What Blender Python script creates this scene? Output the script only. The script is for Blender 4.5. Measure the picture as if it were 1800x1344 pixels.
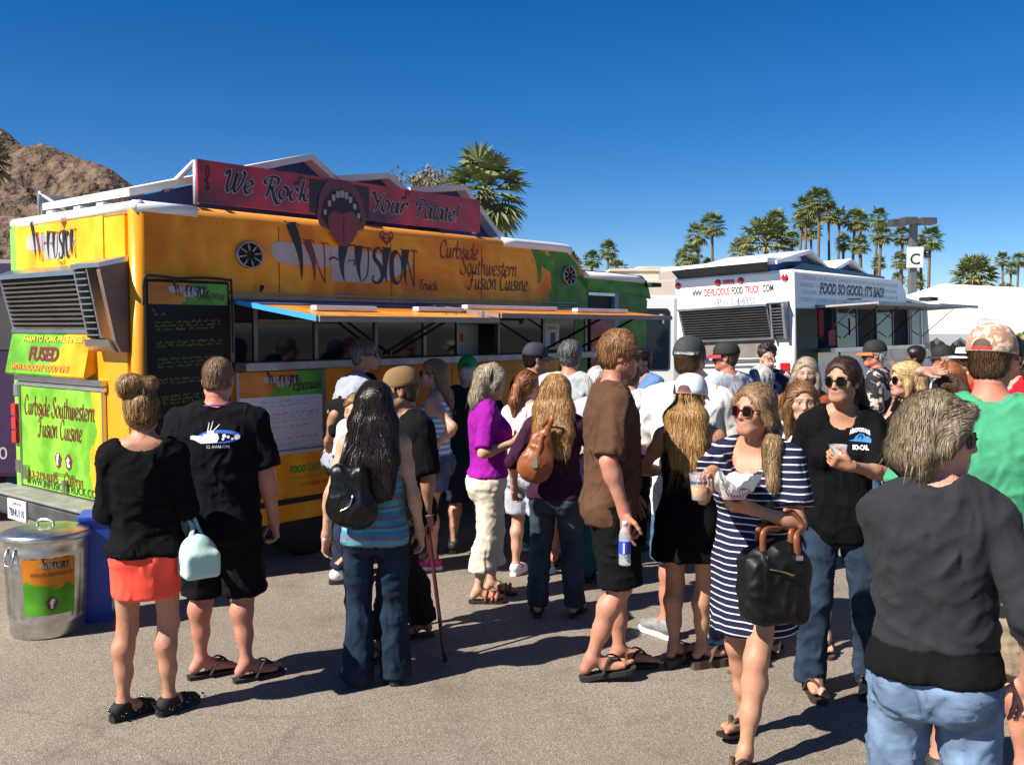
import bpy, bmesh, math, random
import numpy as np
from mathutils import Vector, Matrix
from mathutils.bvhtree import BVHTree
PI = math.pi
random.seed(7); rng = np.random.default_rng(7)
for o in list(bpy.data.objects): bpy.data.objects.remove(o)
SC = bpy.context.scene; COL = SC.collection
# ------------------------------------------------------------------ camera, sky, sun, exposure
cam = bpy.data.cameras.new('camera'); camo = bpy.data.objects.new('camera', cam); COL.objects.link(camo)
cam.sensor_width = 36; cam.lens = 36 * 1730 / 1800; cam.clip_end = 20000; cam.clip_start = 0.05
camo.location = (0, 0, 1.9); camo.rotation_euler = (PI/2 - math.atan(98/1730), 0, 0)
SC.camera = camo
SHADOW_AZ = math.radians(31); SUN_EL = math.radians(43)       # direction the shadows run (from +X towards +Y)
world = bpy.data.worlds.new('World'); SC.world = world; world.use_nodes = True
wn = world.node_tree; bg = wn.nodes['Background']
sky = wn.nodes.new('ShaderNodeTexSky'); sky.sky_type = 'NISHITA'; sky.sun_disc = False
sky.sun_elevation = SUN_EL
sky.sun_rotation = math.atan2(-math.cos(SHADOW_AZ), -math.sin(SHADOW_AZ))   # azimuth from +Y towards +X
sky.altitude = 0; sky.air_density = 0.7; sky.dust_density = 0.0; sky.ozone_density = 4.2
hs = wn.nodes.new('ShaderNodeHueSaturation'); hs.inputs['Saturation'].default_value = 1.34; hs.inputs['Hue'].default_value = 0.506
wn.links.new(sky.outputs[0], hs.inputs['Color']); wn.links.new(hs.outputs[0], bg.inputs[0])
bg.inputs[1].default_value = 0.061
sun = bpy.data.lights.new('sun', 'SUN'); sun.energy = 5.0; sun.angle = math.radians(0.53); sun.color = (1.0, 0.94, 0.85)
suno = bpy.data.objects.new('sun', sun); COL.objects.link(suno)
ldir = Vector((math.cos(SHADOW_AZ)*math.cos(SUN_EL), math.sin(SHADOW_AZ)*math.cos(SUN_EL), -math.sin(SUN_EL)))
suno.rotation_euler = ldir.to_track_quat('-Z', 'Y').to_euler(); suno.location = (-20, -14, 30)
vs = SC.view_settings; vs.view_transform = 'Standard'; vs.look = 'None'; vs.gamma = 1.0; vs.exposure = 0.92
SC.render.engine = 'CYCLES'; SC.cycles.use_denoising = True; SC.cycles.max_bounces = 6
# ------------------------------------------------------------------ materials
MATS = {}
def srgb(r, g, b):
    def f(c):
        c /= 255.0
        return c/12.92 if c <= 0.04045 else ((c+0.055)/1.055)**2.4
    return (f(r), f(g), f(b), 1)
def pm(name, col, rough=0.6, metal=0.0, var=0.12, vs=6.0, bump=0.0, bs=80.0, spec=0.5, coat=0.0, attr=None, stretch=(1,1,1), sss=0.0, sheen=0.0, bdist=0.01):
    """procedural Principled material: colour with soft noise variation and a fine bump"""
    if name in MATS: return MATS[name]
    m = bpy.data.materials.new(name); m.use_nodes = True; MATS[name] = m
    nt = m.node_tree; N = nt.nodes; L = nt.links; p = N['Principled BSDF']
    p.inputs['Roughness'].default_value = rough; p.inputs['Metallic'].default_value = metal
    p.inputs['Specular IOR Level'].default_value = spec; p.inputs['Coat Weight'].default_value = coat
    if sheen: p.inputs['Sheen Weight'].default_value = sheen
    if sss:
        p.inputs['Subsurface Weight'].default_value = sss
        p.inputs['Subsurface Radius'].default_value = (0.012, 0.004, 0.002); p.inputs['Subsurface Scale'].default_value = 1.0
    if len(col) == 3: col = (*col, 1)
    tc = N.new('ShaderNodeTexCoord'); mp = N.new('ShaderNodeMapping'); mp.inputs['Scale'].default_value = stretch
    L.new(tc.outputs['Object'], mp.inputs[0])
    src = None
    if attr:
        a = N.new('ShaderNodeVertexColor'); a.layer_name = attr; src = a.outputs[0]
    if var > 0:
        n = N.new('ShaderNodeTexNoise'); n.inputs['Scale'].default_value = vs; n.inputs['Detail'].default_value = 5
        L.new(mp.outputs[0], n.inputs['Vector'])
        r = N.new('ShaderNodeMapRange'); r.inputs['From Min'].default_value = 0.3; r.inputs['From Max'].default_value = 0.7
        r.inputs['To Min'].default_value = 1-var; r.inputs['To Max'].default_value = 1+var
        L.new(n.outputs[0], r.inputs[0])
        mx = N.new('ShaderNodeMix'); mx.data_type = 'RGBA'; mx.blend_type = 'MULTIPLY'; mx.inputs[0].default_value = 1
        if src: L.new(src, mx.inputs[6])
        else: mx.inputs[6].default_value = col
        L.new(r.outputs[0], mx.inputs[7]); L.new(mx.outputs[2], p.inputs['Base Color'])
    elif src: L.new(src, p.inputs['Base Color'])
    else: p.inputs['Base Color'].default_value = col
    if bump > 0:
        n2 = N.new('ShaderNodeTexNoise'); n2.inputs['Scale'].default_value = bs; n2.inputs['Detail'].default_value = 4
        L.new(mp.outputs[0], n2.inputs['Vector'])
        b = N.new('ShaderNodeBump'); b.inputs['Strength'].default_value = bump; b.inputs['Distance'].default_value = bdist
        L.new(n2.outputs[0], b.inputs['Height']); L.new(b.outputs[0], p.inputs['Normal'])
    return m
def nodes_of(m): return m.node_tree.nodes, m.node_tree.links, m.node_tree.nodes['Principled BSDF']
# ------------------------------------------------------------------ objects
def tag(o, label=None, cat=None, group=None, kind=None):
    if label: o['label'] = label
    if cat: o['category'] = cat
    if group: o['group'] = group
    if kind: o['kind'] = kind
    return o
def empty(name, loc=(0,0,0), rz=0.0, label=None, cat=None, group=None, parent=None):
    o = bpy.data.objects.new(name, None); COL.objects.link(o); o.location = loc; o.rotation_euler = (0,0,rz)
    o.empty_display_size = 0.1
    if parent: o.parent = parent
    return tag(o, label, cat, group)
def link(name, me, parent=None, loc=None, rot=None):
    o = bpy.data.objects.new(name, me); COL.objects.link(o)
    if parent is not None: o.parent = parent
    if loc is not None: o.location = loc
    if rot is not None: o.rotation_euler = rot
    return o
def mesh_np(name, V, F, mat=None, smooth=False):
    """V (n,3) array, F list of faces or (m,k) array"""
    me = bpy.data.meshes.new(name)
    if isinstance(F, np.ndarray):
        me.vertices.add(len(V)); me.vertices.foreach_set('co', np.asarray(V, dtype=np.float32).ravel())
        k = F.shape[1]; me.loops.add(F.size); me.loops.foreach_set('vertex_index', F.astype(np.int32).ravel())
        me.polygons.add(len(F)); me.polygons.foreach_set('loop_start', np.arange(len(F), dtype=np.int32)*k)
        me.update(calc_edges=True)
    else:
        me.from_pydata([tuple(v) for v in V], [], [tuple(f) for f in F]); me.update()
    if smooth: me.polygons.foreach_set('use_smooth', np.ones(len(me.polygons), dtype=bool))
    for m in (mat if isinstance(mat, (list, tuple)) else [mat]):
        if m: me.materials.append(m)
    return me
class MB:
    """collects simple shapes, then builds ONE mesh object"""
    def __init__(s): s.v = []; s.f = []; s.sm = []; s.mi = []; s.cur = 0
    def add(s, V, F, smooth=False):
        b = len(s.v); s.v += [tuple(map(float, p)) for p in V]
        for f in F: s.f.append(tuple(b+i for i in f)); s.sm.append(smooth); s.mi.append(s.cur)
        return s
    def box(s, x0, x1, y0, y1, z0, z1, ch=0.0):
        if ch <= 0:
            V = [(x,y,z) for z in (z0,z1) for y in (y0,y1) for x in (x0,x1)]
            return s.add(V, [(0,2,3,1),(4,5,7,6),(0,1,5,4),(2,6,7,3),(0,4,6,2),(1,3,7,5)])
        bm = bmesh.new(); bmesh.ops.create_cube(bm, size=1)
        for v in bm.verts: v.co = Vector(((x0+x1)/2+v.co.x*(x1-x0), (y0+y1)/2+v.co.y*(y1-y0), (z0+z1)/2+v.co.z*(z1-z0)))
        bmesh.ops.bevel(bm, geom=list(bm.edges), offset=min(ch, 0.45*min(x1-x0,y1-y0,z1-z0)), segments=2, affect='EDGES', profile=0.6)
        bm.verts.index_update(); V = [v.co[:] for v in bm.verts]; F = [[v.index for v in f.verts] for f in bm.faces]; bm.free()
        return s.add(V, F)
    def tube(s, pts, r, n=8, cap=True, flat=None):
        """sweep along points; r number or list; flat=(width_scale, up) for straps"""
        P = [Vector(p) for p in pts]; R = r if isinstance(r, (list, tuple)) else [r]*len(P)
        V = []; up = Vector((0,0,1)) if flat is None else Vector(flat[1])
        prev = None
        for i, p in enumerate(P):
            t = (P[min(i+1,len(P)-1)]-P[max(i-1,0)]).normalized()
            if flat is None:
                a = (prev - t*prev.dot(t)) if prev is not None else (t.orthogonal())
                if a.length < 1e-6: a = t.orthogonal()
                a.normalize(); prev = a
            else:
                a = up - t*up.dot(t)
                if a.length < 1e-6: a = t.orthogonal()
                a.normalize()
            b = t.cross(a)
            ws = flat[0] if flat else 1
            for k in range(n):
                an = 2*PI*k/n; V.append(p + (a*math.cos(an) + b*math.sin(an)*ws)*R[i])
        F = []
        for i in range(len(P)-1):
            for k in range(n): F.append((i*n+k, i*n+(k+1)%n, (i+1)*n+(k+1)%n, (i+1)*n+k))
        if cap: F.append(tuple(range(n))[::-1]); F.append(tuple((len(P)-1)*n+k for k in range(n)))
        return s.add(V, F, True)
    def lathe(s, prof, n=24, c=(0,0,0), axis='z', cap=True):
        V = []; F = []
        for r, z in prof:
            for k in range(n):
                a = 2*PI*k/n; x, y = r*math.cos(a), r*math.sin(a)
                q = (x,y,z) if axis == 'z' else ((x,z,y) if axis == 'y' else (z,x,y))
                V.append((c[0]+q[0], c[1]+q[1], c[2]+q[2]))
        m = len(prof)
        for i in range(m-1):
            for k in range(n): F.append((i*n+k, i*n+(k+1)%n, (i+1)*n+(k+1)%n, (i+1)*n+k))
        if cap: F.append(tuple(range(n))[::-1]); F.append(tuple((m-1)*n+k for k in range(n)))
        return s.add(V, F, True)
    def prism(s, poly, d0, d1, plane='xz'):
        """polygon (a,b) extruded from d0 to d1 along the third axis"""
        n = len(poly)
        def q(a, b, d): return (a, d, b) if plane == 'xz' else ((d, a, b) if plane == 'yz' else (a, b, d))
        V = [q(a,b,d0) for a,b in poly] + [q(a,b,d1) for a,b in poly]
        F = [tuple(range(n)), tuple(range(2*n-1, n-1, -1))] + [(i, (i+1)%n+0, (i+1)%n+n, i+n) for i in range(n)]
        return s.add(V, F)
    def loft(s, rings, smooth=True, cap=True, closed=True):
        n = len(rings[0]); V = [p for r in rings for p in r]; F = []
        for i in range(len(rings)-1):
            for k in range(n if closed else n-1): F.append((i*n+k, i*n+(k+1)%n, (i+1)*n+(k+1)%n, (i+1)*n+k))
        if cap and closed: F.append(tuple(range(n))[::-1]); F.append(tuple((len(rings)-1)*n+k for k in range(n)))
        return s.add(V, F, smooth)
    def build(s, name, mat, parent=None, loc=None, rot=None):
        me = bpy.data.meshes.new(name); me.from_pydata(s.v, [], s.f)
        for m in (mat if isinstance(mat, (list, tuple)) else [mat]): me.materials.append(m)
        if len(me.polygons) == len(s.sm):
            me.polygons.foreach_set('use_smooth', s.sm); me.polygons.foreach_set('material_index', s.mi)
        bm = bmesh.new(); bm.from_mesh(me); bmesh.ops.recalc_face_normals(bm, faces=bm.faces); bm.to_mesh(me); bm.free()
        me.update()
        return link(name, me, parent, loc, rot)
def bez(pts, n=8):
    """Catmull-Rom through points -> smooth list"""
    P = [np.array(p, float) for p in pts]
    if len(P) < 3:
        return [P[0] + (P[-1]-P[0])*t for t in np.linspace(0, 1, n)]
    Q = [2*P[0]-P[1]] + P + [2*P[-1]-P[-2]]; out = []
    for i in range(1, len(Q)-2):
        for t in np.linspace(0, 1, n, endpoint=False):
            a, b, c, d = Q[i-1], Q[i], Q[i+1], Q[i+2]
            out.append(0.5*((2*b)+(c-a)*t+(2*a-5*b+4*c-d)*t*t+(3*b-a-3*c+d)*t**3))
    out.append(P[-1]); return out
# ------------------------------------------------------------------ lettering
def font_mesh(txt, size=1.0, shear=0.0, bold=0.0, align='LEFT', space=1.0, xs=1.0):
    """2-D mesh of a text in the built-in typeface: (V (n,2), faces)"""
    cu = bpy.data.curves.new('t', 'FONT'); cu.body = txt; cu.size = size; cu.shear = shear; cu.offset = bold
    cu.align_x = align; cu.space_character = space; cu.resolution_u = 3; cu.fill_mode = 'FRONT'
    ob = bpy.data.objects.new('t', cu); COL.objects.link(ob)
    dg = bpy.context.evaluated_depsgraph_get(); me = bpy.data.meshes.new_from_object(ob.evaluated_get(dg))
    V = np.array([v.co[:2] for v in me.vertices]).reshape(-1, 2); F = [tuple(p.vertices) for p in me.polygons]
    bpy.data.objects.remove(ob); bpy.data.curves.remove(cu); bpy.data.meshes.remove(me)
    if len(V): V[:,0] *= xs
    return V, F
def ribbon(pts, widths):
    """2-D stroke with a width at each point -> V, F"""
    P = np.array(pts, float); T = np.gradient(P, axis=0); T /= np.maximum(np.linalg.norm(T, axis=1, keepdims=True), 1e-9)
    Nn = np.stack([-T[:,1], T[:,0]], 1); W = np.asarray(widths, float)[:,None]/2
    V = np.concatenate([P+Nn*W, P-Nn*W]); n = len(P)
    return V, [(i, i+1, n+i+1, n+i) for i in range(n-1)]
GL = {
 'a':(1.0,[[(.78,.8),(.48,1.0),(.14,.72),(.1,.28),(.32,0),(.62,.25),(.78,.85)],[(.82,1.0),(.77,.4),(.85,.04),(1.02,.12)]]),
 'b':(.98,[[(.24,1.7),(.17,.9),(.15,.25),(.42,0),(.78,.25),(.8,.72),(.52,1.0),(.2,.65)]]),
 'c':(.82,[[(.75,.75),(.52,1.0),(.17,.75),(.12,.3),(.36,0),(.78,.22)]]),
 'd':(1.05,[[(.78,.8),(.48,1.0),(.14,.72),(.1,.28),(.32,0),(.62,.25),(.78,.85)],[(.92,1.7),(.82,.9),(.78,.35),(.87,.04),(1.05,.12)]]),
 'e':(.84,[[(.14,.45),(.55,.56),(.7,.8),(.48,1.0),(.17,.75),(.12,.3),(.4,0),(.8,.24)]]),
 'h':(1.0,[[(.26,1.7),(.2,.9),(.15,0)],[(.18,.5),(.42,.95),(.68,.95),(.72,.6),(.7,.15),(.92,.08)]]),
 'i':(.46,[[(.22,1.0),(.18,.4),(.25,.04),(.44,.14)],[(.27,1.33),(.29,1.4)]]),
 'k':(.92,[[(.26,1.7),(.2,.9),(.15,0)],[(.75,.95),(.5,.62),(.2,.48)],[(.4,.55),(.62,.1),(.92,.14)]]),
 'l':(.46,[[(.28,1.7),(.2,.8),(.24,.05),(.44,.14)]]),
 'n':(1.0,[[(.22,1.0),(.15,0)],[(.18,.5),(.42,.95),(.68,.95),(.72,.6),(.7,.15),(.92,.08)]]),
 'o':(.92,[[(.5,1.0),(.17,.75),(.12,.3),(.4,0),(.75,.28),(.78,.72),(.5,1.0),(.4,.98)]]),
 'p':(.98,[[(.24,1.0),(.17,.3),(.08,-.6)],[(.2,.6),(.48,1.0),(.78,.8),(.78,.35),(.5,0),(.2,.15)]]),
 'r':(.7,[[(.22,1.0),(.15,0)],[(.18,.5),(.42,.95),(.64,.98),(.64,.76)]]),
 's':(.74,[[(.62,.82),(.42,1.0),(.2,.8),(.32,.58),(.56,.42),(.6,.16),(.35,0),(.08,.16)]]),
 't':(.6,[[(.33,1.4),(.24,.5),(.32,.03),(.56,.14)],[(.04,.97),(.56,1.02)]]),
 'u':(1.0,[[(.22,1.0),(.17,.35),(.33,0),(.62,.25),(.75,.9)],[(.79,1.0),(.73,.35),(.81,.04),(.98,.12)]]),
 'w':(1.3,[[(.18,1.0),(.17,.3),(.33,0),(.58,.3),(.65,.9)],[(.67,1),(.64,.3),(.8,0),(1.08,.35),(1.1,1.0)]]),
 '!':(.6,[[(.4,1.7),(.3,1.1),(.22,.5)],[(.17,.04),(.19,.12)]]),
 'C':(1.12,[[(1.02,1.2),(.95,1.5),(.7,1.66),(.35,1.4),(.16,.75),(.34,.12),(.75,0),(1.08,.3)]]),
 'S':(1.02,[[(.92,1.3),(.85,1.58),(.6,1.66),(.34,1.4),(.46,1.0),(.76,.7),(.8,.28),(.5,-.05),(.12,.02),(-.05,.3),(.1,.4)]]),
 'F':(1.05,[[(.6,1.55),(.5,.8),(.36,.1),(.1,-.08),(-.08,.15)],[(.06,1.15),(.12,1.45),(.5,1.62),(1.12,1.6)],[(.25,.84),(.84,.88)]]),
 'W':(1.62,[[(.05,1.2),(.2,1.6),(.36,1.3),(.3,.45),(.46,0),(.78,.4),(.95,1.5)],[(.95,1.5),(.88,.45),(1.04,0),(1.36,.5),(1.56,1.4),(1.35,1.62)]]),
 'R':(1.2,[[(.5,1.55),(.4,.7),(.32,0)],[(.15,1.0),(-.05,1.2),(.12,1.52),(.55,1.66),(.98,1.55),(1.06,1.2),(.82,.9),(.42,.8)],[(.55,.84),(.8,.4),(1.0,-.05),(1.35,-.42),(1.62,-.22)]]),
 'Y':(1.05,[[(-.05,1.3),(.12,1.62),(.34,1.25),(.5,.9),(.68,.8)],[(1.12,1.62),(.74,.8),(.5,.0)]]),
 'P':(1.1,[[(.5,1.55),(.4,.7),(.3,0)],[(.15,1.0),(-.05,1.2),(.12,1.52),(.55,1.66),(.98,1.55),(1.06,1.2),(.82,.9),(.42,.8)]]),
 'T':(1.0,[[(.0,1.25),(.16,1.5),(.66,1.55),(1.1,1.66)],[(.64,1.55),(.5,.6),(.36,0)]]),
 'M':(1.5,[[(-.1,.2),(.1,.0),(.36,.8),(.48,1.5)],[(.48,1.5),(.6,.8),(.74,.2)],[(.74,.2),(1.0,.9),(1.28,1.58)],[(1.28,1.58),(1.2,.7),(1.24,.1),(1.45,.14)]]),
 ' ':(.55,[]),
}
def script_mesh(txt, xh, bold=.24, thin=.08, shear=.28, grow=0.0, track=0.0):
    """hand-drawn brush script: xh = x-height in metres; returns V (n,2), F, width"""
    V = []; F = []; x = 0.0
    for ch in txt:
        adv, strokes = GL.get(ch, (.8, []))
        for st in strokes:
            P = np.array(bez(st, 7)); T = np.gradient(P, axis=0); th = np.arctan2(T[:,1], T[:,0])
            W = thin + (bold-thin)*np.abs(np.sin(th-math.radians(38)))**1.3 + grow
            n = len(P); tap = np.minimum(1, np.minimum(np.arange(n), n-1-np.arange(n))/2.0+.55); W = W*tap + grow*(1-tap)
            if grow:   # lengthen the ends so that the outline closes round them
                P[0] -= T[0]/max(np.linalg.norm(T[0]),1e-6)*grow*.5; P[-1] += T[-1]/max(np.linalg.norm(T[-1]),1e-6)*grow*.5
            v, f = ribbon(P, W); v[:,0] += v[:,1]*shear; v[:,0] += x
            b = len(V); V += v.tolist(); F += [tuple(b+i for i in q) for q in f]
        x += adv + track
    return np.array(V)*xh, F, x*xh
def place2d(V, F, mapf, name, mat, parent):
    """put a 2-D print on a surface: mapf(a, b) -> point"""
    P = [mapf(a, b) for a, b in V]
    return link(name, mesh_np(name, P, F, mat), parent)
# ------------------------------------------------------------------ signed-distance modelling for bodies, hair, cloth and bags
def v3(*a): return np.array(a, dtype=np.float64)
class Prim:
    __slots__ = ('lo','hi','f','k','op')
    def __init__(s, lo, hi, f, k=0.02, op='u'): s.lo = np.array(lo); s.hi = np.array(hi); s.f = f; s.k = k; s.op = op
def cone(a, b, ra, rb, k=0.02, op='u'):
    a = np.array(a, float); b = np.array(b, float); ba = b-a; L2 = max(float(ba@ba), 1e-9); R = max(ra, rb)
    def f(X, Y, Z):
        px, py, pz = X-a[0], Y-a[1], Z-a[2]
        t = np.clip((px*ba[0]+py*ba[1]+pz*ba[2])/L2, 0, 1)
        return np.sqrt((px-t*ba[0])**2+(py-t*ba[1])**2+(pz-t*ba[2])**2) - (ra+(rb-ra)*t)
    return Prim(np.minimum(a,b)-R, np.maximum(a,b)+R, f, k, op)
def ell(c, r, k=0.02, M=None, op='u'):
    """ellipsoid; M (3x3) maps world offsets to its own axes"""
    c = np.array(c, float); r = np.array(r, float); R = r.max() if M is not None else r; rm = r.min()
    def f(X, Y, Z):
        px, py, pz = X-c[0], Y-c[1], Z-c[2]
        if M is not None: px, py, pz = (M[0,0]*px+M[0,1]*py+M[0,2]*pz, M[1,0]*px+M[1,1]*py+M[1,2]*pz, M[2,0]*px+M[2,1]*py+M[2,2]*pz)
        q = np.sqrt((px/r[0])**2+(py/r[1])**2+(pz/r[2])**2)
        g = np.sqrt((px/r[0]**2)**2+(py/r[1]**2)**2+(pz/r[2]**2)**2)
        return q*(q-1)/np.maximum(g, 1e-6)
    return Prim(c-R, c+R, f, k, op)
def rbox(c, h, rad, k=0.02, M=None, op='u'):
    c = np.array(c, float); h = np.array(h, float); R = np.linalg.norm(h) if M is not None else h
    def f(X, Y, Z):
        px, py, pz = X-c[0], Y-c[1], Z-c[2]
        if M is not None: px, py, pz = (M[0,0]*px+M[0,1]*py+M[0,2]*pz, M[1,0]*px+M[1,1]*py+M[1,2]*pz, M[2,0]*px+M[2,1]*py+M[2,2]*pz)
        qx, qy, qz = np.abs(px)-h[0]+rad, np.abs(py)-h[1]+rad, np.abs(pz)-h[2]+rad
        return np.sqrt(np.maximum(qx,0)**2+np.maximum(qy,0)**2+np.maximum(qz,0)**2)+np.minimum(np.maximum(qx,np.maximum(qy,qz)),0)-rad
    return Prim(c-R, c+R, f, k, op)
def plane(n, d, k=0.0, op='i'):
    """keep n.p <= d (op i)"""
    n = np.array(n, float); n = n/np.linalg.norm(n)
    return Prim((-9,)*3, (9,)*3, lambda X, Y, Z: n[0]*X+n[1]*Y+n[2]*Z-d, k, op)
def spine_loft(zs, ax, by, cx, cy, k=0.03, power=2.3, op='u'):
    """torso-like loft: half-widths ax, half-depths by and centre cx, cy as functions of z"""
    zs = np.array(zs, float); ax = np.array(ax, float); by = np.array(by, float); cx = np.array(cx, float)*np.ones_like(zs); cy = np.array(cy, float)*np.ones_like(zs)
    zz = np.linspace(zs[0], zs[-1], 60)
    def sm(v):
        w = np.interp(zz, zs, v); kk = np.array([1,2,3,2,1.])/9; p = np.pad(w, 2, mode='edge'); return np.convolve(p, kk, 'valid')
    A, B, CX, CY = sm(ax), sm(by), sm(cx), sm(cy)
    def f(X, Y, Z):
        z = Z[0,0,:] if Z.ndim == 3 else Z
        a, b, u, v = (np.interp(z, zz, q) for q in (A, B, CX, CY))
        q = (np.abs((X-u)/a)**power + np.abs((Y-v)/b)**power)**(1/power)
        d = (q-1)*np.minimum(a, b)
        e = np.maximum(zs[0]-z, z-zs[-1])
        return np.where(e > -0.02, np.maximum(d, e), d) if True else d
    m = max(ax.max(), by.max())
    return Prim((cx.min()-ax.max(), cy.min()-by.max(), zs[0]), (cx.max()+ax.max(), cy.max()+by.max(), zs[-1]), f, k, op)
def evaluate(prims, lo, hi, vox):
    lo = np.array(lo, float); n = np.maximum(np.ceil((np.array(hi)-lo)/vox).astype(int)+1, 3)
    ax = [lo[i]+np.arange(n[i])*vox for i in range(3)]
    D = np.full(n, 0.5, dtype=np.float32)
    for p in prims:
        pad = p.k+3*vox
        s = [max(0, int((p.lo[i]-pad-lo[i])/vox)) for i in range(3)]; e = [min(n[i], int((p.hi[i]+pad-lo[i])/vox)+2) for i in range(3)]
        if p.op == 'i': s, e = [0,0,0], list(n)
        if any(s[i] >= e[i] for i in range(3)): continue
        X, Y, Z = np.meshgrid(*[ax[i][s[i]:e[i]] for i in range(3)], indexing='ij', sparse=True)
        X, Y, Z = X, Y, np.broadcast_to(Z, (1,1,Z.shape[2])) 
        d = p.f(X, Y, Z).astype(np.float32)
        sl = tuple(slice(s[i], e[i]) for i in range(3)); a = D[sl]
        if d.shape != a.shape: d = np.broadcast_to(d, a.shape)
        if p.op == 'u':
            h = np.maximum(p.k-np.abs(a-d), 0)/max(p.k, 1e-6); D[sl] = np.minimum(a, d)-h*h*p.k*0.25
        elif p.op == 's':
            h = np.maximum(p.k-np.abs(a+d), 0)/max(p.k, 1e-6); D[sl] = np.maximum(a, -d)+h*h*p.k*0.25
        else: D[sl] = np.maximum(a, d)
    return D, lo
def surface_net(D, lo, vox):
    S = D < 0
    c = np.zeros(tuple(x-1 for x in D.shape), dtype=np.int8)
    for i in (0,1):
        for j in (0,1):
            for k in (0,1): c += S[i:D.shape[0]-1+i, j:D.shape[1]-1+j, k:D.shape[2]-1+k]
    act = (c > 0) & (c < 8); idx = np.full(c.shape, -1, dtype=np.int64); cells = np.argwhere(act)
    if len(cells) == 0: return np.zeros((0,3)), np.zeros((0,4), int)
    idx[act] = np.arange(len(cells))
    acc = np.zeros((len(cells),3)); cnt = np.zeros(len(cells))
    g = lambda o: D[cells[:,0]+o[0], cells[:,1]+o[1], cells[:,2]+o[2]]
    cor = {(i,j,k): g((i,j,k)) for i in (0,1) for j in (0,1) for k in (0,1)}
    for axis in range(3):
        for u in (0,1):
            for w in (0,1):
                o0 = [0,0,0]; oth = [a for a in range(3) if a != axis]; o0[oth[0]] = u; o0[oth[1]] = w; o1 = list(o0); o1[axis] = 1
                a, b = cor[tuple(o0)], cor[tuple(o1)]; m = (a < 0) != (b < 0)
                t = a[m]/(a[m]-b[m]); P = np.tile(np.array(o0, float), (m.sum(),1)); P[:,axis] = t
                acc[m] += P; cnt[m] += 1
    V = (cells+acc/cnt[:,None])*vox+lo
    F = []
    for axis in range(3):
        o = [a for a in range(3) if a != axis]
        sl0 = [slice(None)]*3; sl1 = [slice(None)]*3; sl0[axis] = slice(0,-1); sl1[axis] = slice(1,None)
        for a in o: sl0[a] = slice(1,-1); sl1[a] = slice(1,-1)
        s0, s1 = S[tuple(sl0)], S[tuple(sl1)]; e = np.argwhere(s0 != s1)
        if len(e) == 0: continue
        flip = s0[tuple(e.T)]
        base = e.copy(); base[:,o[0]] += 1; base[:,o[1]] += 1
        q = []
        for du, dw in ((-1,-1),(0,-1),(0,0),(-1,0)):
            c2 = base.copy(); c2[:,o[0]] += du; c2[:,o[1]] += dw; q.append(idx[c2[:,0], c2[:,1], c2[:,2]])
        q = np.stack(q, 1)
        fl = flip if axis != 1 else ~flip
        q[~fl] = q[~fl][:,::-1]; F.append(q)
    return V, np.concatenate(F)
def sdf_mesh(prims, lo, hi, vox): 
    D, l = evaluate(prims, lo, hi, vox); return surface_net(D, l, vox)
def bounds(prims, pad=0.03):
    P = [p for p in prims if p.op == 'u']
    return np.min([p.lo for p in P], 0)-pad, np.max([p.hi for p in P], 0)+pad
def vnormals(V, F):
    n = np.cross(V[F[:,2]]-V[F[:,0]], V[F[:,3]]-V[F[:,1]]); N = np.zeros_like(V)
    for k in range(4): np.add.at(N, F[:,k], n)
    return N/np.maximum(np.linalg.norm(N, axis=1, keepdims=True), 1e-12)
def relax(V, F, it=1, w=0.5):
    E = np.concatenate([F[:,[0,1]],F[:,[1,2]],F[:,[2,3]],F[:,[3,0]]])
    for _ in range(it):
        S = np.zeros_like(V); c = np.zeros(len(V))
        for i in range(3): S[:,i] = np.bincount(E[:,0], V[E[:,1],i], len(V)) + np.bincount(E[:,1], V[E[:,0],i], len(V))
        c = np.bincount(E[:,0], minlength=len(V)) + np.bincount(E[:,1], minlength=len(V))
        V = V*(1-w) + w*S/np.maximum(c,1)[:,None]
    return V
_tab = np.random.default_rng(3).random((64,64,64))*2-1
def noise3(P):
    """value noise, P (n,3)"""
    i = np.floor(P).astype(int); f = P-i; f = f*f*(3-2*f); r = 0
    for a in (0,1):
        for b in (0,1):
            for c in (0,1):
                w = (f[:,0] if a else 1-f[:,0])*(f[:,1] if b else 1-f[:,1])*(f[:,2] if c else 1-f[:,2])
                r = r + w*_tab[(i[:,0]+a)&63, (i[:,1]+b)&63, (i[:,2]+c)&63]
    return r
def fbm(P, oct=3):
    r = 0; a = 1; 
    for k in range(oct): r = r + a*noise3(P*(2**k)+17.3*k); a *= 0.5
    return r
def keep_faces(V, F, mask):
    F = F[mask[F].all(1)] if len(F) else F
    used = np.zeros(len(V), bool); used[F.ravel()] = True; m = np.cumsum(used)-1
    return V[used], m[F]
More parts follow.
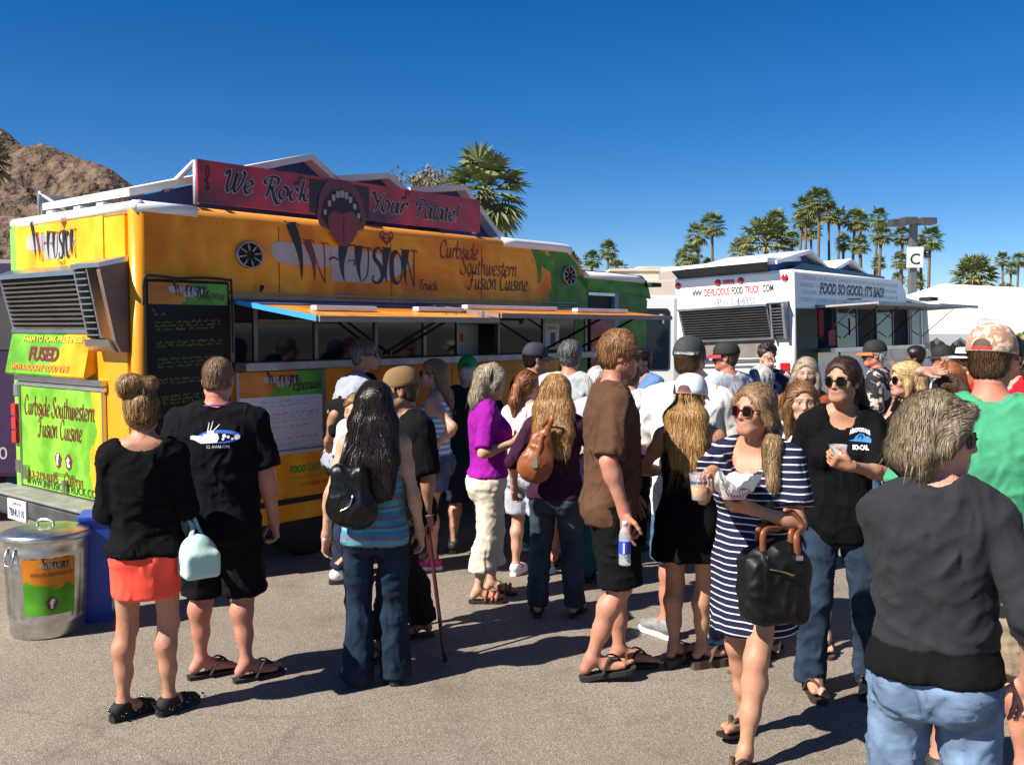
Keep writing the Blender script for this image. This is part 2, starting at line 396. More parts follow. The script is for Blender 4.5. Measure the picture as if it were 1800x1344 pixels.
# ------------------------------------------------------------------ ground
def mat_asphalt():
    m = pm('asphalt', (.2,.18,.16), rough=.92, var=0, spec=.25); N, L, p = nodes_of(m)
    tc = N.new('ShaderNodeTexCoord')
    def noise(sc, det=4): n = N.new('ShaderNodeTexNoise'); n.inputs['Scale'].default_value = sc; n.inputs['Detail'].default_value = det; L.new(tc.outputs['Object'], n.inputs['Vector']); return n
    def ramp(src, stops):
        r = N.new('ShaderNodeValToRGB'); e = r.color_ramp.elements
        e[0].position, e[0].color = stops[0][0], (*stops[0][1],1); e[1].position, e[1].color = stops[-1][0], (*stops[-1][1],1)
        for po, c in stops[1:-1]: x = e.new(po); x.color = (*c,1)
        L.new(src, r.inputs[0]); return r
    def mul(a, b, f=1.0):
        x = N.new('ShaderNodeMix'); x.data_type = 'RGBA'; x.blend_type = 'MULTIPLY'; x.inputs[0].default_value = f; L.new(a, x.inputs[6]); L.new(b, x.inputs[7]); return x.outputs[2]
    vor = N.new('ShaderNodeTexVoronoi'); vor.inputs['Scale'].default_value = 130; L.new(tc.outputs['Object'], vor.inputs['Vector'])
    stone = ramp(vor.outputs['Color'], [(0,(.13,.106,.083)),(.35,(.20,.168,.134)),(.7,(.25,.212,.17)),(1,(.36,.31,.25))])
    fine = ramp(noise(330,2).outputs[0], [(.34,(.5,.5,.5)),(.66,(1.5,1.5,1.5))])
    big = ramp(noise(.55,6).outputs[0], [(.3,(.84,.83,.82)),(.7,(1.1,1.1,1.1))])
    st = ramp(noise(2.3,7).outputs[0], [(.30,(.80,.79,.78)),(.46,(1,1,1)),(.9,(1.05,1.05,1.05))])
    c = mul(mul(mul(stone.outputs[0], fine.outputs[0]), big.outputs[0]), st.outputs[0])
    # hairline cracks and old drips
    nd = noise(1.4,5); mxv = N.new('ShaderNodeMix'); mxv.data_type = 'VECTOR'; mxv.inputs[0].default_value = .22; L.new(tc.outputs['Object'], mxv.inputs[4]); L.new(nd.outputs['Color'], mxv.inputs[5])
    cv = N.new('ShaderNodeTexVoronoi'); cv.feature = 'DISTANCE_TO_EDGE'; cv.inputs['Scale'].default_value = .42; L.new(mxv.outputs[1], cv.inputs['Vector']); ck = ramp(cv.outputs['Distance'], [(0,(.62,.61,.60)),(.0035,(.85,.85,.85)),(.006,(1,1,1))])
    sp = N.new('ShaderNodeTexVoronoi'); sp.inputs['Scale'].default_value = 1.7; L.new(tc.outputs['Object'], sp.inputs['Vector']); spr = ramp(sp.outputs['Distance'], [(0,(.70,.69,.68)),(.035,(.82,.81,.80)),(.055,(1,1,1))])
    c = mul(mul(c, ck.outputs[0], .4), spr.outputs[0], .5)
    L.new(c, p.inputs['Base Color'])
    b = N.new('ShaderNodeBump'); b.inputs['Strength'].default_value = .55; b.inputs['Distance'].default_value = .006
    L.new(vor.outputs['Distance'], b.inputs['Height']); L.new(b.outputs[0], p.inputs['Normal'])
    return m
g = MB(); S_ = 6000
g.add([(-S_,-60,0),(S_,-60,0),(S_,S_,0),(-S_,S_,0)], [(0,1,2,3)])
tag(g.build('ground', mat_asphalt()), kind='structure')
# ------------------------------------------------------------------ mountains
def ridge(name, xs, hs, y0, depth, x0, x1, nx, ny, rough, mat, seed):
    X = np.linspace(x0, x1, nx); Y = np.linspace(y0-depth, y0+depth*.6, ny); V = []
    gx, gy = np.meshgrid(X, Y, indexing='ij'); base = np.interp(gx, xs, hs)
    fall = np.where(gy < y0, 1-(np.maximum(y0-gy,0)/depth)**1.15, 1-(np.maximum(gy-y0,0)/(depth*.6))**1.2)
    P = np.stack([gx.ravel()/depth*3.2+seed, gy.ravel()/depth*3.2, np.zeros(gx.size)], 1)
    rid = (1-np.abs(fbm(P, 2)))*.55+(1-np.abs(fbm(P*3+4, 3)))*.25+fbm(P*11, 3)*.14+fbm(P*34, 2)*.05; rid = rid.reshape(gx.shape)-.72
    Z = base*np.clip(fall, 0, 1)+rid*rough*np.clip(fall*1.2, 0, 1)*np.clip(base/np.max(hs)*1.5, 0, 1)*np.where(gy < y0, np.clip((y0-gy)/depth*4, .18, 1), .3) - 1.0*(fall <= 0)*5
    V = np.stack([gx.ravel(), gy.ravel(), Z.ravel()], 1)
    i = np.arange((nx-1)*(ny-1)); a = i//(ny-1)*ny+i % (ny-1); F = np.stack([a, a+ny, a+ny+1, a+1], 1)
    return tag(link(name, mesh_np(name, V, F, mat, False)), kind='structure')
rock = pm('desert_rock', (.165,.112,.078), rough=.95, var=.38, vs=.035, bump=1.0, bs=.12, bdist=6.0, spec=.1)
yy = 900.0
U = [(-420,200),(-200,190),(-60,215),(0,230),(22,240),(48,262),(62,268),(82,261),(104,266),(140,285),(176,297),(200,305),(222,322),(255,350),(330,372),(420,400),(560,470),(760,560),(900,574)]
ridge('hills', [(u-900)/1730*yy for u, v in U], [max(0,(574-v)/1730*yy+6) for u, v in U], yy, 330, -720, 0, 260, 200, 34, rock, 3.3)
far = pm('far_rock_hazed', (.33,.31,.36), rough=1, var=.2, vs=.002, spec=.05)  # distance haze put into the rock colour: pale mauve, no air volume
yf = 9000.0
U = [(1500,574),(1600,535),(1680,512),(1715,506),(1735,511),(1760,507),(1790,514),(1840,509),(1900,530),(2000,520),(2200,560)]
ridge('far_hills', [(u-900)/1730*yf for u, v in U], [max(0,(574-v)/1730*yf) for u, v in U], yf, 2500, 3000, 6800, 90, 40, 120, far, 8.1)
# ------------------------------------------------------------------ palms
def frond_fan(b, cols, o, az, el, R, rg, tint):
    d = Vector((math.cos(az)*math.cos(el), math.sin(az)*math.cos(el), math.sin(el)))
    side = Vector((-math.sin(az), math.cos(az), 0)); up = side.cross(d)*-1
    pl = R*(.42+.16*rg.random()); base = Vector(o); sag = Vector((0,0,-.10*R*max(0,math.cos(el))))
    tip = base+d*pl+sag; w = .018*R; i0 = len(b.v)
    V = [base+side*w, base-side*w, tip-side*w*.7, tip+side*w*.7]; F = [(0,1,2,3)]; b.add(V, F); cols += [tint]*4
    n = 15; fr = R*(.50+.14*rg.random())
    for k in range(n):
        t = -1+2*k/(n-1); an = t*1.55; bd = (d*math.cos(an)+side*math.sin(an)+up*(.10-.12*abs(t))).normalized()
        ln = fr*(1-.28*abs(t)**1.5)*(.9+.2*rg.random()); bs_ = (side*math.cos(an)-d*math.sin(an))*fr*.055
        droop = Vector((0,0,-1))*ln*(.14+.30*rg.random()*max(.2,math.cos(el)))
        p0 = tip; p1 = tip+bd*ln*.55+droop*.15; p2 = tip+bd*ln+droop; tw = up*fr*.03*(1 if k % 2 else -1)
        V = [p0-bs_*.15, p0+bs_*.15, p1+bs_+tw, p1-bs_-tw, p2]; b.add(V, [(0,1,2,3),(3,2,4)])
        sh = .8+.4*rg.random(); cols += [(tint[0]*sh, tint[1]*sh, tint[2]*sh)]*5
def palm_crown(seed, nf=44, R=1.5, low=-.9, dead=8, green=(.115,.150,.045)):
    rg = random.Random(seed); b = MB(); cols = []
    for i in range(nf):
        f = i/(nf-1); el = 1.35-(1.35-low)*f**.85+rg.uniform(-.12,.12); az = i*2.39996+rg.uniform(-.25,.25)
        yel = max(0, f-.72)*1.6; t = (green[0]*(1+1.6*yel), green[1]*(1+.75*yel), green[2]*(1+.5*yel))
        frond_fan(b, cols, (0.06*math.cos(az)*R, .06*math.sin(az)*R, .08*R*math.sin(el)), az, el, R*rg.uniform(.86,1.08), rg, t)
    for i in range(dead):
        az = rg.uniform(0,6.28); frond_fan(b, cols, (.05*math.cos(az), .05*math.sin(az), -.12*R), az, rg.uniform(-1.45,-1.1), R*.72, rg, (.20,.135,.07))
    me = bpy.data.meshes.new('crown'); me.from_pydata(b.v, [], b.f); me.update(); add_color_raw(me, cols)
    me.materials.append(pm('palm_leaf', (.08,.1,.03), rough=.5, var=.15, vs=3, attr='Col', spec=.4)); return me
def add_color_raw(me, cols):
    a = me.color_attributes.new('Col', 'FLOAT_COLOR', 'POINT'); d = np.ones((len(me.vertices),4), dtype=np.float32); d[:,:3] = np.array(cols); a.data.foreach_set('color', d.ravel())
CROWNS = [palm_crown(s) for s in (1,2,3)]+[palm_crown(9, 60, 1.5, -1.1, 4, (.155,.185,.065)), palm_crown(12, 46, 1.5, -.35, 0, (.155,.18,.065))]
bark = pm('palm_bark', (.17,.115,.075), rough=.95, var=.3, vs=3, bump=.8, bs=9, bdist=.05, stretch=(1,1,6))
def trunk_mesh(h, r0, r1, bend, boots=0.0):
    b = MB(); n = 26; pts = []; R = []
    for i in range(n):
        t = i/(n-1); pts.append((bend[0]*t*t, bend[1]*t*t, h*t)); rr = r0+(r1-r0)*t+.10*r0*math.exp(-t*14)
        if boots and t > .86: rr *= 1+boots*(t-.86)/.14
        R.append(rr*(1+.05*(i % 2)))
    b.tube(pts, R, 9); return b
PALM_N = 0
def palm(u, v, rpx, d, label, crown=0, fat=1.0, boots=.5, lean=0.0, scale=None):
    global PALM_N
    x = (u-900)/1730*d; z = 1.9+(574-v)/1730*d; R = rpx/1730*d*(1.34 if rpx > 28 else 1.12); PALM_N += 1
    e = empty('palm_tree', (x, d, 0), 0, label, 'palm tree', 'fan palms behind the car park')
    rg = random.Random(PALM_N); bend = (rg.uniform(-.4,.4)+lean, rg.uniform(-.3,.3))
    t = trunk_mesh(z, .26*fat, .16*fat, bend, boots).build('trunk', bark, e)
    c = link('crown', CROWNS[crown], e, (bend[0], bend[1], z), (0,0,rg.uniform(0,6.28))); s = R/1.5; c.scale = (s, s, s*rg.uniform(.92,1.05))
    return e
palm(862,338,62,48,'large fan palm with drooping fronds right behind the orange food truck',3,1.3,.6)
palm(-58,275,44,34,'fan palm at the left edge, only frond tips in view',3,1.2)
PL = [
 (1012,464,15,120,'short dark palm just over the green truck roof, leftmost of a distant four',0),(1042,456,17,125,'second palm from the left of the distant four over the green cab',1),(1067,440,17,128,'tallest of the distant four palms over the green cab roof',2),(1080,470,17,110,'low bushy palm right of the tallest palm over the green cab',3),
 (1251,396,23,105,'tall palm standing highest in the left clump behind the beige building',0),(1228,412,21,112,'second tallest palm leaning left in the clump behind the beige building',1),(1212,447,21,98,'low leafy palm at the left of the clump by the beige building',3),(1243,466,14,115,'small palm low in the middle of the clump by the beige building',2),(1198,458,15,118,'lowest palm at the outer left of the clump by the beige building',0),
 (1345,424,38,62,'big young palm with upright light fronds over the white truck vents',4),(1306,440,22,70,'pale low palm frond head left of the big young palm',4),
 (1366,388,21,108,'palm at the left end of the tall row, above the big young palm',1),(1400,386,19,116,'second palm of the tall row behind the white truck',2),(1414,366,23,112,'third palm of the tall row, just left of the highest',0),(1436,352,25,108,'highest palm of the tall row behind the white truck',1),(1456,374,21,118,'palm right beside the highest of the tall row',2),(1470,382,17,124,'slim palm fifth in the tall row behind the truck roof',0),(1494,386,20,110,'palm with a leaning trunk right of the tall row gap',1),(1512,390,18,118,'palm close behind the leaning one in the tall row',2),(1533,383,17,122,'palm at the right end of the tall row behind the truck',0),(1541,412,19,104,'lower palm under the right end of the tall row',3),(1478,426,15,112,'small dark palm between trunks over the white truck roof',2),(1511,430,17,100,'low full palm just over the white truck cab',3),(1537,462,13,108,'dark little palm low beside the white truck roof end',0),(1388,420,16,120,'shaded palm low between the trunks of the tall row',1),(1425,404,20,126,'palm half hidden behind the highest of the tall row',2),
 (1581,414,18,112,'palm left behind the parking lot lamp heads',1),(1629,420,23,106,'palm right of the lamp post sign, tallest on that side',0),(1618,438,17,114,'palm with crossing trunk close right of the lamp post',2),(1584,458,15,104,'low palm left of the lamp post sign',3),(1606,492,16,96,'lowest palm beneath the lamp post sign',2),(1576,490,12,118,'tiny palm low at the left foot of the lamp post',0),
]
for u, v, r, d, lab, c in PL: palm(u, v, r, d, lab, c, .8, .4 if c != 3 else .8)
palm(1709,486,32,70,'single broad palm with thick trimmed trunk above the white tent',4,2.6,.35)
palm(1760,456,13,190,'left palm of three skinny palms far behind the tent',0,1.1); palm(1784,456,13,195,'right palm of three skinny palms far behind the tent',1,1.1); palm(1772,472,12,186,'lowest palm, in the middle of the three skinny palms',2,1.1)
def leafy(name, u, v, rpx, d, label, cat, n, col, ls, sparse=.0, seed=1, aspect=1.2):
    rg = np.random.default_rng(seed); x = (u-900)/1730*d; z = 1.9+(574-v)/1730*d; R = rpx/1730*d
    e = empty(name, (x,d,0), 0, label, cat); b = MB()
    b.tube([(0,0,0),(0.05*R,0,z*.4),(0,.04*R,z*.75)], [.07*R+.03,.05*R+.02,.03*R+.01], 7)
    for k in range(9):
        a = k*2.4; q = (math.cos(a)*R*.6, math.sin(a)*R*.6, z+rg.uniform(-.3,.7)*R); b.tube(bez([(0,0,z*.5),(q[0]*.4,q[1]*.4,z*.8),q],4), [.03*R]*4+[.02*R]*4+[.008*R], 5)
    b.build('trunk', bark, e)
    c = rg.normal(0,1,(n,3)); c /= np.linalg.norm(c,axis=1,keepdims=True); rad = rg.random(n)**(.45)
    cl = rg.normal(0,.45,(14,3)); pos = c*rad[:,None]*.55+cl[rg.integers(0,14,n)]; pos = pos*[R*.75,R*.75,R*.75*aspect]+[0,0,z]
    V = np.zeros((n*4,3)); dr = rg.normal(0,1,(n,3)); dr /= np.linalg.norm(dr,axis=1,keepdims=True); s2 = np.cross(dr, rg.normal(0,1,(n,3))); s2 /= np.linalg.norm(s2,axis=1,keepdims=True)
    L_ = ls*(.6+.8*rg.random((n,1))); V[0::4] = pos-dr*L_; V[1::4] = pos+s2*L_*.35; V[2::4] = pos+dr*L_; V[3::4] = pos-s2*L_*.35
    me = mesh_np('crown', V, np.arange(n*4).reshape(n,4)); cc = np.repeat(np.array(col)[None]*(.6+.8*rg.random((n,1))), 4, 0); add_color_raw(me, cc)
    me.materials.append(pm('leaf', (.08,.1,.03), rough=.6, var=.1, attr='Col')); link('crown', me, e); return e
leafy('mesquite_tree', 757, 326, 44, 40, 'wispy pale tree peeking over the truck roof left of the big palm', 'tree', 900, (.20,.17,.075), .10, seed=4, aspect=1.0)
leafy('round_tree', 1815, 552, 46, 60, 'dense olive green tree at the right edge beyond the tent', 'tree', 3500, (.075,.075,.025), .16, seed=5)
leafy('hedge_bush', 1792, 618, 26, 24, 'yellow green bush at the right edge below the tent valance', 'bush', 1500, (.20,.17,.04), .07, seed=6)
# ------------------------------------------------------------------ beige building
stucco = pm('stucco', (.62,.53,.43), rough=.95, var=.06, vs=1.5, bump=.3, bs=25)
e = empty('stucco_building', (0,0,0), 0, 'flat-roofed beige stucco building behind the trucks', 'building')
MB().box(6.0,8.95,60,72,0,5.25,.04).build('wall', stucco, e); MB().box(8.5,13.2,66,74,0,5.75,.04).build('wall', stucco, e); MB().box(7.2,10.0,57.5,59.99,0,4.6,.04).build('porch', stucco, e)
MB().box(5.9,9.05,59.9,72.1,5.25,5.40,.03).build('parapet', stucco, e); MB().box(8.4,13.3,65.9,74.1,5.75,5.9,.03).build('parapet', stucco, e)
# ------------------------------------------------------------------ white marquee tent
canvas = pm('tent_canvas', (.80,.80,.79), rough=.8, var=.05, vs=.8, bump=.15, bs=6)
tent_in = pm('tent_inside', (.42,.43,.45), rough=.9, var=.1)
e = empty('marquee_tent', (0,0,0), 0, 'large white event tent with scalloped valance behind the crowd', 'tent')
P0, P1 = Vector((15.9,36.5,3.48)), Vector((19.4,37.5,3.38))            # ridge
A, B, C_, D = Vector((12.6,32.5,2.15)), Vector((23.5,30.5,2.05)), Vector((25.5,43.0,2.2)), Vector((14.0,43.5,2.2))
def sag_panel(a, b, c, d, n=8, sag=.12):
    V = []; F = []
    for i in range(n+1):
        for j in range(n+1):
            s, t = i/n, j/n; p = a*(1-s)*(1-t)+b*s*(1-t)+c*s*t+d*(1-s)*t; p = p-Vector((0,0,sag*math.sin(PI*s)*math.sin(PI*t)+.03*math.sin(s*PI*6)*(1-t))); V.append(p)
    for i in range(n):
        for j in range(n): k = i*(n+1)+j; F.append((k,k+n+1,k+n+2,k+1))
    return V, F
for q in ((A,B,P1,P0),(B,C_,P1,P1),(C_,D,P0,P1),(D,A,P0,P0)):
    V, F = sag_panel(*q); MB().add(V, F, True).build('roof_panel', canvas, e)
def valance(a, b, n, drop):
    V = []; F = []; m = 10
    for i in range(n*m+1):
        t = i/(n*m); p = a+(b-a)*t; ph = (i % m)/m; w = abs(math.sin(PI*ph)); pt = .10+drop*(.55*w+.45*max(0,1-abs(ph-.5)*5))
        V += [p, p-Vector((0,0,pt))]
    for i in range(n*m): F.append((2*i,2*i+1,2*i+3,2*i+2))
    return V, F
for a, b, n in ((A,B,13),(B,C_,9),(D,A,10)):
    V, F = valance(a, b, n, .34); MB().add(V, F).build('valance', canvas, e)
for i, p in enumerate((A, A.lerp(B,.33), A.lerp(B,.66), B, C_, D)): MB().tube([(p.x,p.y,0),(p.x,p.y,p.z)], .05, 8).build('tent_pole', pm('alu',(.6,.6,.62),rough=.35,metal=1,var=.05), e)
b = MB(); b.add([C_-Vector((0,.1,0)), D-Vector((0,.1,0)), (D.x,D.y-.1,0), (C_.x,C_.y-.1,0)], [(0,1,2,3)]); b.build('side_wall', tent_in, e)
# two smaller canopies under / in front of it
def canopy(x, y, s, h, label):
    e = empty('pop_up_canopy', (x,y,0), .3, label, 'canopy', 'small white canopies by the tent'); apex = Vector((0,0,h+.75)); cs = [Vector((a*s,b*s,h)) for a, b in ((-1,-1),(1,-1),(1,1),(-1,1))]
    for i in range(4):
        a, b_ = cs[i], cs[(i+1)%4]; MB().add([a,b_,apex],[(0,1,2)]).build('roof_panel', canvas, e); V, F = valance(a, b_, 4, .26); MB().add(V,F).build('valance', canvas, e); MB().tube([(a.x,a.y,0),a[:]], .025, 6).build('leg', MATS['alu'], e)
canopy(11.2, 27.0, 1.5, 1.72, 'small white canopy seen through the white truck cab and beside it'); canopy(13.9, 26.2, 1.3, 1.66, 'small white canopy right of the white truck, under the big tent')
# ------------------------------------------------------------------ lamp post with letter sign
e = empty('lamp_post', (16.2,40.0,0), 0, 'grey car park lamp post with square heads and a white letter C sign', 'lamp post')
dk = pm('lamp_metal', (.05,.05,.052), rough=.5, var=.05); 
MB().box(-.13,.13,-.13,.13,0,6.0,.02).build('pole', pm('pole_metal',(.10,.105,.11),rough=.5), e)
for (x0,x1,y0,y1) in ((-.62,-.06,-.60,-.04),(.14,.78,-.42,.12),(-.80,-.2,.15,.7)): MB().box(x0,x1,y0,y1,5.98,6.26,.05).build('lamp_head', dk, e)
MB().box(-.35,.35,-.08,.08,6.0,6.12).build('arm', dk, e)
b = MB(); b.box(-.33,.33,-.235,-.205,4.27,5.09,.01); sg = b.build('sign_board', pm('sign_white',(.78,.78,.76),rough=.5,var=.03), e)
V, F = font_mesh('C', .62, bold=.012, align='CENTER'); place2d(V, F, lambda a, c: (a, -.24, 4.40+c), 'letter', pm('sign_black',(.02,.02,.02),rough=.5,var=0), sg)
V, F = font_mesh('of', .1, align='CENTER'); place2d(V, F, lambda a, c: (a-.02, -.24, 4.93+c), 'letter', pm('sign_grey',(.5,.5,.5),rough=.5,var=0), sg)
# ------------------------------------------------------------------ food trucks
metal = pm('stainless', (.55,.54,.52), rough=.32, metal=1, var=.12, vs=4, bump=.06, bs=60)
dullmetal = pm('dull_aluminium', (.38,.37,.36), rough=.5, metal=.9, var=.2, vs=8)
white_paint = pm('white_truck_paint', (.78,.78,.76), rough=.35, var=.05, vs=1.2, bump=.04, bs=4, coat=.3)
black_rub = pm('black_rubber', (.015,.015,.015), rough=.8, var=.1)
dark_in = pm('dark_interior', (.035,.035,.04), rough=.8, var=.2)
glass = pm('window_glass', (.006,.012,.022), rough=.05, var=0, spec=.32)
redl = pm('red_lens', (.45,.008,.012), rough=.12, var=.08, vs=30, coat=.6)
blackp = pm('black_print', (.012,.012,.014), rough=.5, var=0); redp = pm('dark_red_print', (.16,.018,.018), rough=.5, var=0); rustp = pm('rust_print', (.22,.045,.012), rough=.5, var=0)
silverp = pm('silver_print', (.40,.37,.37), rough=.4, var=.15, vs=3); whitep = pm('white_print', (.75,.75,.75), rough=.5, var=0); greenp = pm('green_print', (.10,.30,.03), rough=.5, var=.2, vs=8)
def wrap_mat(name, axis, base, hi, lo, green, g_at, g_side, g_amp=.35, nz=2.2, dark=None, gz=None):
    """printed vinyl wrap: flowing two-tone colour with a splash of green past a ragged edge along one axis"""
    m = pm(name, base, rough=.42, var=0, coat=.04, spec=.22); N, L, p = nodes_of(m); tc = N.new('ShaderNodeTexCoord')
    n1 = N.new('ShaderNodeTexNoise'); n1.inputs['Scale'].default_value = 1.1; n1.inputs['Detail'].default_value = 3; n1.inputs['Distortion'].default_value = 1.6; L.new(tc.outputs['Object'], n1.inputs['Vector'])
    r = N.new('ShaderNodeValToRGB'); e = r.color_ramp.elements; e[0].position = .33; e[0].color = (*lo,1); e[1].position = .70; e[1].color = (*hi,1); x = e.new(.5); x.color = (*base,1); L.new(n1.outputs[0], r.inputs[0])
    out = r.outputs[0]
    w = N.new('ShaderNodeTexWave'); w.inputs['Scale'].default_value = .45; w.inputs['Distortion'].default_value = 9; w.inputs['Detail'].default_value = 2; w.inputs['Detail Scale'].default_value = .8; L.new(tc.outputs['Object'], w.inputs['Vector'])
    wr = N.new('ShaderNodeMapRange'); wr.inputs['From Min'].default_value = .93; wr.inputs['From Max'].default_value = 1.0; wr.inputs['To Max'].default_value = .45; L.new(w.outputs['Fac'], wr.inputs[0])
    mx = N.new('ShaderNodeMix'); mx.data_type = 'RGBA'; L.new(wr.outputs[0], mx.inputs[0]); L.new(out, mx.inputs[6]); mx.inputs[7].default_value = (*hi,1); out = mx.outputs[2]
    if green:
        sep = N.new('ShaderNodeSeparateXYZ'); L.new(tc.outputs['Object'], sep.inputs[0]); n2 = N.new('ShaderNodeTexNoise'); n2.inputs['Scale'].default_value = nz; n2.inputs['Detail'].default_value = 4; n2.inputs['Distortion'].default_value = .8; L.new(tc.outputs['Object'], n2.inputs['Vector'])
        ma = N.new('ShaderNodeMath'); ma.operation = 'MULTIPLY_ADD'; L.new(n2.outputs[0], ma.inputs[0]); ma.inputs[1].default_value = g_amp*2; L.new(sep.outputs[axis], ma.inputs[2])
        src = ma.outputs[0]; lim = g_at+g_amp
        if gz is not None:
            mb = N.new('ShaderNodeMath'); mb.operation = 'MULTIPLY_ADD'; L.new(sep.outputs[2], mb.inputs[0]); mb.inputs[1].default_value = gz[0]; L.new(src, mb.inputs[2]); src = mb.outputs[0]; lim += gz[0]*gz[1]
        mr = N.new('ShaderNodeMapRange'); mr.inputs['From Min'].default_value = lim-.01; mr.inputs['From Max'].default_value = lim+.01
        if g_side < 0: mr.inputs['To Min'].default_value = 1; mr.inputs['To Max'].default_value = 0
        L.new(src, mr.inputs[0])
        n3 = N.new('ShaderNodeTexNoise'); n3.inputs['Scale'].default_value = 4; L.new(tc.outputs['Object'], n3.inputs['Vector']); gr = N.new('ShaderNodeValToRGB'); gr.color_ramp.elements[0].position = .4; gr.color_ramp.elements[1].position = .65
        gr.color_ramp.elements[0].color = (green[0]*.5,green[1]*.6,green[2]*.5,1); gr.color_ramp.elements[1].color = (*green,1); L.new(n3.outputs[0], gr.inputs[0])
        m2 = N.new('ShaderNodeMix'); m2.data_type = 'RGBA'; L.new(mr.outputs[0], m2.inputs[0]); L.new(out, m2.inputs[6]); L.new(gr.outputs[0], m2.inputs[7]); out = m2.outputs[2]
    # road film and small scuffs
    n4 = N.new('ShaderNodeTexNoise'); n4.inputs['Scale'].default_value = 7; n4.inputs['Detail'].default_value = 8; L.new(tc.outputs['Object'], n4.inputs['Vector']); m4 = N.new('ShaderNodeMapRange'); m4.inputs['From Min'].default_value = .3; m4.inputs['From Max'].default_value = .7; m4.inputs['To Min'].default_value = .86; m4.inputs['To Max'].default_value = 1.06; L.new(n4.outputs[0], m4.inputs[0])
    m3 = N.new('ShaderNodeMix'); m3.data_type = 'RGBA'; m3.blend_type = 'MULTIPLY'; m3.inputs[0].default_value = 1; L.new(out, m3.inputs[6]); L.new(m4.outputs[0], m3.inputs[7]); L.new(m3.outputs[2], p.inputs['Base Color'])
    return m
ORANGE, YEL, DEEP, GREEN = (.78,.25,.006), (.88,.42,.02), (.60,.14,.003), (.17,.46,.035)
def tusk(p0, p1, w, bow=.12, n=9):
    p0, p1 = np.array(p0), np.array(p1); d = p1-p0; nrm = np.array([-d[1], d[0]])
    P = [p0+d*t+nrm*bow*math.sin(t*PI*.9)*.5 for t in np.linspace(0,1,n)]
    return ribbon(P, [w*max(.04, (1-t)**.75*(1+.5*math.sin(min(1,t*2.2)*PI)*.35)) for t in np.linspace(0,1,n)])
def hair_line(pts, w=.022): P = bez(pts, 6); return ribbon(P, [w]*len(P))
def logo(mapf, parent, s=1.0, knife=True, full=True, mats=None, sx=None):
    """the IN-FUSION wordmark: tusk-like stems, hairlines, a chef's knife behind; unit = capital height"""
    M = mats or (blackp, redp, silverp)
    lift = [0.0]
    def put(vf, mat, name='lettering', off=0.0): place2d(np.array(vf[0])*np.array([sx or s, s]), vf[1], lambda a, b: mapf(a, b, off), name, mat, parent)
    if knife:
        blade = [(1.45,.06),(1.6,.02),(2.5,.0),(3.2,.12),(3.7,.42),(3.95,.68),(3.6,.78),(2.6,.92),(1.45,.98)]
        handle = [(-.1,.62),(.05,.46),(.3,.40),(.9,.42),(1.2,.38),(1.42,.42),(1.42,.96),(1.1,1.0),(.6,.98),(.1,1.02),(-.15,.9)]
        for poly in (blade, handle): put((poly, [tuple(range(len(poly)))]), M[2], 'knife_print', 0.0)
    def multi(parts, mat):
        V = []; F = []
        for v, f in parts: b = len(V); V += np.array(v).tolist(); F += [tuple(b+i for i in q) for q in f]
        put((V, F), mat, 'lettering', .003)
    serif = lambda x, y, w=.3: hair_line([(x-w/2,y+.03),(x-w*.2,y-.01),(x+w*.2,y+.01),(x+w/2,y-.05)], .03)
    multi([tusk((.38,1.52),(.62,.0),.24,.14), serif(.40,1.54,.42)], M[0])                                    # I
    multi([tusk((.80,1.08),(.98,-.02),.19,.14)], M[1]); multi([serif(.84,1.1,.34), hair_line([(.95,.9),(1.1,.4),(1.28,-.05)],.03), hair_line([(1.26,1.05),(1.28,.5),(1.28,-.05)],.026), serif(1.28,1.06,.24)], M[1])   # N
    multi([ribbon(bez([(1.40,.60),(1.52,.68),(1.66,.62)],5), [.01]+[.07]*9+[.01] if False else [.06]*len(bez([(1.40,.60),(1.52,.68),(1.66,.62)],5)))], M[1])
    multi([tusk((1.82,1.08),(1.86,.0),.24,-.16), serif(1.86,1.1,.4), hair_line([(1.9,1.02),(2.1,1.06),(2.2,.95),(2.12,.86)],.03), hair_line([(1.92,.6),(2.08,.64),(2.14,.56),(2.08,.5)],.03)], M[0])     # F
    multi([tusk((2.26,1.04),(2.34,.0),.21,-.14), serif(2.26,1.05,.3), hair_line([(2.36,.05),(2.5,.25),(2.54,.7),(2.54,1.0)],.035), serif(2.54,1.02,.22)], M[0])                                        # U
    S_pts = bez([(2.98,.92),(2.86,1.05),(2.72,.92),(2.74,.72),(2.92,.48),(2.96,.2),(2.82,.02),(2.66,.1),(2.70,.24)], 6); multi([ribbon(S_pts, [.04+.09*math.sin(PI*i/(len(S_pts)-1))**2 for i in range(len(S_pts))])], M[0])   # S
    multi([tusk((3.10,1.06),(3.12,.0),.22,-.12), serif(3.10,1.07,.28)], M[0])                                 # I
    multi([ribbon(bez([(3.40,1.02),(3.26,.75),(3.28,.2),(3.42,.0)],6), [.05]+[.14]*17+[.05]), hair_line([(3.40,1.02),(3.56,.75),(3.56,.2),(3.42,.0)],.035)], M[0])        # O
    multi([tusk((3.70,1.04),(3.74,.0),.21,-.1), serif(3.70,1.05,.3), hair_line([(3.72,.9),(3.84,.45),(3.98,-.06)],.03), hair_line([(3.98,1.04),(3.98,.5),(3.98,-.06)],.03), serif(3.98,1.05,.22)], M[0])    # N
    if full:   # bull's head ornament over the second I
        for g in (-1,1):
            multi([hair_line([(3.10,1.22),(3.10+g*.12,1.30),(3.10+g*.2,1.46),(3.10+g*.13,1.56),(3.10+g*.09,1.48)],.045), hair_line([(3.10,1.5),(3.10+g*.1,1.4),(3.10+g*.05,1.25),(3.10,1.16)],.05), hair_line([(3.10,1.36),(3.10+g*.16,1.36)],.05)], rustp)
def flat(poly, mapf, name, mat, parent): return place2d(poly, [tuple(range(len(poly)))], mapf, name, mat, parent)
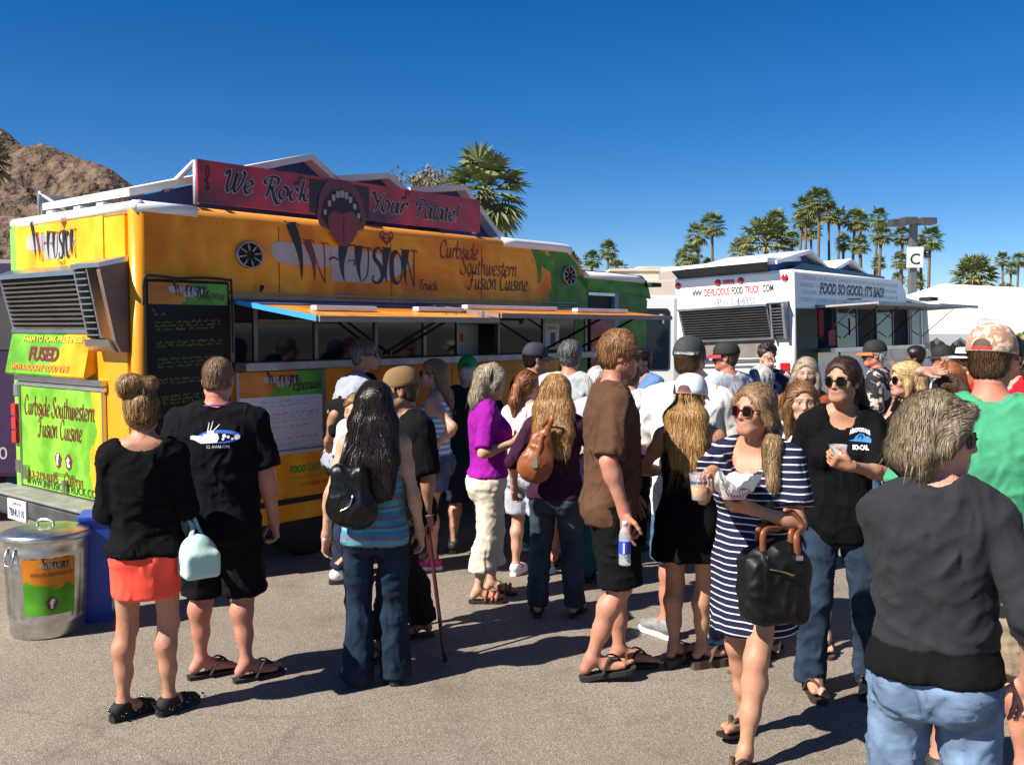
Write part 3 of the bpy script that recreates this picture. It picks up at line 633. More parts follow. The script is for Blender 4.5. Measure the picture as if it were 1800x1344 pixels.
def script_on(txt, xh, mapf, name, mat, parent, fit=None, **k):
    V, F, w = script_mesh(txt, xh, **k)
    if fit: V[:,0] *= fit/w
    return place2d(V, F, mapf, name, mat, parent)
def text_on(txt, size, mapf, name, mat, parent, fit=None, **k):
    V, F = font_mesh(txt, size, **k)
    if fit: V[:,0] *= fit/max(1e-6, V[:,0].max())
    return place2d(V, F, mapf, name, mat, parent)
def louvre(parent, y0, y1, z0, z1, out, n, flip=False):
    """exhaust hood on a truck's rear: sloped box with slats (rear face is x=0, outward -x)"""
    b = MB(); b.prism([(0,z1+.05),(-out-.03,z1-.01),(-out-.03,z1-.045),(0,z1-.0)], y0, y1, 'xz'); b.build('hood_top', metal, parent)
    for ya, yb in ((y0,y0+.03),(y1-.03,y1)):
        b = MB(); b.prism([(0,z1),(-out,z1-.03),(-out*.25,z0),(0,z0)], ya, yb, 'xz'); b.build('hood_side', dullmetal, parent)
    b = MB(); b.prism([(-.004,z1-.01),(-out*.55,z1-.05),(-.006,z0+.01)], y0+.04, y1-.04, 'xz'); b.build('hood_back', dark_in, parent)
    for k in range(n):
        t = (k+.6)/n; z = z1-.04-(z1-.05-z0)*t; x = -out+(out*.75)*t
        b = MB(); b.prism([(x-.012,z-.020),(x-.009,z-.024),(x+.035,z+.012),(x+.032,z+.016)], y0+.031, y1-.031, 'xz'); b.build('slat', metal, parent)
    b = MB(); b.box(-out*.25-.01,0,y0,y1,z0-.03,z0-.001); b.build('hood_sill', metal, parent)
TY = .8713
def wheel(parent, x, y, r=.40, w=.24):
    t = MB(); t.lathe([(r*.62,-w/2),(r*.93,-w/2),(r,-w*.32),(r,w*.32),(r*.93,w/2),(r*.62,w/2)], 28, (x,y,r), 'y'); o = t.build('wheel', black_rub, parent)
    h = MB(); h.lathe([(.0,-w*.30),(r*.30,-w*.32),(r*.5,-w*.22),(r*.61,-w*.42),(r*.61,w*.4)], 20, (x,y,r), 'y', False); h.build('rim', dullmetal, o)
def extr(parent, name, poly, y0, y1, mat): b = MB(); b.prism(poly, y0, y1, 'xz'); return b.build(name, mat, parent)
# ======================================================== orange truck
T = empty('food_truck', (-2.6304,6.9,0), TY, 'orange and green food truck with a red mouth sign on its roof', 'truck')
side_m = wrap_mat('wrap_side', 0, ORANGE, YEL, DEEP, (.085,.30,.025), 4.55, 1, .55, 2.6, gz=(.35,2.5))
rear_y = wrap_mat('wrap_rear_band', 1, (.80,.42,.010), (.86,.58,.05), (.74,.30,.006), GREEN, 1.86, 1, .10, 3)
rear_g = wrap_mat('wrap_rear_panel', 1, (.78,.34,.012), (.85,.48,.03), (.62,.18,.006), (.26,.60,.05), .62, 1, .30, 2.6)
fused_m = wrap_mat('wrap_rear_flap', 1, (.80,.36,.012), (.85,.5,.03), (.70,.22,.008), (.20,.52,.04), 1.10, 1, .45, 3.2)
L_, WID = 6.7, 1.97; HT = 2.786
def panel(name, x0, x1, z0, z1, y0=0.0, y1=.03, mat=side_m, ch=0): b = MB(); b.box(x0,x1,y0,y1,z0,z1,ch); return b.build(name, mat, T)
panel('side_panel', .065, 5.15, 2.105, HT-.06); panel('side_panel', .065, .775, .33, 2.105); panel('side_panel', .775, 5.40, .33, 1.558)
panel('side_panel', 5.15, 5.40, 1.56, 2.46, mat=side_m)
extr(T, 'side_panel', [(5.15,HT-.06),(5.15,2.46),(5.40,2.46),(6.62,2.44),(6.72,2.24),(5.40,2.29),(5.40,2.105),(5.152,2.105),(5.152,2.46)][0:0] or [(5.15,2.46),(5.40,2.30),(6.0,2.29),(6.72,2.24),(6.62,2.46),(5.25,2.48),(5.18,2.66),(5.15,2.72)], 0, .03, side_m)
panel('side_panel', 6.02, 6.62, .45, 2.285)
extr(T, 'nose_panel', [(6.62,.45),(7.15,.45),(7.15,1.05),(6.95,1.25),(6.70,1.30),(6.62,1.5)], .0, .03, side_m)
extr(T, 'roof', [(0.06,HT-.03),(5.0,HT-.03),(5.18,HT-.14),(5.28,2.50),(6.55,2.47),(6.66,2.30),(6.66,2.26),(6.5,2.40),(5.22,2.44),(5.12,HT-.16),(4.95,HT-.08),(.06,HT-.08)], .04, WID-.04, white_paint)
b = MB(); b.box(.06,6.65,WID-.03,WID,.33,2.44); b.box(.06,5.1,WID-.03,WID,2.44,HT-.06); b.build('far_side', side_m, T)
b = MB(); b.tube([(0.05,0.045,HT-.055),(5.0,.045,HT-.055),(5.2,.045,2.60),(5.30,.045,2.49),(6.55,.045,2.465)], .05, 10); b.build('roof_rail', pm('rail_orange',(.62,.24,.03),rough=.4,var=.1), T)
b = MB(); b.tube([(0.02,0.04,HT-.05),(.50,.037,HT-.048)], .0515, 10); b.build('roof_rail', white_paint, T)
b = MB(); b.tube(bez([(3.95,.033,HT-.043),(4.95,.033,HT-.043),(5.08,.033,HT-.075)],6), .055, 10); b.build('roof_rail', white_paint, T)
b = MB(); b.tube([(5.32,.033,2.478),(6.4,.033,2.462),(6.56,.033,2.45)], .05, 10); b.build('roof_rail', white_paint, T)
b = MB(); b.tube([(.045,.0,HT-.045),(.045,WID,HT-.045)], .046, 10); b.build('roof_rail', white_paint, T)
b = MB(); b.tube([(.065,.065,.33),(.065,.065,HT-.05)], .066, 14); b.build('corner_post', pm('corner_orange',(.74,.30,.010),rough=.35,var=.06), T)
b = MB(); b.tube([(.065,WID-.065,.42),(.065,WID-.065,HT-.05)], .066, 14); b.build('corner_post', pm('corner_green',(.20,.52,.035),rough=.35,var=.08), T)
seam = pm('panel_seam', (.20,.06,.008), rough=.6, var=.2)
for x in (1.22,2.42,3.62,4.82): panel('panel_joint', x-.004, x+.004, 2.13, HT-.10, -.0022, -.0002, seam)
for x in (2.0,3.2,4.4): panel('panel_joint', x-.004, x+.004, .335, 1.55, -.0022, -.0002, seam)
b = MB()
for k in range(84): b.lathe([(.006,0),(.0045,-.0025),(0,-.003)], 6, (.12+.06*k,-.0002,HT-.115), 'y', False)
for k in range(84): b.lathe([(.006,0),(.0045,-.0025),(0,-.003)], 6, (.12+.06*k,-.0002,.40), 'y', False)
tag(b.build('rivets', pm('rivet_orange',(.5,.17,.02),rough=.4), T), kind='stuff')
# bottom skirt, stripe, wheels, underside
panel('stripe', .08, 5.38, .470, .515, -.006, -.001, black_rub)
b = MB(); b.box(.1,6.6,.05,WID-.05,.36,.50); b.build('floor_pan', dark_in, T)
for x in (1.55,5.7):
    for y in (.16, WID-.16): wheel(T, x, y)
# rear face (x = 0)
def rpanel(name, y0, y1, z0, z1, x0=-.004, x1=.03, mat=rear_y, ch=0): b = MB(); b.box(x0,x1,y0,y1,z0,z1,ch); return b.build(name, mat, T)
rpanel('rear_panel', .13, WID-.13, 2.35, HT-.10, 0, .03); rpanel('rear_panel', .13, WID-.13, .55, 2.349, 0, .03, pm('corner_orange',(.8,.3,.01)))
rpanel('banner', .42, 1.84, 2.345, 2.70, -.010, -.001, rear_y)
rpanel('rear_panel', 1.845, WID-.02, .56, 2.70, -.008, -.0005, pm('wrap_green',(.24,.58,.045),rough=.35,var=.18,vs=5,coat=.2))
louvre(T, .56, 1.90, 1.88, 2.32, .13, 11)
b = MB(); b.prism([(0,2.37),(-.20,2.32),(-.20,2.28),(-.10,1.80),(-.06,1.72),(0,1.72)], .10, .15, 'xz'); b.build('vent_side', pm('vent_brown',(.20,.13,.10),rough=.6,metal=.3,var=.2), T)
b = MB(); b.prism([(0,2.40),(-.215,2.34),(-.215,2.31),(0,2.36)], .09, .50, 'xz'); b.build('vent_top', metal, T)
for ya in (.28,.47): b = MB(); b.prism([(0,2.355),(-.205,2.305),(-.11,1.82),(0,1.80)], ya, ya+.02, 'xz'); b.build('vent_side', dullmetal, T)
for k in range(11):
    t = k/10; z = 2.28-.44*t; x = -.205+.09*t; b = MB(); b.box(x-.008,x+.03,.30,.47,z-.004,z+.006); b.build('slat', metal, T)
b = MB(); b.prism([(-.003,2.33),(-.11,2.28),(-.05,1.82),(-.003,1.82)], .30, .47, 'xz'); b.build('vent_back', dark_in, T)
b = MB(); b.prism([(0,1.80),(-.13,1.81),(-.12,1.76),(-.07,1.72),(0,1.72)], .15, .50, 'xz'); b.build('vent_bottom', metal, T)
fl = MB(); fl.prism([(0,1.85),(-.03,1.86),(-.10,1.53),(-.09,1.515),(0,1.56)], .58, 1.90, 'xz'); fl = fl.build('rear_flap', fused_m, T)
rpanel('trim', .42, 1.86, 1.465, 1.508, -.05, -.001, metal); rpanel('trim', .42, 1.86, 1.425, 1.455, -.03, -.001, pm('alu_bright',(.7,.7,.7),rough=.3,metal=.9,var=.1))
dr = rpanel('rear_door', .46, 1.80, .61, 1.42, -.022, -.001, rear_g)
for y in (.44,1.81): rpanel('door_frame', y, y+.025, .60, 1.425, -.028, -.0015, metal)
rpanel('door_frame', .44, 1.835, .575, .60, -.028, -.0015, metal)
b = MB(); b.box(-.06,-.022,1.68,1.72,.66,.78,.008); b.build('latch', metal, dr); b = MB(); b.box(-.06,-.022,1.02,1.06,.62,.72,.008); b.build('latch', metal, dr)
for k in range(3): rpanel('tail_light', 1.865, 1.955, .94+.112*k, 1.045+.112*k, -.045, -.009, redl, .012)
rpanel('fuel_door', 1.88, 1.95, .70, .80, -.02, -.009, metal, .005); rpanel('vent_plate', 1.88, 1.955, 1.33, 1.43, -.016, -.009, dullmetal)
b = MB(); b.box(-.22,-.02,.25,2.12,.40,.56,.03); bm_ = b.build('bumper', pm('bumper_steel',(.12,.115,.11),rough=.5,metal=.6,var=.3,vs=6), T)
b = MB(); b.box(-.24,-.0,.24,2.14,.562,.585,.008); b.build('step_plate', pm('step_alu',(.34,.33,.30),rough=.55,metal=.5,var=.3), T)
b = MB(); b.box(-.255,-.221,1.85,2.0,.36,.50,.02); b.build('bumper_guard', black_rub, T)
lp = rpanel('licence_plate', 1.28, 1.60, .385, .545, -.236, -.222, pm('plate_white',(.72,.72,.72),rough=.4,var=.03))
text_on('7BNU110', .085, lambda a, c: (-.238, 1.575-a, .415+c), 'lettering', pm('plate_blue',(.03,.04,.12),rough=.5,var=0), lp, fit=.27, bold=.002); text_on('California', .04, lambda a, c: (-.238, 1.53-a, .505+c), 'lettering', redp, lp, fit=.18, shear=.2)
RM = lambda y0, z0, x=-.012: (lambda a, c, off=0: (x-off, y0-a, z0+c))
logo(RM(1.62,2.42,-.013), T, .20)
script_on('Truck', .030, RM(1.13,2.372,-.013), 'lettering', rustp, T)
def flapm(y0, z0): return lambda a, c: (-.032-(1.86-(z0+c))*.212-.004, y0-a, z0+c)
text_on('FARM TO FORK FRESHNESS', .062, flapm(1.66,1.785), 'lettering', pm('yellow_green_print',(.42,.42,.03),rough=.5,var=0), fl, fit=.98, bold=.003)
text_on('FUSED', .145, flapm(1.52,1.640), 'lettering', redp, fl, fit=.50, bold=.006); text_on('WITH A ROCKIN\' GOOD TIME', .062, flapm(1.80,1.560), 'lettering', pm('orange_print',(.62,.22,.02),rough=.5,var=0), fl, fit=.98, bold=.004)
D_ = lambda y0, z0: (lambda a, c: (-.026, y0-a, z0+c))
script_on('Curbside Southwestern', .092, D_(1.745,1.195), 'lettering', redp, dr, fit=1.17, shear=.12); script_on('Fusion Cuisine', .092, D_(1.50,1.030), 'lettering', redp, dr, fit=.72, shear=.12)
for y, c in ((1.17,'f'),(1.00,'t')):
    k = [(y-.055+.02*math.sin(i*2.3), .765+.0) for i in range(1)]; bl = [( .052*math.cos(t)*(1+.16*math.sin(5*t)), .062*math.sin(t)*(1+.12*math.sin(7*t))) for t in np.linspace(0,2*PI,22)[:-1]]
    flat(bl, (lambda yy: (lambda a, c_: (-.0255, yy-a, .86+c_)))(y), 'badge', redp, dr); text_on(c, .12, (lambda yy: (lambda a, c_: (-.0285, yy-a, .825+c_)))(y+.022), 'lettering', whitep, dr, bold=.006)
text_on('INFUSIONTRUCK', .042, D_(1.26,.735), 'lettering', blackp, dr, fit=.36); script_on('', .05, D_(1.7,.7), 'lettering', rustp, dr) if False else None
text_on('213-219-0375', .085, D_(1.735,.680), 'lettering', rustp, dr, fit=.55, bold=.002); script_on('Catering', .055, D_(1.09,.685), 'lettering', rustp, dr, fit=.36, shear=.1)
text_on('WWW.INFUSIONTRUCK.COM', .088, D_(1.735,.622+.0), 'lettering', blackp, dr, fit=1.22)
# side lettering
SM = lambda x0, z0, y=-.003: (lambda a, c, off=0: (x0+a, y-off, z0+c))
logo(SM(1.19,2.275), T, .295, sx=.380)
script_on('Truck', .058, SM(2.755,2.235), 'lettering', blackp, T, shear=.1)
script_on('Curbside', .098, SM(3.03,2.545), 'lettering', redp, T, fit=.54, shear=.12); script_on('Southwestern', .098, SM(3.32,2.405), 'lettering', redp, T, fit=.84, shear=.12); script_on('Fusion Cuisine', .098, SM(3.43,2.265), 'lettering', blackp, T, fit=.90, shear=.12)
def speaker_grille(x, z, rx, rz):
    b = MB(); n = 28; R_ = []
    for k, (q, y) in enumerate(((1.0,-.001),(1.0,-.022),(.90,-.030),(.86,-.018))): R_.append([(x+rx*q*math.cos(2*PI*i/n), y, z+rz*q*math.sin(2*PI*i/n)) for i in range(n)])
    b.loft(R_, True, False); o = b.build('loudspeaker', dullmetal, T); b = MB(); b.add([(x+rx*.87*math.cos(2*PI*i/n), -.006, z+rz*.87*math.sin(2*PI*i/n)) for i in range(n)], [tuple(range(n))]); b.build('cone', black_rub, o)
    for i in range(8): a = i*PI/4+.2; b = MB(); b.tube([(x+rx*.3*math.cos(a),-.02,z+rz*.3*math.sin(a)),(x+rx*.9*math.cos(a),-.022,z+rz*.9*math.sin(a))], .008, 5); b.build('spoke', dullmetal, o)
speaker_grille(.94, 2.450, .125, .105); speaker_grille(5.04, 2.455, .12, .105)
text_on('FOOD CART UNLIMITED', .075, SM(1.30,.72,-.003), 'lettering', greenp, T, fit=.62, bold=.006); text_on('FULL COOKS & HOUSE', .04, SM(1.33,.665,-.003), 'lettering', greenp, T, fit=.5); text_on('714-850-0323', .042, SM(1.40,.60,-.003), 'lettering', rustp, T, fit=.34)
text_on('apsi!', .10, SM(1.0,.60,-.003), 'lettering', greenp, T, bold=.003); text_on('LU', .16, SM(.93,.70,-.003), 'lettering', greenp, T)
# windows: sills, mullions, panes, dark room behind
b = MB(); b.box(.79,5.38,-.16,.03,1.562,1.628,.008); b.build('counter', pm('counter_alu',(.30,.29,.29),rough=.45,metal=.8,var=.2,vs=10), T)
b = MB(); b.box(.78,1.97,-.09,-.001,.885,.915,.006); b.build('ledge', pm('ledge_alu',(.55,.54,.52),rough=.45,metal=.5,var=.15), T)
fr = pm('window_frame', (.20,.18,.17), rough=.45, metal=.8, var=.2)
xs = [.775,.985,1.575,2.235,2.83,3.275,3.87,4.60,5.36]
for i, x in enumerate(xs): b = MB(); b.box(x-.018,x+.018,-.012,.04,1.629,2.104,.003); b.build('window_post', fr, T)
b = MB(); b.box(.79,5.36,-.014,.041,2.075,2.1045); b.build('window_head', fr, T)
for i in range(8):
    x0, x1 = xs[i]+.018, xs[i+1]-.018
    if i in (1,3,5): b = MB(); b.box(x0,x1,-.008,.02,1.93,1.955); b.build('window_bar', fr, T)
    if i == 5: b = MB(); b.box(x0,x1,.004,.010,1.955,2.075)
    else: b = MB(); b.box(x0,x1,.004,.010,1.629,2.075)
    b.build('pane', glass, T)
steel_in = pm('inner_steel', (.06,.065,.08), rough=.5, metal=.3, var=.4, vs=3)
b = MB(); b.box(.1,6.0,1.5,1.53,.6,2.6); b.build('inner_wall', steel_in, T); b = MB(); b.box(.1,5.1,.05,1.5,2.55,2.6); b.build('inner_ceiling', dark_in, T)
b = MB(); b.box(3.4,3.86,.25,.7,1.3,1.93,.02); fz = b.build('fridge', pm('fridge',(.5,.5,.5),rough=.4), T); b = MB(); b.box(3.5,3.62,.236,.249,1.75,1.83); b.build('sticker', pm('sticker_orange',(.6,.12,.02)), fz)
b = MB(); b.box(2.3,2.75,.5,.9,1.3,1.98,.02); b.build('cabinet', pm('cab_blue',(.05,.10,.22),rough=.5), T)
b = MB(); b.box(1.05,1.5,.4,.8,1.3,1.9,.02); b.build('cabinet', dark_in, T)
pp = MB(); pp.box(4.62,4.86,-.012,-.006,1.66,1.93); pp = pp.build('menu_paper', pm('paper',(.6,.6,.62),rough=.7), T); text_on('MENU', .05, SM(4.66,1.87,-.014), 'lettering', blackp, pp, fit=.16); flat([(4.71,1.68),(4.79,1.68),(4.79,1.84),(4.71,1.84)], lambda a,c: (a,-.014,c), 'print', pm('blueprint',(.05,.07,.2)), pp)
# driver's door opening
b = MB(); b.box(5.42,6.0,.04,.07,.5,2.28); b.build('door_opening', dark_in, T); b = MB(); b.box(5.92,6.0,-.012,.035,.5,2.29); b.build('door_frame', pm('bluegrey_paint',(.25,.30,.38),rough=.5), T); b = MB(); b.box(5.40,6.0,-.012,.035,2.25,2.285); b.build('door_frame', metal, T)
b = MB(); b.box(5.44,5.9,-.02,.0,1.2,1.98); b.build('poster', pm('poster_red',(.42,.16,.13),rough=.7,var=.25,vs=9), T)
# menu board and specials board
mb_ = MB(); mb_.box(.055,.735,-.035,-.002,1.02,2.235,.008); mb_ = mb_.build('menu_board', pm('menu_black',(.006,.006,.006),rough=.45,var=.2,vs=4,spec=.2), T)
hd = MB(); hd.box(.075,.715,-.040,-.036,2.06,2.215); hd = hd.build('board_header', wrap_mat('wrap_menu',0,(.55,.20,.03),(.62,.28,.06),(.45,.13,.02),(.12,.36,.05),.38,1,.25,5), mb_)
logo(SM(.24,2.115,-.042), hd, .075, True, False); script_on('Menu', .048, SM(.475,2.095,-.046), 'lettering', pm('brown_print',(.10,.03,.015),rough=.5,var=0), hd, bold=.2)
chalk = pm('chalk_green', (.22,.30,.05), rough=.9, var=.4, vs=40); chalk2 = pm('chalk_pink', (.35,.10,.14), rough=.9, var=.3, vs=40)
def scribble(parent, x0, x1, z, h, mat, seed, y=-.0365):
    rg = random.Random(seed); x = x0; V = []; F = []
    while x < x1:
        wl = rg.uniform(.03,.09); pts = []; xx = x
        while xx < min(x+wl, x1): pts.append((xx, z+rg.choice((0,h,h*.5,h*.3,-h*.1))*rg.uniform(.7,1.1)+(xx-x0)*.03)); xx += h*.32
        if len(pts) > 2: v, f = ribbon(bez(pts,2), [h*.17]*len(bez(pts,2))); b0 = len(V); V += v.tolist(); F += [tuple(b0+i for i in q) for q in f]
        x += wl+rg.uniform(.012,.025)
    place2d(V, F, lambda a, c: (a, y, c), 'handwriting', mat, parent)
z = 1.98; sd = 1
scribble(mb_, .10, .26, z, .045, pm('chalk_grey',(.10,.12,.06)), 99)
for gq in range(8):
    z -= .055
    for r in range(3 if gq % 2 == 0 else 2): scribble(mb_, .12+.01*gq, .66-.06*(r == 2), z, .016, chalk if gq < 6 else chalk2 if gq == 7 else chalk, sd); z -= .026; sd += 1
    z -= .012
b = MB(); b.tube(bez([(.03,-.05,2.05),(.04,-.05,2.235),(.12,-.045,2.262),(.3,-.045,2.245),(.5,-.045,2.258),(.72,-.045,2.248),(.745,-.05,2.2),(.75,-.05,1.7)],6), .009, 6); b.build('cable', black_rub, mb_)
sb = MB(); sb.box(.80,1.60,-.05,-.002,.918,1.55,.006); sb = sb.build('specials_board', pm('whiteboard',(.50,.52,.58),rough=.35,var=.06,vs=3), T)
hd = MB(); hd.box(.80,1.595,-.056,-.051,1.352,1.548); hd = hd.build('board_header', wrap_mat('wrap_spec',0,(.58,.20,.03),(.62,.28,.06),(.48,.13,.02),(.12,.36,.05),1.20,1,.35,5,gz=(-1.2,1.45)), sb)
logo(SM(1.02,1.425,-.058), hd, .085, True, False); script_on('Specials', .05, SM(1.30,1.400,-.062), 'lettering', blackp, hd, fit=.27)
flat([(1.32,1.385),(1.56,1.405),(1.56,1.41),(1.32,1.392)], lambda a,c: (a,-.058,c), 'underline', blackp, hd)
pk = pm('marker_pink', (.55,.03,.16), rough=.6, var=.2); bl = pm('marker_blue', (.08,.20,.42), rough=.6, var=.2); gn = pm('marker_green', (.05,.35,.25), rough=.6)
for k, (zz, m_, hh) in enumerate(((1.30,bl,.02),(1.265,bl,.02),(1.195,pk,.020),(1.17,gn,.012),(1.09,pk,.020),(.995,pk,.018),(1.14,pk,.012),(.955,pk,.012))): scribble(sb, 1.0, 1.56-.1*(k % 3 == 1), zz, hh, m_, 50+k, -.0515)
panel('side_trim', 1.62, 1.655, .92, 1.555, -.025, -.001, fr); panel('side_trim', .775, 5.38, 2.108, 2.128, -.02, -.001, fr); panel('side_rail', .75, 5.15, 2.150, 2.165, -.03, -.015, fr)
b = MB(); b.tube([(1.02,-.03,2.175),(1.02,-.05,2.20)], .012, 6); b.build('hook', black_rub, T); b = MB(); b.lathe([(.0,0),(.016,.002),(.016,.03),(0,.032)], 8, (1.02,-.05,2.19)); b.build('hook', black_rub, T)
# grey sheet and papers below counter
panel('side_sheet', 2.42, 2.70, .9, 1.55, -.012, -.001, pm('sheet_grey',(.38,.36,.33),rough=.6,var=.15))
# awning: two flaps
awn = wrap_mat('wrap_awning', 0, (.60,.20,.02), (.72,.36,.08), (.45,.12,.01), None, 0, 0); edge = pm('awning_edge', (.26,.20,.18), rough=.5, var=.15, metal=.3); bluet = pm('blue_trim', (.05,.30,.62), rough=.4, var=.05)
def flap(name, x0, x1, zi, zo, out, blue):
    b = MB(); b.prism([(-.03,zi),(-out,zo),(-out,zo-.018),(-.03,zi-.018)], x0, x1, 'yz'); o = b.build(name, awn, T)
    for y0, y1, mt, dz in ((-out-.02,-out,edge,0),): b = MB(); b.box(x0,x1,y0,y1,zo-.035,zo+.008,.004); b.build('edge_trim', mt, o)
    b = MB(); b.prism([(-.03,zi+.006),(-out,zo+.010),(-out,zo-.03),(-.03,zi-.03)], x0-.018, x0-.001, 'yz'); b.build('edge_trim', bluet if blue else edge, o)
    b = MB(); b.prism([(-.02,zi+.012),(-.30,zi-.27*(zi-zo)+.010),(-.30,zi-.27*(zi-zo)+.001),(-.02,zi+.001)], x0, x1, 'yz'); b.build('hinge_strip', pm('hinge_blue',(.06,.10,.22),rough=.5), o)
    return o
a1 = flap('awning', .80, 2.72, 2.100, 1.968, 1.0, True); a2 = flap('awning', 2.74, 5.52, 2.105, 2.006, 1.0, False)
for x0, x1, y0, o, zz in ((1.05,1.65,-.60,a1,2.028),(2.15,2.70,-.55,a1,2.034),(2.80,4.10,-.50,a2,2.062),(4.3,5.2,-.60,a2,2.052)): b = MB(); b.box(x0,x1,y0-.07,y0,zz-.004,zz+.03,.006); b.build('stay_bar', pm('white_bar',(.80,.80,.78),rough=.4), o)
for x in (2.30,2.42,4.6,5.2): b = MB(); b.tube([(x,-.02,1.66),(x+.05,-.75,2.0)], .012, 6); b.build('gas_strut', black_rub, a1 if x < 2.7 else a2)
for x in (2.55,5.4): b = MB(); b.box(x-.02,x+.02,-.98,-.94,1.93,2.03,.004); b.build('clamp', metal, a1 if x < 2.7 else a2)
# roof sign with mouth
sgm = pm('sign_red', (.30,.012,.018), rough=.35, var=0, coat=.2); N, L, p = nodes_of(sgm); tc = N.new('ShaderNodeTexCoord'); nz = N.new('ShaderNodeTexNoise'); nz.inputs['Scale'].default_value = 2.6; nz.inputs['Detail'].default_value = 6; L.new(tc.outputs['Object'], nz.inputs['Vector']); rp = N.new('ShaderNodeValToRGB'); e = rp.color_ramp.elements; e[0].position = .32; e[0].color = (.035,.008,.012,1); e[1].position = .66; e[1].color = (.62,.018,.025,1); x = e.new(.48); x.color = (.34,.012,.020,1); L.new(nz.outputs[0], rp.inputs[0]); L.new(rp.outputs[0], p.inputs['Base Color'])
sg = MB(); sg.box(.50,3.59,-.012,.012,2.812,3.124); sg = sg.build('roof_sign', sgm, T)
for pts in ([(.51,.03,2.80),(.51,.03,3.12)],[(.51,.04,3.11),(.40,.50,2.80)],[(3.55,.03,2.8),(3.55,.03,3.11)]): b = MB(); b.tube(pts, .022, 4); b.build('sign_bracket', pm('alu_grey',(.48,.50,.54),rough=.45,metal=.4,var=.1), sg)
X2 = lambda y: (lambda a, c: (a, y, c))
flat([(1.52,2.83),(2.16,2.83),(2.16,3.10),(1.52,3.10)], X2(-.0135), 'backdrop', pm('sign_dark',(.035,.012,.014),rough=.4,var=.3,vs=8), sg)
def outl(txt, xh, x, z, fit):
    V, F, w = script_mesh(txt, xh, bold=.26, thin=.10, shear=.22, grow=.10); k = fit/w; V[:,0] *= k; place2d(V, F, lambda a, c: (x+a, -.0150, z+c), 'lettering', pm('pale_outline',(.55,.53,.52),rough=.5,var=0), sg)
    V, F, w = script_mesh(txt, xh, bold=.26, thin=.10, shear=.22); V[:,0] *= k; place2d(V, F, lambda a, c: (x+a, -.0175, z+c), 'lettering', blackp, sg)
outl('We', .100, .70, 2.915, .27); outl('Rock', .100, 1.06, 2.905, .44); outl('Your', .100, 2.16, 2.900, .43); outl('Palate!', .100, 2.70, 2.888, .58)
lip = pm('mouth_lip', (.15,.022,.03), rough=.35, var=.25, vs=9); tng = pm('mouth_tongue', (.19,.016,.03), rough=.35, var=.25, vs=6); tooth = pm('mouth_teeth', (.34,.31,.31), rough=.4, var=.1)
XM = lambda y: (lambda a, c: (1.855+(a-1.985)*.74, y, c))
cx, cz = 1.97, 2.955
flat([(1.62,2.80),(1.66,2.98),(1.74,3.08),(1.84,3.122),(1.93,3.10),(1.99,3.118),(2.10,3.115),(2.22,3.06),(2.30,2.95),(2.34,2.80),(2.30,2.73),(2.1,2.70),(1.8,2.70),(1.66,2.73)], XM(-.020), 'lip_print', lip, sg)
flat([(1.68,2.80),(1.72,2.93),(1.82,3.02),(1.96,3.045),(2.12,3.02),(2.22,2.94),(2.28,2.80),(2.2,2.74),(1.76,2.74)], XM(-.0225), 'mouth_print', blackp, sg)
for k in range(9):
    t = -1+2*k/8; ax = cx+.01+t*.245; az = 3.035-.175*t*t; w = .030*(1-.25*abs(t)); h = .062*(1-.3*abs(t)); flat([(ax-w,az),(ax+w,az-.0),(ax+w*.9,az-h*.8),(ax+w*.4,az-h),(ax-w*.4,az-h),(ax-w*.9,az-h*.8)], XM(-.025), 'tooth_print', tooth, sg)
flat([(1.76,2.80),(1.84,2.86),(1.97,2.84),(2.12,2.87),(2.24,2.80),(2.20,2.70),(2.13,2.62),(2.04,2.575),(1.94,2.575),(1.84,2.64),(1.78,2.72)], XM(-.0275), 'tongue_print', tng, sg)
flat([(1.985,2.60),(2.0,2.60),(2.005,2.82),(1.99,2.82)], XM(-.030), 'tongue_line', pm('tongue_dark',(.14,.012,.025),rough=.5,var=0), sg)
b = MB(); nt = ribbon(bez([(.56,2.93),(.59,2.915),(.575,2.955),(.555,2.975),(.585,3.0),(.595,3.06),(.58,3.08),(.57,3.03),(.585,2.93),(.57,2.90)],5), [.010]*46); place2d(nt[0], nt[1], X2(-.0145), 'note_print', blackp, sg)
for x, z in ((1.40,3.03),(2.58,3.03)): place2d([(x-.03,z),(x+.02,z+.012),(x+.025,z+.07),(x+.08,z+.05),(x+.08,z+.058),(x+.018,z+.085),(x+.012,z+.03),(x-.03,z+.025)], [(0,1,6,7),(1,2,5,6),(2,3,4,5)], X2(-.0145), 'note_print', blackp, sg)
# roof hatches (open, white rims, blue lining)
rim = pm('hatch_rim', (.66,.64,.60), rough=.5, var=.1, vs=5); lining = pm('hatch_blue', (.02,.06,.22), rough=.6, var=.15)
for (xa,za),(xp,zp_),(xb,zb) in (((.08,2.885),(1.72,3.35),(2.48,2.90)),((1.95,3.19),(2.59,3.295),(3.42,2.88)),((2.86,3.19),(3.61,3.295),(4.16,2.85))):
    ho = MB(); ho.prism([(xa,za),(xp,zp_),(xp,zp_-.055),(xa,za-.055)], .20, 1.55, 'xz'); ho.prism([(xp+.001,zp_),(xb,zb),(xb-.05,zb-.03),(xp+.001,zp_-.056)], .20, 1.55, 'xz'); ho = ho.build('roof_hatch', rim, T)
    b = MB(); b.prism([(xa+.05,za-.056),(xp,zp_-.058),(xb-.06,zb-.03),(xb-.1,HT-.02),(xa+.1,HT-.02)], .32, .34, 'xz'); b.build('lining', lining, ho)
b = MB(); b.box(.12,1.0,1.70,1.73,2.80,2.98); b.build('roof_rack', dullmetal, T)
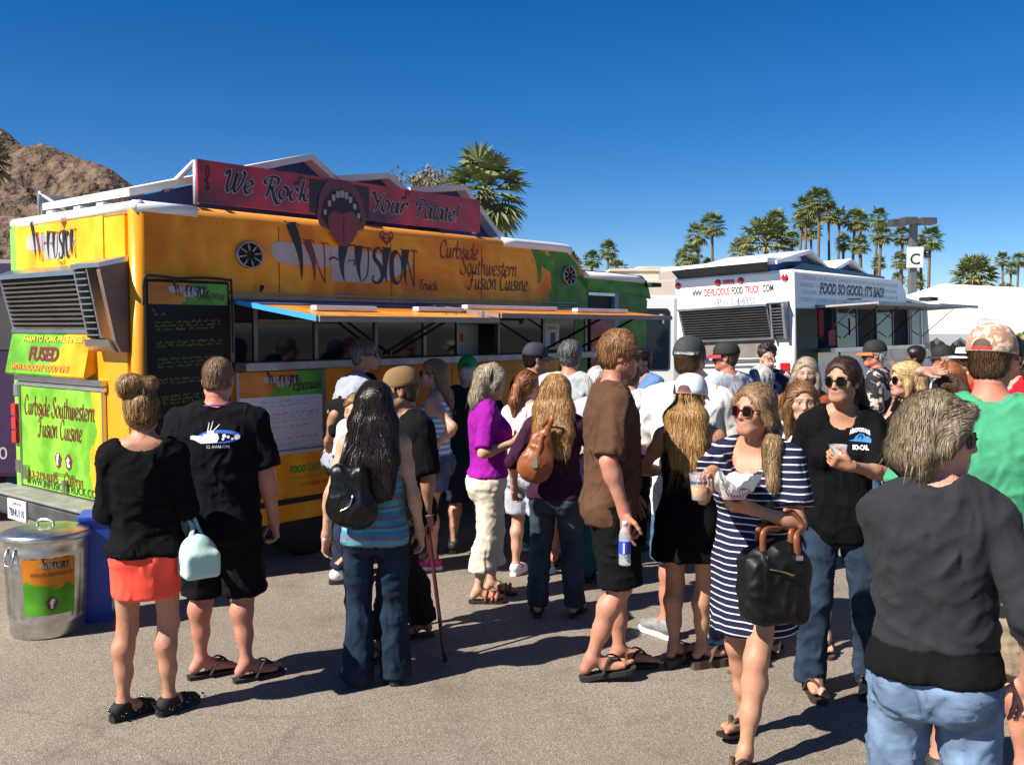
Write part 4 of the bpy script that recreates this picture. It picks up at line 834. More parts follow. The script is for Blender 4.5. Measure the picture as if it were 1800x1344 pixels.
for x in (.14,): b = MB(); b.tube([(x,1.71,2.79),(x,1.71,3.0)], .016, 5); b.tube([(x,1.71,2.98),(x+.18,1.5,2.80)], .014, 5); b.build('rack_leg', MATS['alu_grey'], T)
for y in (.55,.9,1.35): b = MB(); b.box(.06,.16,y,y+.10,HT-.01,HT+.03,.01); b.build('roof_fitting', white_paint, T)
b = MB(); b.box(6.58,6.80,-.10,.05,2.38,2.43,.01); b.build('mirror_arm', black_rub, T)
b = MB(); b.prism([(6.62,1.5),(6.70,2.22),(6.66,2.22),(6.58,1.5)], .04, WID-.04, 'xz'); b.build('windscreen', glass, T); b = MB(); b.box(6.62,7.12,.03,WID-.03,.45,1.25,.04); b.build('nose', pm('wrap_green',(.2,.5,.04)), T)
# ======================================================== white truck
WT = empty('food_truck', (4.667,16.0,0), TY, 'white food truck with slatted exhaust hood and open awning in the background', 'truck'); WT.rotation_euler = (math.radians(-2.6), 0, TY)
def wbox(name, *a, mat=white_paint, ch=0, parent=None): b = MB(); b.box(*a, ch); return b.build(name, mat, parent or WT)
WW, WH = 2.22, 2.83
extr(WT, 'side_panel', [(.06,2.27),(5.45,2.27),(5.42,2.45),(5.25,2.74),(5.1,2.80),(.06,WH-.03)], 0, .03, pm('white_wrap',(.64,.66,.68),rough=.35,var=.10,vs=14,stretch=(1,1,5),coat=.2))
wbox('side_panel', .06,.86,0,.03,.4,2.269); wbox('side_panel', .86,5.5,0,.03,.4,1.46); wbox('rear_panel', 0,.03,.06,WW-.06,.45,WH-.04); wbox('side_panel', .06,6.6,WW-.03,WW,.4,WH-.05)
b = MB(); b.prism([(.05,WH-.02),(5.1,WH-.02),(5.3,2.70),(5.45,2.50),(6.75,2.42),(6.75,2.36),(5.4,2.44),(5.0,WH-.08),(.05,WH-.08)], .03, WW-.03, 'xz'); b.build('roof', white_paint, WT)
for y in (.06, WW-.06): b = MB(); b.tube([(.06,y,.45),(.06,y,WH-.03)], .062, 12); b.build('corner_post', white_paint, WT)
b = MB(); b.tube([(.05,0.02,WH-.035),(.05,WW-.02,WH-.035)], .05, 10); b.build('roof_rail', white_paint, WT); b = MB(); b.tube([(.05,.03,WH-.03),(5.1,.03,WH-.03),(5.35,.03,2.62),(5.45,.03,2.45)], .04, 8); b.build('roof_rail', white_paint, WT)
for y, z, r in ((2.14,2.72,.055),(1.36,2.715,.055),(.93,2.72,.055),(.14,2.71,.06)): b = MB(); b.lathe([(r,-.001),(r,-.02),(r*.7,-.035),(0,-.038)], 14, (0,y,z), 'x', False); b.build('marker_lamp', redl, WT)
wbox('marker_lamp', -.03,-.001,1.05,1.26,2.69,2.75, mat=redl, ch=.02)
louvre(WT, .36, 2.02, 1.74, 2.30, .24, 12)
wbox('exhaust_panel', -.012,-.001,.36,2.0,1.42,1.70, mat=pm('brown_steel',(.25,.22,.18),rough=.5,metal=.5,var=.2)); wbox('moulding', -.03,-.001,.34,2.02,1.35,1.40, mat=metal); wbox('moulding', -.02,-.001,.34,2.02,1.26,1.29, mat=metal)
b = MB(); b.prism([(0,2.32),(-.20,2.29),(-.20,2.25),(-.13,1.72),(0,1.70)], .09, .13, 'xz'); b.build('vent_side', dullmetal, WT)
b = MB(); b.prism([(0,2.32),(-.20,2.29),(-.13,1.72),(0,1.70)], .31, .34, 'xz'); b.build('vent_side', dullmetal, WT); b = MB(); b.prism([(0,2.345),(-.21,2.31),(-.21,2.29),(0,2.325)], .08, .345, 'xz'); b.build('vent_top', metal, WT)
for k in range(9): wbox('slat', -.19+.008*k,-.15+.008*k,.135,.305,2.20-.05*k,2.212-.05*k, mat=metal)
wbox('vent_back', -.09,-.001,.135,.305,1.74,2.26, mat=dark_in)
for z in (1.06,1.20): wbox('tail_light', -.03,-.001,.09,.26,z,z+.12, mat=redl, ch=.015)
wbox('bumper', -.25,-.01,-.02,WW+.02,.42,.56, mat=dullmetal, ch=.02)
WR = lambda y0, z0: (lambda a, c: (-.004, y0-a, z0+c))
x = 0
for s_, m_, w in (('WWW.',blackp,.21),('DEVILICIOUS',pm('red_print',(.5,.02,.02),rough=.5,var=0),.50),('FOOD',blackp,.23),('TRUCK',MATS['red_print'],.28),('.COM',blackp,.23)): text_on(s_, .17, WR(1.86-x,2.50), 'lettering', m_, WT, fit=w-.015, bold=.005); x += w+.02
text_on('(951) 514-6332', .15, WR(1.44,2.33), 'lettering', blackp, WT, fit=.76)
WS = lambda x0, z0: (lambda a, c: (x0+a, -.004, z0+c))
text_on('FOOD SO GOOD, IT\'S BAD!', .26, WS(1.05,2.47), 'lettering', blackp, WT, fit=3.1, shear=.25, bold=.008); flat([(2.25,2.385),(2.95,2.40),(2.97,2.43),(2.28,2.41)], lambda a,c: (a,-.004,c), 'underline', blackp, WT)
for r in range(4): text_on(('FRIED LOBSTER GRILLED CHEESE BACON JAM', 'STEAK BURGER SWEET POTATO GLAZED DUCK')[r % 2], .10, WS(.25+.1*(r % 2),2.32+.12*r), 'background_lettering', pm('pale_print',(.50,.53,.56),rough=.5,var=0), WT, fit=4.6)['kind'] = 'stuff'
wbox('menu_board', .07,.84,-.03,-.001,.9,2.20, mat=MATS['menu_black']); 
for k in range(9): scribble(WT, .16, .70, 2.05-.1*k, .03, pm('chalk_grey',(.12,.2,.12)), 200+k, -.032)
wbox('counter', .87,5.5,-.32,.03,1.462,1.53, mat=metal)
for x in (1.2,5.2): wbox('counter_leg', x,x+.06,-.28,-.24,.9,1.46, mat=metal)
xs2 = [.87,1.75,2.7,3.7,4.6,5.48]
for x in xs2: wbox('window_post', x-.02,x+.02,-.01,.04,1.531,2.268, mat=fr)
for i in range(5):
    if i in (1,3): wbox('pane', xs2[i]+.02,xs2[i+1]-.02,.004,.010,1.531,2.268, mat=glass)
wbox('inner_wall', .1,5.5,1.6,1.63,.6,2.7, mat=pm('inner_blue',(.05,.10,.22),rough=.5,var=.4,vs=2)); wbox('inner_ceiling', .1,5.4,.05,1.6,2.69,2.72, mat=dark_in)
wbox('jacket', .95,1.15,-.02,.02,1.7,2.2, mat=pm('jacket_red',(.22,.01,.03),rough=.8), ch=.02); wbox('poster', 1.35,1.65,-.014,-.008,1.56,1.85, mat=pm('poster_red2',(.35,.02,.03),var=.5,vs=10)); wbox('poster', 2.35,2.6,-.014,-.008,1.75,2.05, mat=MATS['paper'])
for z0, x0, x1, o_, zi in ((2.24,.85,4.0,1.05,2.25),(2.26,4.02,6.6,1.05,2.27)):
    b = MB(); b.prism([(-.03,zi),(-o_,z0+.02),(-o_,z0-.01),(-.03,zi-.03)], x0, x1, 'yz'); o = b.build('awning', pm('awning_grey',(.36,.35,.34),rough=.5,var=.15), WT); b = MB(); b.box(x0,x1,-o_-.02,-o_,z0-.03,z0+.03); b.build('edge_trim', dullmetal, o)
for x in (1.0,2.0,3.0,4.3,6.3): b = MB(); b.tube([(x,-.02,1.70),(x-.18,-.7,2.22)], .010, 5); b.build('gas_strut', black_rub, WT)
for (xa,za),(xp,zp_),(xb,zb) in (((-.05,3.0),(1.35,3.26),(2.3,2.90)),((2.4,2.98),(3.2,3.2),(4.3,2.84))):
    ho = MB(); ho.prism([(xa,za),(xp,zp_),(xp,zp_-.06),(xa,za-.06)], .25, 1.9, 'xz'); ho.prism([(xp+.001,zp_),(xb,zb),(xb-.05,zb-.03),(xp+.001,zp_-.061)], .25, 1.9, 'xz'); ho = ho.build('roof_hatch', white_paint, WT); b = MB(); b.prism([(xa+.05,za-.062),(xp,zp_-.063),(xb-.06,zb-.03),(xb-.1,WH-.02),(xa+.1,WH-.02)], .40, .42, 'xz'); b.build('lining', lining, ho)
b = MB(); b.prism([(-.30,3.03),(1.0,3.10),(1.0,3.04),(-.30,2.97)], .3, 2.3, 'xz'); b.build('roof_hatch', white_paint, WT); b = MB(); b.prism([(.05,WH-.01),(1.0,WH-.01),(.95,3.03),(-.2,2.965)], .42, 2.15, 'xz'); b.build('vent_box', dark_in, WT)
b = MB(); b.prism([(.2,WH-.01),(.9,3.0),(4.8,2.92),(5.0,WH-.03)], .22, .24, 'xz'); b.build('skylight', glass, WT)
wbox('door', 5.6,6.3,.0,.03,.5,2.36, mat=pm('grey_door',(.30,.31,.33),rough=.5)); wbox('pane', 5.72,6.18,-.006,-.001,1.2,2.2, mat=glass)
b = MB(); b.prism([(6.35,.5),(7.1,.5),(7.1,1.1),(6.9,1.4),(6.75,2.40),(6.35,2.40)], 0, WW, 'xz'); b.build('cab', white_paint, WT); b = MB(); b.prism([(6.45,1.35),(6.85,1.35),(6.70,2.25),(6.45,2.25)], -.006, -.001, 'xz'); b.build('pane', glass, WT)
wbox('mirror', 6.2,6.7,-.25,.0,2.44,2.52, mat=black_rub, ch=.02)
for x in (1.5,5.9):
    for y in (.18, WW-.18): wheel(WT, x, y)
wbox('floor_pan', .1,6.6,.05,WW-.05,.36,.5, mat=dark_in)
# ======================================================== white van between the trucks
VN = empty('parked_van', (.55,13.5,0), 0, 'plain white van with a dark rounded window between the two food trucks', 'van')
b = MB(); b.box(-.2,1.72,0,4.2,.35,2.33,.05); b.build('body', white_paint, VN)
b = MB(); n = 6; pl = []
for cx_, cz_, a0 in ((1.555,2.10,0),(1.175,2.10,PI/2),(1.175,1.36,PI),(1.555,1.36,1.5*PI)):
    for k in range(n): a = a0+k*PI/2/(n-1); pl.append((cx_+.05*math.cos(a), cz_+.05*math.sin(a)))
b.prism(pl, -.012, -.001, 'xz'); w_ = b.build('window', black_rub, VN); pl2 = [((x_-1.365)*.92+1.365, (z_-1.73)*.96+1.73) for x_, z_ in pl]; b = MB(); b.prism(pl2, -.017, -.0125, 'xz'); b.build('pane', glass, w_)
b = MB(); b.box(1.45,1.5,-.03,-.001,1.05,1.15,.01); b.build('door_handle', black_rub, VN); b = MB(); b.box(-.2,1.72,-.1,-.001,.35,.55,.03); b.build('bumper', dullmetal, VN)
for x in (.05,1.5): wheel(VN, .0+x, .8, .34, .2) if False else None
b = MB()
for x in (.0,1.55):
    t = MB(); t.lathe([(.2,-.1),(.33,-.1),(.34,0),(.33,.1),(.2,.1)], 24, (x,.8,.34), 'x'); t.build('wheel', black_rub, VN)
# ======================================================== purple truck at the left edge
PV = empty('purple_truck', (-9.6,9.9,0), math.radians(-6), 'dark purple truck with white lettering at the left edge behind the orange truck', 'truck')
pur = pm('purple_paint', (.030,.010,.045), rough=.4, var=.15, coat=.2)
b = MB(); b.box(0,5.0,0,2.0,.45,2.55,.05); b.build('body', pur, PV); b = MB(); b.box(3.7,4.9,-.012,-.001,1.68,2.18,.004); b.build('window', dark_in, PV)
PMm = lambda x0, z0: (lambda a, c: (x0+a, -.004, z0+c)); pw = pm('purple_lettering', (.40,.36,.42), rough=.5, var=0)
text_on('PALMDESERT.com', .17, PMm(3.36,1.10), 'lettering', pw, PV, fit=1.33); text_on('MAIN St.', .17, PMm(3.95,.88), 'lettering', pw, PV, fit=.60); text_on('CA 92270', .17, PMm(3.98,.63), 'lettering', pw, PV, fit=.80); text_on('W', .17, PMm(4.35,2.27), 'lettering', pw, PV)
for x in (1.0,4.2): wheel(PV, x, .15, .42)
# ------------------------------------------------------------------ people
def rotz(a): c, s = math.cos(a), math.sin(a); return np.array([[c,-s,0],[s,c,0],[0,0,1.]])
def rotx(a): c, s = math.cos(a), math.sin(a); return np.array([[1,0,0],[0,c,-s],[0,s,c.real]])
def roty(a): c, s = math.cos(a), math.sin(a); return np.array([[c,0,s],[0,1,0],[-s,0,c]])
def unit(v): v = np.array(v, float); return v/max(np.linalg.norm(v), 1e-9)
def coneflat(a, b, ra, rb, k=0.015, sq=1.0):
    """tapered tube, round at a, cut square at b"""
    a = np.array(a, float); b = np.array(b, float); ba = b-a; L = np.linalg.norm(ba); u = ba/L; R = max(ra, rb)
    def f(X, Y, Z):
        px, py, pz = X-a[0], Y-a[1], Z-a[2]
        s = px*u[0]+py*u[1]+pz*u[2]; t = np.clip(s/L, 0, 1); tt = np.minimum(s, L)
        tt = np.maximum(tt, 0)
        d = np.sqrt((px-tt*u[0])**2+(py-tt*u[1])**2+(pz-tt*u[2])**2) - (ra+(rb-ra)*t)
        r2 = np.sqrt(np.maximum((px-s*u[0])**2+(py-s*u[1])**2+(pz-s*u[2])**2, 0)) - rb
        return np.where(s > L, np.maximum(s-L, r2), np.maximum(d, s-L))
    return Prim(np.minimum(a,b)-R, np.maximum(a,b)+R, f, k)
def ik(a, c, l1, l2, pole):
    a = np.array(a, float); c = np.array(c, float); d = c-a; D = np.linalg.norm(d)
    if D > (l1+l2)*0.995: c = a+d/D*(l1+l2)*0.995; d = c-a; D = np.linalg.norm(d)
    u = d/D; x = (l1*l1-l2*l2+D*D)/(2*D); hgt = math.sqrt(max(l1*l1-x*x, 1e-8))
    p = np.array(pole, float); p = p-u*(p@u); p = unit(p)
    return a+u*x+p*hgt, c
LOD = [(.0155,.0052,.0054,.0076,.0112), (.021,.0086,.0100,.014,.016), (.026,.013,.014,.017,.021)]
class Human:
    def __init__(s, h=1.7, sex='m', wt=1.0, lean=(0,0), head=(0,0,0), feet=None, hands=None, lod=1, belly=0.0, shoes=0.0, bust=1.0):
        s.h = h; s.sex = sex; s.wt = wt; s.lod = lod; m = sex == 'm'
        q = h; s.P = []; zp = .50*q
        lx, ly = lean
        def sp(x, y, z): k = max(z-zp, 0); return v3(x+lx*k, y+ly*k, z)
        s.sp = sp
        zz = np.array([.455,.49,.53,.57,.61,.66,.72,.77,.805,.832])
        if m: a = np.array([.083,.096,.097,.092,.090,.094,.104,.107,.095,.050]); b = np.array([.052,.066,.067,.064,.062,.066,.073,.069,.052,.036])
        else: a = np.array([.090,.104,.104,.092,.080,.082,.090,.093,.082,.044]); b = np.array([.055,.070,.068,.060,.056,.058,.064,.062,.046,.032])
        yo = np.array([-.006,-.006,-.002,.004,.004,.0,-.004,-.008,-.012,-.014])
        ww = np.array([1,1,1,1,1,1,.8,.6,.4,.2])*(wt-1)+1
        b = b + np.array([0,.004,.012,.018,.018,.012,.006,0,0,0])*belly; yo = yo + np.array([0,.003,.010,.016,.016,.010,.004,0,0,0])*belly
        s.z = zz*q; s.a = a*ww*q*(.95 if m else .92); s.b = b*ww*q*(.96 if m else .93)
        sh = np.maximum(s.z-zp, 0); s.cx = lx*sh; s.cy = yo*q+ly*sh
        P = s.P
        P.append(spine_loft(s.z, s.a, s.b, s.cx, s.cy, k=.03*q))
        shw = (.104 if m else .091)*q*(1+.35*(wt-1)); s.shz = (.806 if m else .803)*q
        s.S = [sp(-shw, -.010*q, s.shz), sp(shw, -.010*q, s.shz)]          # 0 left, 1 right
        s.nb = sp(0, -.012*q, .835*q)
        for i, g in ((0,-1),(1,1)):
            P.append(cone(sp(g*.03*q,-.014*q,.838*q), s.S[i], .026*q, (.034 if m else .028)*q*(.7+.3*wt), .04*q))
        s.breasts = []
        if not m:
            for g in (-1,1): s.breasts.append((sp(g*.043*q,.045*q,.722*q), np.array([.042,.040,.040])*q*bust*(.6+.4*wt)))
            for c, r in s.breasts: P.append(ell(c, r, .03*q))
        s.bs = .88 if m else 1.0
        for g in (-1,1): P.append(ell((g*.043*q,-.034*q*wt,.497*q), np.array([.050,.045,.056])*q*wt*s.bs, .03*q))
        # legs
        s.hip = [v3(-.053*q,0,.495*q), v3(.053*q,0,.495*q)]; sole = shoes; s.sole = sole
        feet = feet or [(-.07,0,0,8),(.07,.03,0,-8)]
        s.knee = []; s.ank = []; s.toe = []; s.foot = []
        tw = (.047 if m else .0495)*q*(.5+.5*wt)
        for i in (0,1):
            ft = list(feet[i])+[0]*(6-len(feet[i])); x, y, z, ty, tp, bend = ft[:6]
            t = rotz(math.radians(ty))@v3(0,1,0)
            A = v3(x, y, z+.047*q+sole); F = rotz(math.radians(ty))@rotx(-math.radians(tp))
            A = A + v3(0,0,.14*q*.0)
            D_ = np.linalg.norm(s.hip[i]-A); l_ = D_/2/.997*(1+bend)
            K, A = ik(s.hip[i], A, l_, l_, t*.4+v3(0,1,0))
            s.knee.append(K); s.ank.append(A); s.toe.append(t); s.foot.append(F)
            P.append(cone(s.hip[i], K, tw, (.0315 if m else .030)*q*(.6+.4*wt), .025*q))
            mid = K+(A-K)*.28-t*.012*q
            cr = (.0325 if m else .0315)*q*(.6+.4*wt); P.append(cone(K, mid, .0295*q*(.6+.4*wt), cr, .02*q)); P.append(cone(mid, K+(A-K)*.62-t*.004*q, cr, .0245*q, .02*q)); P.append(cone(K+(A-K)*.6-t*.004*q, A, .0245*q, .0175*q, .02*q))
            # foot
            o = lambda f, r, u: A+F@v3(r, f, u)
            g = 1 if i else -1; sc = q/1.72*(1.0 if m else .93)
            P.append(cone(A, o(-.035*sc,0,-.045*q/1.72), .034*sc, .030*sc, .02)); 
            P.append(cone(o(.0,0,-.01), o(.09*sc,-g*.006,-.038*sc), .034*sc, .026*sc, .02))
            P.append(cone(o(.06*sc,g*.01,-.045*sc), o(.15*sc,g*.024*sc,-.056*sc), .026*sc, .018*sc, .02))
            P.append(cone(o(.05*sc,-g*.012,-.042*sc), o(.155*sc,-g*.022*sc,-.054*sc), .026*sc, .021*sc, .02))
            for j in range(5):
                r0 = -g*(.032-.0155*j)*sc; ln = (.050,.046,.042,.036,.030)[j]*sc; rr = (.013,.0095,.009,.0085,.0085)[j]*sc
                bx = (.165-.006*j-.004*j*j*.6)*sc
                P.append(cone(o(bx-.02*sc,r0,-.057*sc), o(bx+ln*.75,r0*1.08,-.064*sc), rr, rr*.95, .006))
        # head
        s.hs = (.985 if m else .965)*(h/1.75)**.35
        hy, hp, hr = head
        s.R = rotz(math.radians(hy))@roty(math.radians(hr))@rotx(math.radians(hp))
        s.hc = sp(0, .012*q+.0, .835*q) + v3(0,.006,0)*1 + v3(lx,ly,1)*(h*.165-.118*s.hs)*1.0
        s.hc[2] = h-.118*s.hs
        hc, R, hs = s.hc, s.R, s.hs
        H = lambda x, y, z: hc+R@(v3(x,y,z)*hs)
        s.H = H; Mi = R.T
        E = lambda c, r, k=.02, op='u': P.append(ell(H(*c), np.array(r)*hs, k, Mi, op))
        P.append(cone(sp(0,-.014*q,.80*q), H(0,-.022,-.062), (.037 if m else .031)*q, (.057 if m else .050)*hs, .03))
        E((0,-.014,.030), (.0755,.097,.086), .01); E((0,.022,-.040), (.060 if m else .057,.070,.074), .035)
        P.append(cone(H(-.016 if m else -.010,.064,-.093), H(.016 if m else .010,.064,-.093), (.018 if m else .0155)*hs, (.018 if m else .0155)*hs, .03))
        for g in (-1,1):
            P.append(cone(H(g*(.052 if m else .046),.0,-.060), H(g*.02,.058,-.092), .018*hs, .015*hs, .03))          # jaw
            E((g*.042,.056,-.022), (.026,.024,.024), .025)                                         # cheek
            P.append(cone(H(g*.012,.082 if m else .079,.020), H(g*.048,.069 if m else .066,.020), .010*hs, .010*hs, .016))       # brow
            E((g*.033,.097,.0), (.019,.016,.012), .014, 's')                                       # socket
            E((g*.032,.0745,-.001), (.0135,.0125,.0115), .003)                                     # eyeball
            E((g*.0100,.092,-.036), (.0082,.010,.0075) if m else (.0068,.009,.0065), .006)                                       # nostril wing
            # ear
            E((g*.0765,-.006,-.008), (.010,.021,.033), .006); E((g*.086,.0,-.006), (.008,.011,.020), .006, 's')
        P.append(cone(H(0,.085,.008), H(0,.105 if m else .102,-.030), .0085*hs, (.0112 if m else .0092)*hs, .010))
        P.append(cone(H(-.016,.084,-.0575), H(.016,.084,-.0575), .0065*hs, .0065*hs, .006))
        P.append(cone(H(-.013,.083,-.0695), H(.013,.083,-.0695), .0075*hs, .0075*hs, .006))
        # arms
        s.elb = []; s.wri = []; s.hd = []; s.pn = []; s.th = []
        hands = hands or [{}, {}]
        al, fl = .172*q, .148*q; ar = (.0262 if m else .0215)*q*(.55+.45*wt)
        s.ar = ar; s.handcut = []; s.hprims = []
        for i in (0,1):
            g = 1 if i else -1; hd = hands[i] or {}
            W = hd.get('at')
            if W is None: W = s.S[i]+v3(g*.055*q, .03*q, -(al+fl)*.975)
            else: W = np.array(W, float)
            el, W = ik(s.S[i], W, al, fl, hd.get('pole', (g*.25,-1,-.1)))
            s.elb.append(el); s.wri.append(W)
            d = unit(hd['dir']) if 'dir' in hd else unit(unit(W-el)+v3(0,.05,-.1))
            th = np.array(hd.get('th', (-g*.3,1,0)), float); th = unit(th-d*(th@d)); pn = np.cross(d, th)*(-1 if i else 1)
            s.hd.append(d); s.th.append(th); s.pn.append(pn)
            P.append(cone(s.S[i], s.S[i]+(el-s.S[i])*.45, ar*1.12, ar*1.04, .03*q)); P.append(cone(s.S[i]+(el-s.S[i])*.4, el, ar*1.04, ar*.88, .02*q))
            mm = el+(W-el)*.25; P.append(cone(el, mm, ar*.88, ar*.92, .02*q)); P.append(cone(mm, W, ar*.92, .0165*q*(1 if m else .9), .02*q))
            sc = q/1.75*(1.0 if m else .92); cur = hd.get('curl', .35); curls = cur if isinstance(cur, (list,tuple)) else [cur]*5
            h0 = len(P); Mh = np.stack([th, pn, d]); r_ = lambda a_, b_, c_: W+(d*a_+th*b_+pn*c_)*sc
            P.append(cone(W-d*.02, r_(.03,0,0), .0165*q*(1 if m else .9), .022*sc, .02))
            P.append(rbox(r_(.050,0,0), np.array([.040,.0135,.044])*sc, .012*sc, .015, Mh))
            P.append(ell(r_(.035,.024,.008), np.array([.018,.014,.03])*sc, .012, Mh))
            for j in range(4):
                c_ = curls[j]; ln = (.072,.080,.074,.058)[j]*sc; rr = (.0092,.0092,.0088,.0078)[j]*sc
                p0 = r_(.086-.004*j*(j>1), .029-.0195*j, .0); ang = c_*.9; spread = (.06,.01,-.04,-.1)[j]
                for sgm, fr in enumerate((.45,.31,.26)):
                    dv = unit(d*math.cos(ang)+pn*math.sin(ang)+th*spread*math.cos(ang)); p1 = p0+dv*ln*fr
                    P.append(cone(p0, p1, rr*(1-.06*sgm), rr*(.94-.06*sgm), .004)); p0 = p1; ang += c_*1.1
            tc = curls[4]; p0 = r_(.022,.032,.006); p1 = p0+unit(d*.62+th*(.75-.45*tc)+pn*(.2+.55*tc))*.040*sc
            p2 = p1+unit(d*.85+th*(.45-.6*tc)+pn*(.15+.7*tc))*.032*sc; p3 = p2+unit(d*.9+th*(.25-.7*tc)+pn*(.1+.8*tc))*.024*sc
            P.append(cone(p0,p1,.0135*sc,.0115*sc,.010)); P.append(cone(p1,p2,.0112*sc,.0098*sc,.004)); P.append(cone(p2,p3,.0098*sc,.0085*sc,.004))
            s.handcut.append(r_(.04,0,0)); s.hprims.append(P[h0:])
    def hdist(s, V, i):
        X, Y, Z = V[:,0], V[:,1], V[:,2]; d = np.full(len(V), 9.0)
        near = np.linalg.norm(V-s.handcut[i], axis=1) < .2
        if near.any(): d[near] = np.min([p.f(X[near], Y[near], Z[near]) for p in s.hprims[i]], 0)
        return d
    def skin_mesh(s):
        vb, vh, vhd, vf, _ = LOD[s.lod]; q = s.h
        lo, hi = bounds(s.P, .03); V, F = sdf_mesh(s.P, lo, hi, vb); V = relax(V, F, 1, .4)
        keep = np.ones(len(V), bool); up = unit(s.R@v3(0,.25,1)); hcut = s.H(0,-.02,-.085)
        keep &= ~((((V-hcut)@up) > .004) & (np.linalg.norm(V-s.hc, axis=1) < .22))
        for i in (0,1):
            keep &= ~((((V-s.wri[i])@s.hd[i]) > .004) & (s.hdist(V, i) < .007))
            keep &= ~((V[:,2] < s.ank[i][2]+.01) & (np.linalg.norm(V-s.ank[i], axis=1) < .30))
        V, F = keep_faces(V, F, keep); VV = [V]; FF = [F]; n = len(V)
        def block(c, r, vox, test, it=1):
            nonlocal n
            v, f = sdf_mesh(s.P, c-r, c+r, vox)
            if len(v) == 0: return
            v = relax(v, f, it, .35); v, f = keep_faces(v, f, test(v)); VV.append(v); FF.append(f+n); n += len(v)
        block(s.hc+v3(0,0,-.0), v3(.145,.145,.175)*max(1, s.hs), vh, lambda v: ((v-hcut)@up) > -.026)
        for i in (0,1):
            c = s.wri[i]+s.hd[i]*.085; block(c, v3(.135,.135,.135), vhd, lambda v: (((v-s.wri[i])@s.hd[i]) > -.024) & (s.hdist(v, i) < .014))
            c = s.ank[i]+s.toe[i]*.08-v3(0,0,.03); block(c, v3(.20,.20,.13), vf, lambda v: (v[:,2] < s.ank[i][2]+.036) & (np.linalg.norm(v-s.ank[i], axis=1) < .31) & (np.abs((v-s.ank[i])@np.cross(s.toe[i],v3(0,0,1))) < .075))
        return np.concatenate(VV), np.concatenate(FF)
    def skin_colors(s, V, tone, brow=(.05,.03,.02), lip=(.42,.14,.12), stubble=0.0, red=0.25):
        tone = np.array(tone[:3]); C = np.tile(tone, (len(V),1)); L = ((V-s.hc)@s.R)/s.hs
        n = fbm(V*11, 3)[:,None]; C *= 1+.13*n; C[:,0] *= (1+.07*fbm(V*36,2)); bl = np.clip(fbm(V*7+31,2),0,1)[:,None]; C *= 1-bl*np.array([.02,.12,.14])
        jn = np.zeros(len(V))
        for q_ in list(s.knee)+list(s.elb)+[a_-v3(0,0,.04) for a_ in s.ank]+list(s.handcut): jn = np.maximum(jn, np.exp(-(np.linalg.norm(V-q_,axis=1)/.06)**2))
        C *= 1-jn[:,None]*np.array([.03,.17,.19])
        inh = (np.abs(L) < [.1,.13,.13]).all(1)
        def mix(w, col): C[:] = C*(1-w[:,None])+np.array(col)*w[:,None]
        redt = tone*np.array([1.05,.66,.60])
        w = np.exp(-(((np.abs(L[:,0])-.043)/.026)**2+((L[:,2]+.024)/.024)**2))*(L[:,1] > .03)*inh*red; mix(w, redt)
        w = np.exp(-((L[:,0]/.014)**2+((L[:,2]+.030)/.018)**2))*(L[:,1] > .09)*inh*red; mix(w, redt)
        w = (np.abs(L[:,0]) > .074)*inh*red*.8; mix(w.astype(float), redt)
        w = (V[:,2] > s.h*.80)*(L[:,2] < -.08)*red*.6; mix(w.astype(float), redt)
        if stubble: w = np.clip((-.045-L[:,2])/.02, 0, 1)*(L[:,1] > -.01)*inh*stubble; mix(w, np.array(brow)*1.2)
        w = np.clip(1.6-((L[:,0]/.024)**2+((L[:,2]+.0635)/.0105)**2)*1.2, 0, 1)*(L[:,1] > .07)*inh; mix(w*.85, lip)
        mid = .026-.2*np.abs(np.abs(L[:,0])-.03)
        w = np.clip(1.5-np.abs(L[:,2]-mid)/.0045, 0, 1)*(np.abs(L[:,0]) > .010)*(np.abs(L[:,0]) < .055)*(L[:,1] > .045)*inh; mix(w*.75, brow)
        ex = np.abs(L[:,0])-.032; e2 = (ex/.0155)**2+((L[:,2]+.001)/.0062)**2
        w = np.clip(1.5-e2, 0, 1)*(L[:,1] > .065)*inh; mix(w*.75, (.36,.31,.27))
        w = np.clip(1.6-(ex**2+(L[:,2]+.001)**2)/.0055**2, 0, 1)*(L[:,1] > .07)*inh; mix(w, (.03,.02,.015))
        w = np.clip(1.3-np.abs(L[:,2]-.0065)/.003, 0, 1)*(np.abs(ex) < .017)*(L[:,1] > .065)*inh; mix(w*.8, (.04,.025,.02))
        w = np.clip(1.3-np.abs(L[:,2]+.0635)/.0022, 0, 1)*(np.abs(L[:,0]) < .020)*(L[:,1] > .07)*inh; mix(w*.5, (.14,.045,.04))
        return C
def add_color(me, C):
    a = me.color_attributes.new('Col', 'FLOAT_COLOR', 'POINT'); d = np.ones((len(me.vertices),4), dtype=np.float32); d[:,:3] = np.clip(C,0,1); a.data.foreach_set('color', d.ravel())
SKIN = {}
def skin_mat():
    return pm('skin', (.5,.3,.2), rough=.52, var=.07, vs=45, bump=.35, bs=260, attr='Col', sss=.10, spec=.4, bdist=.003)
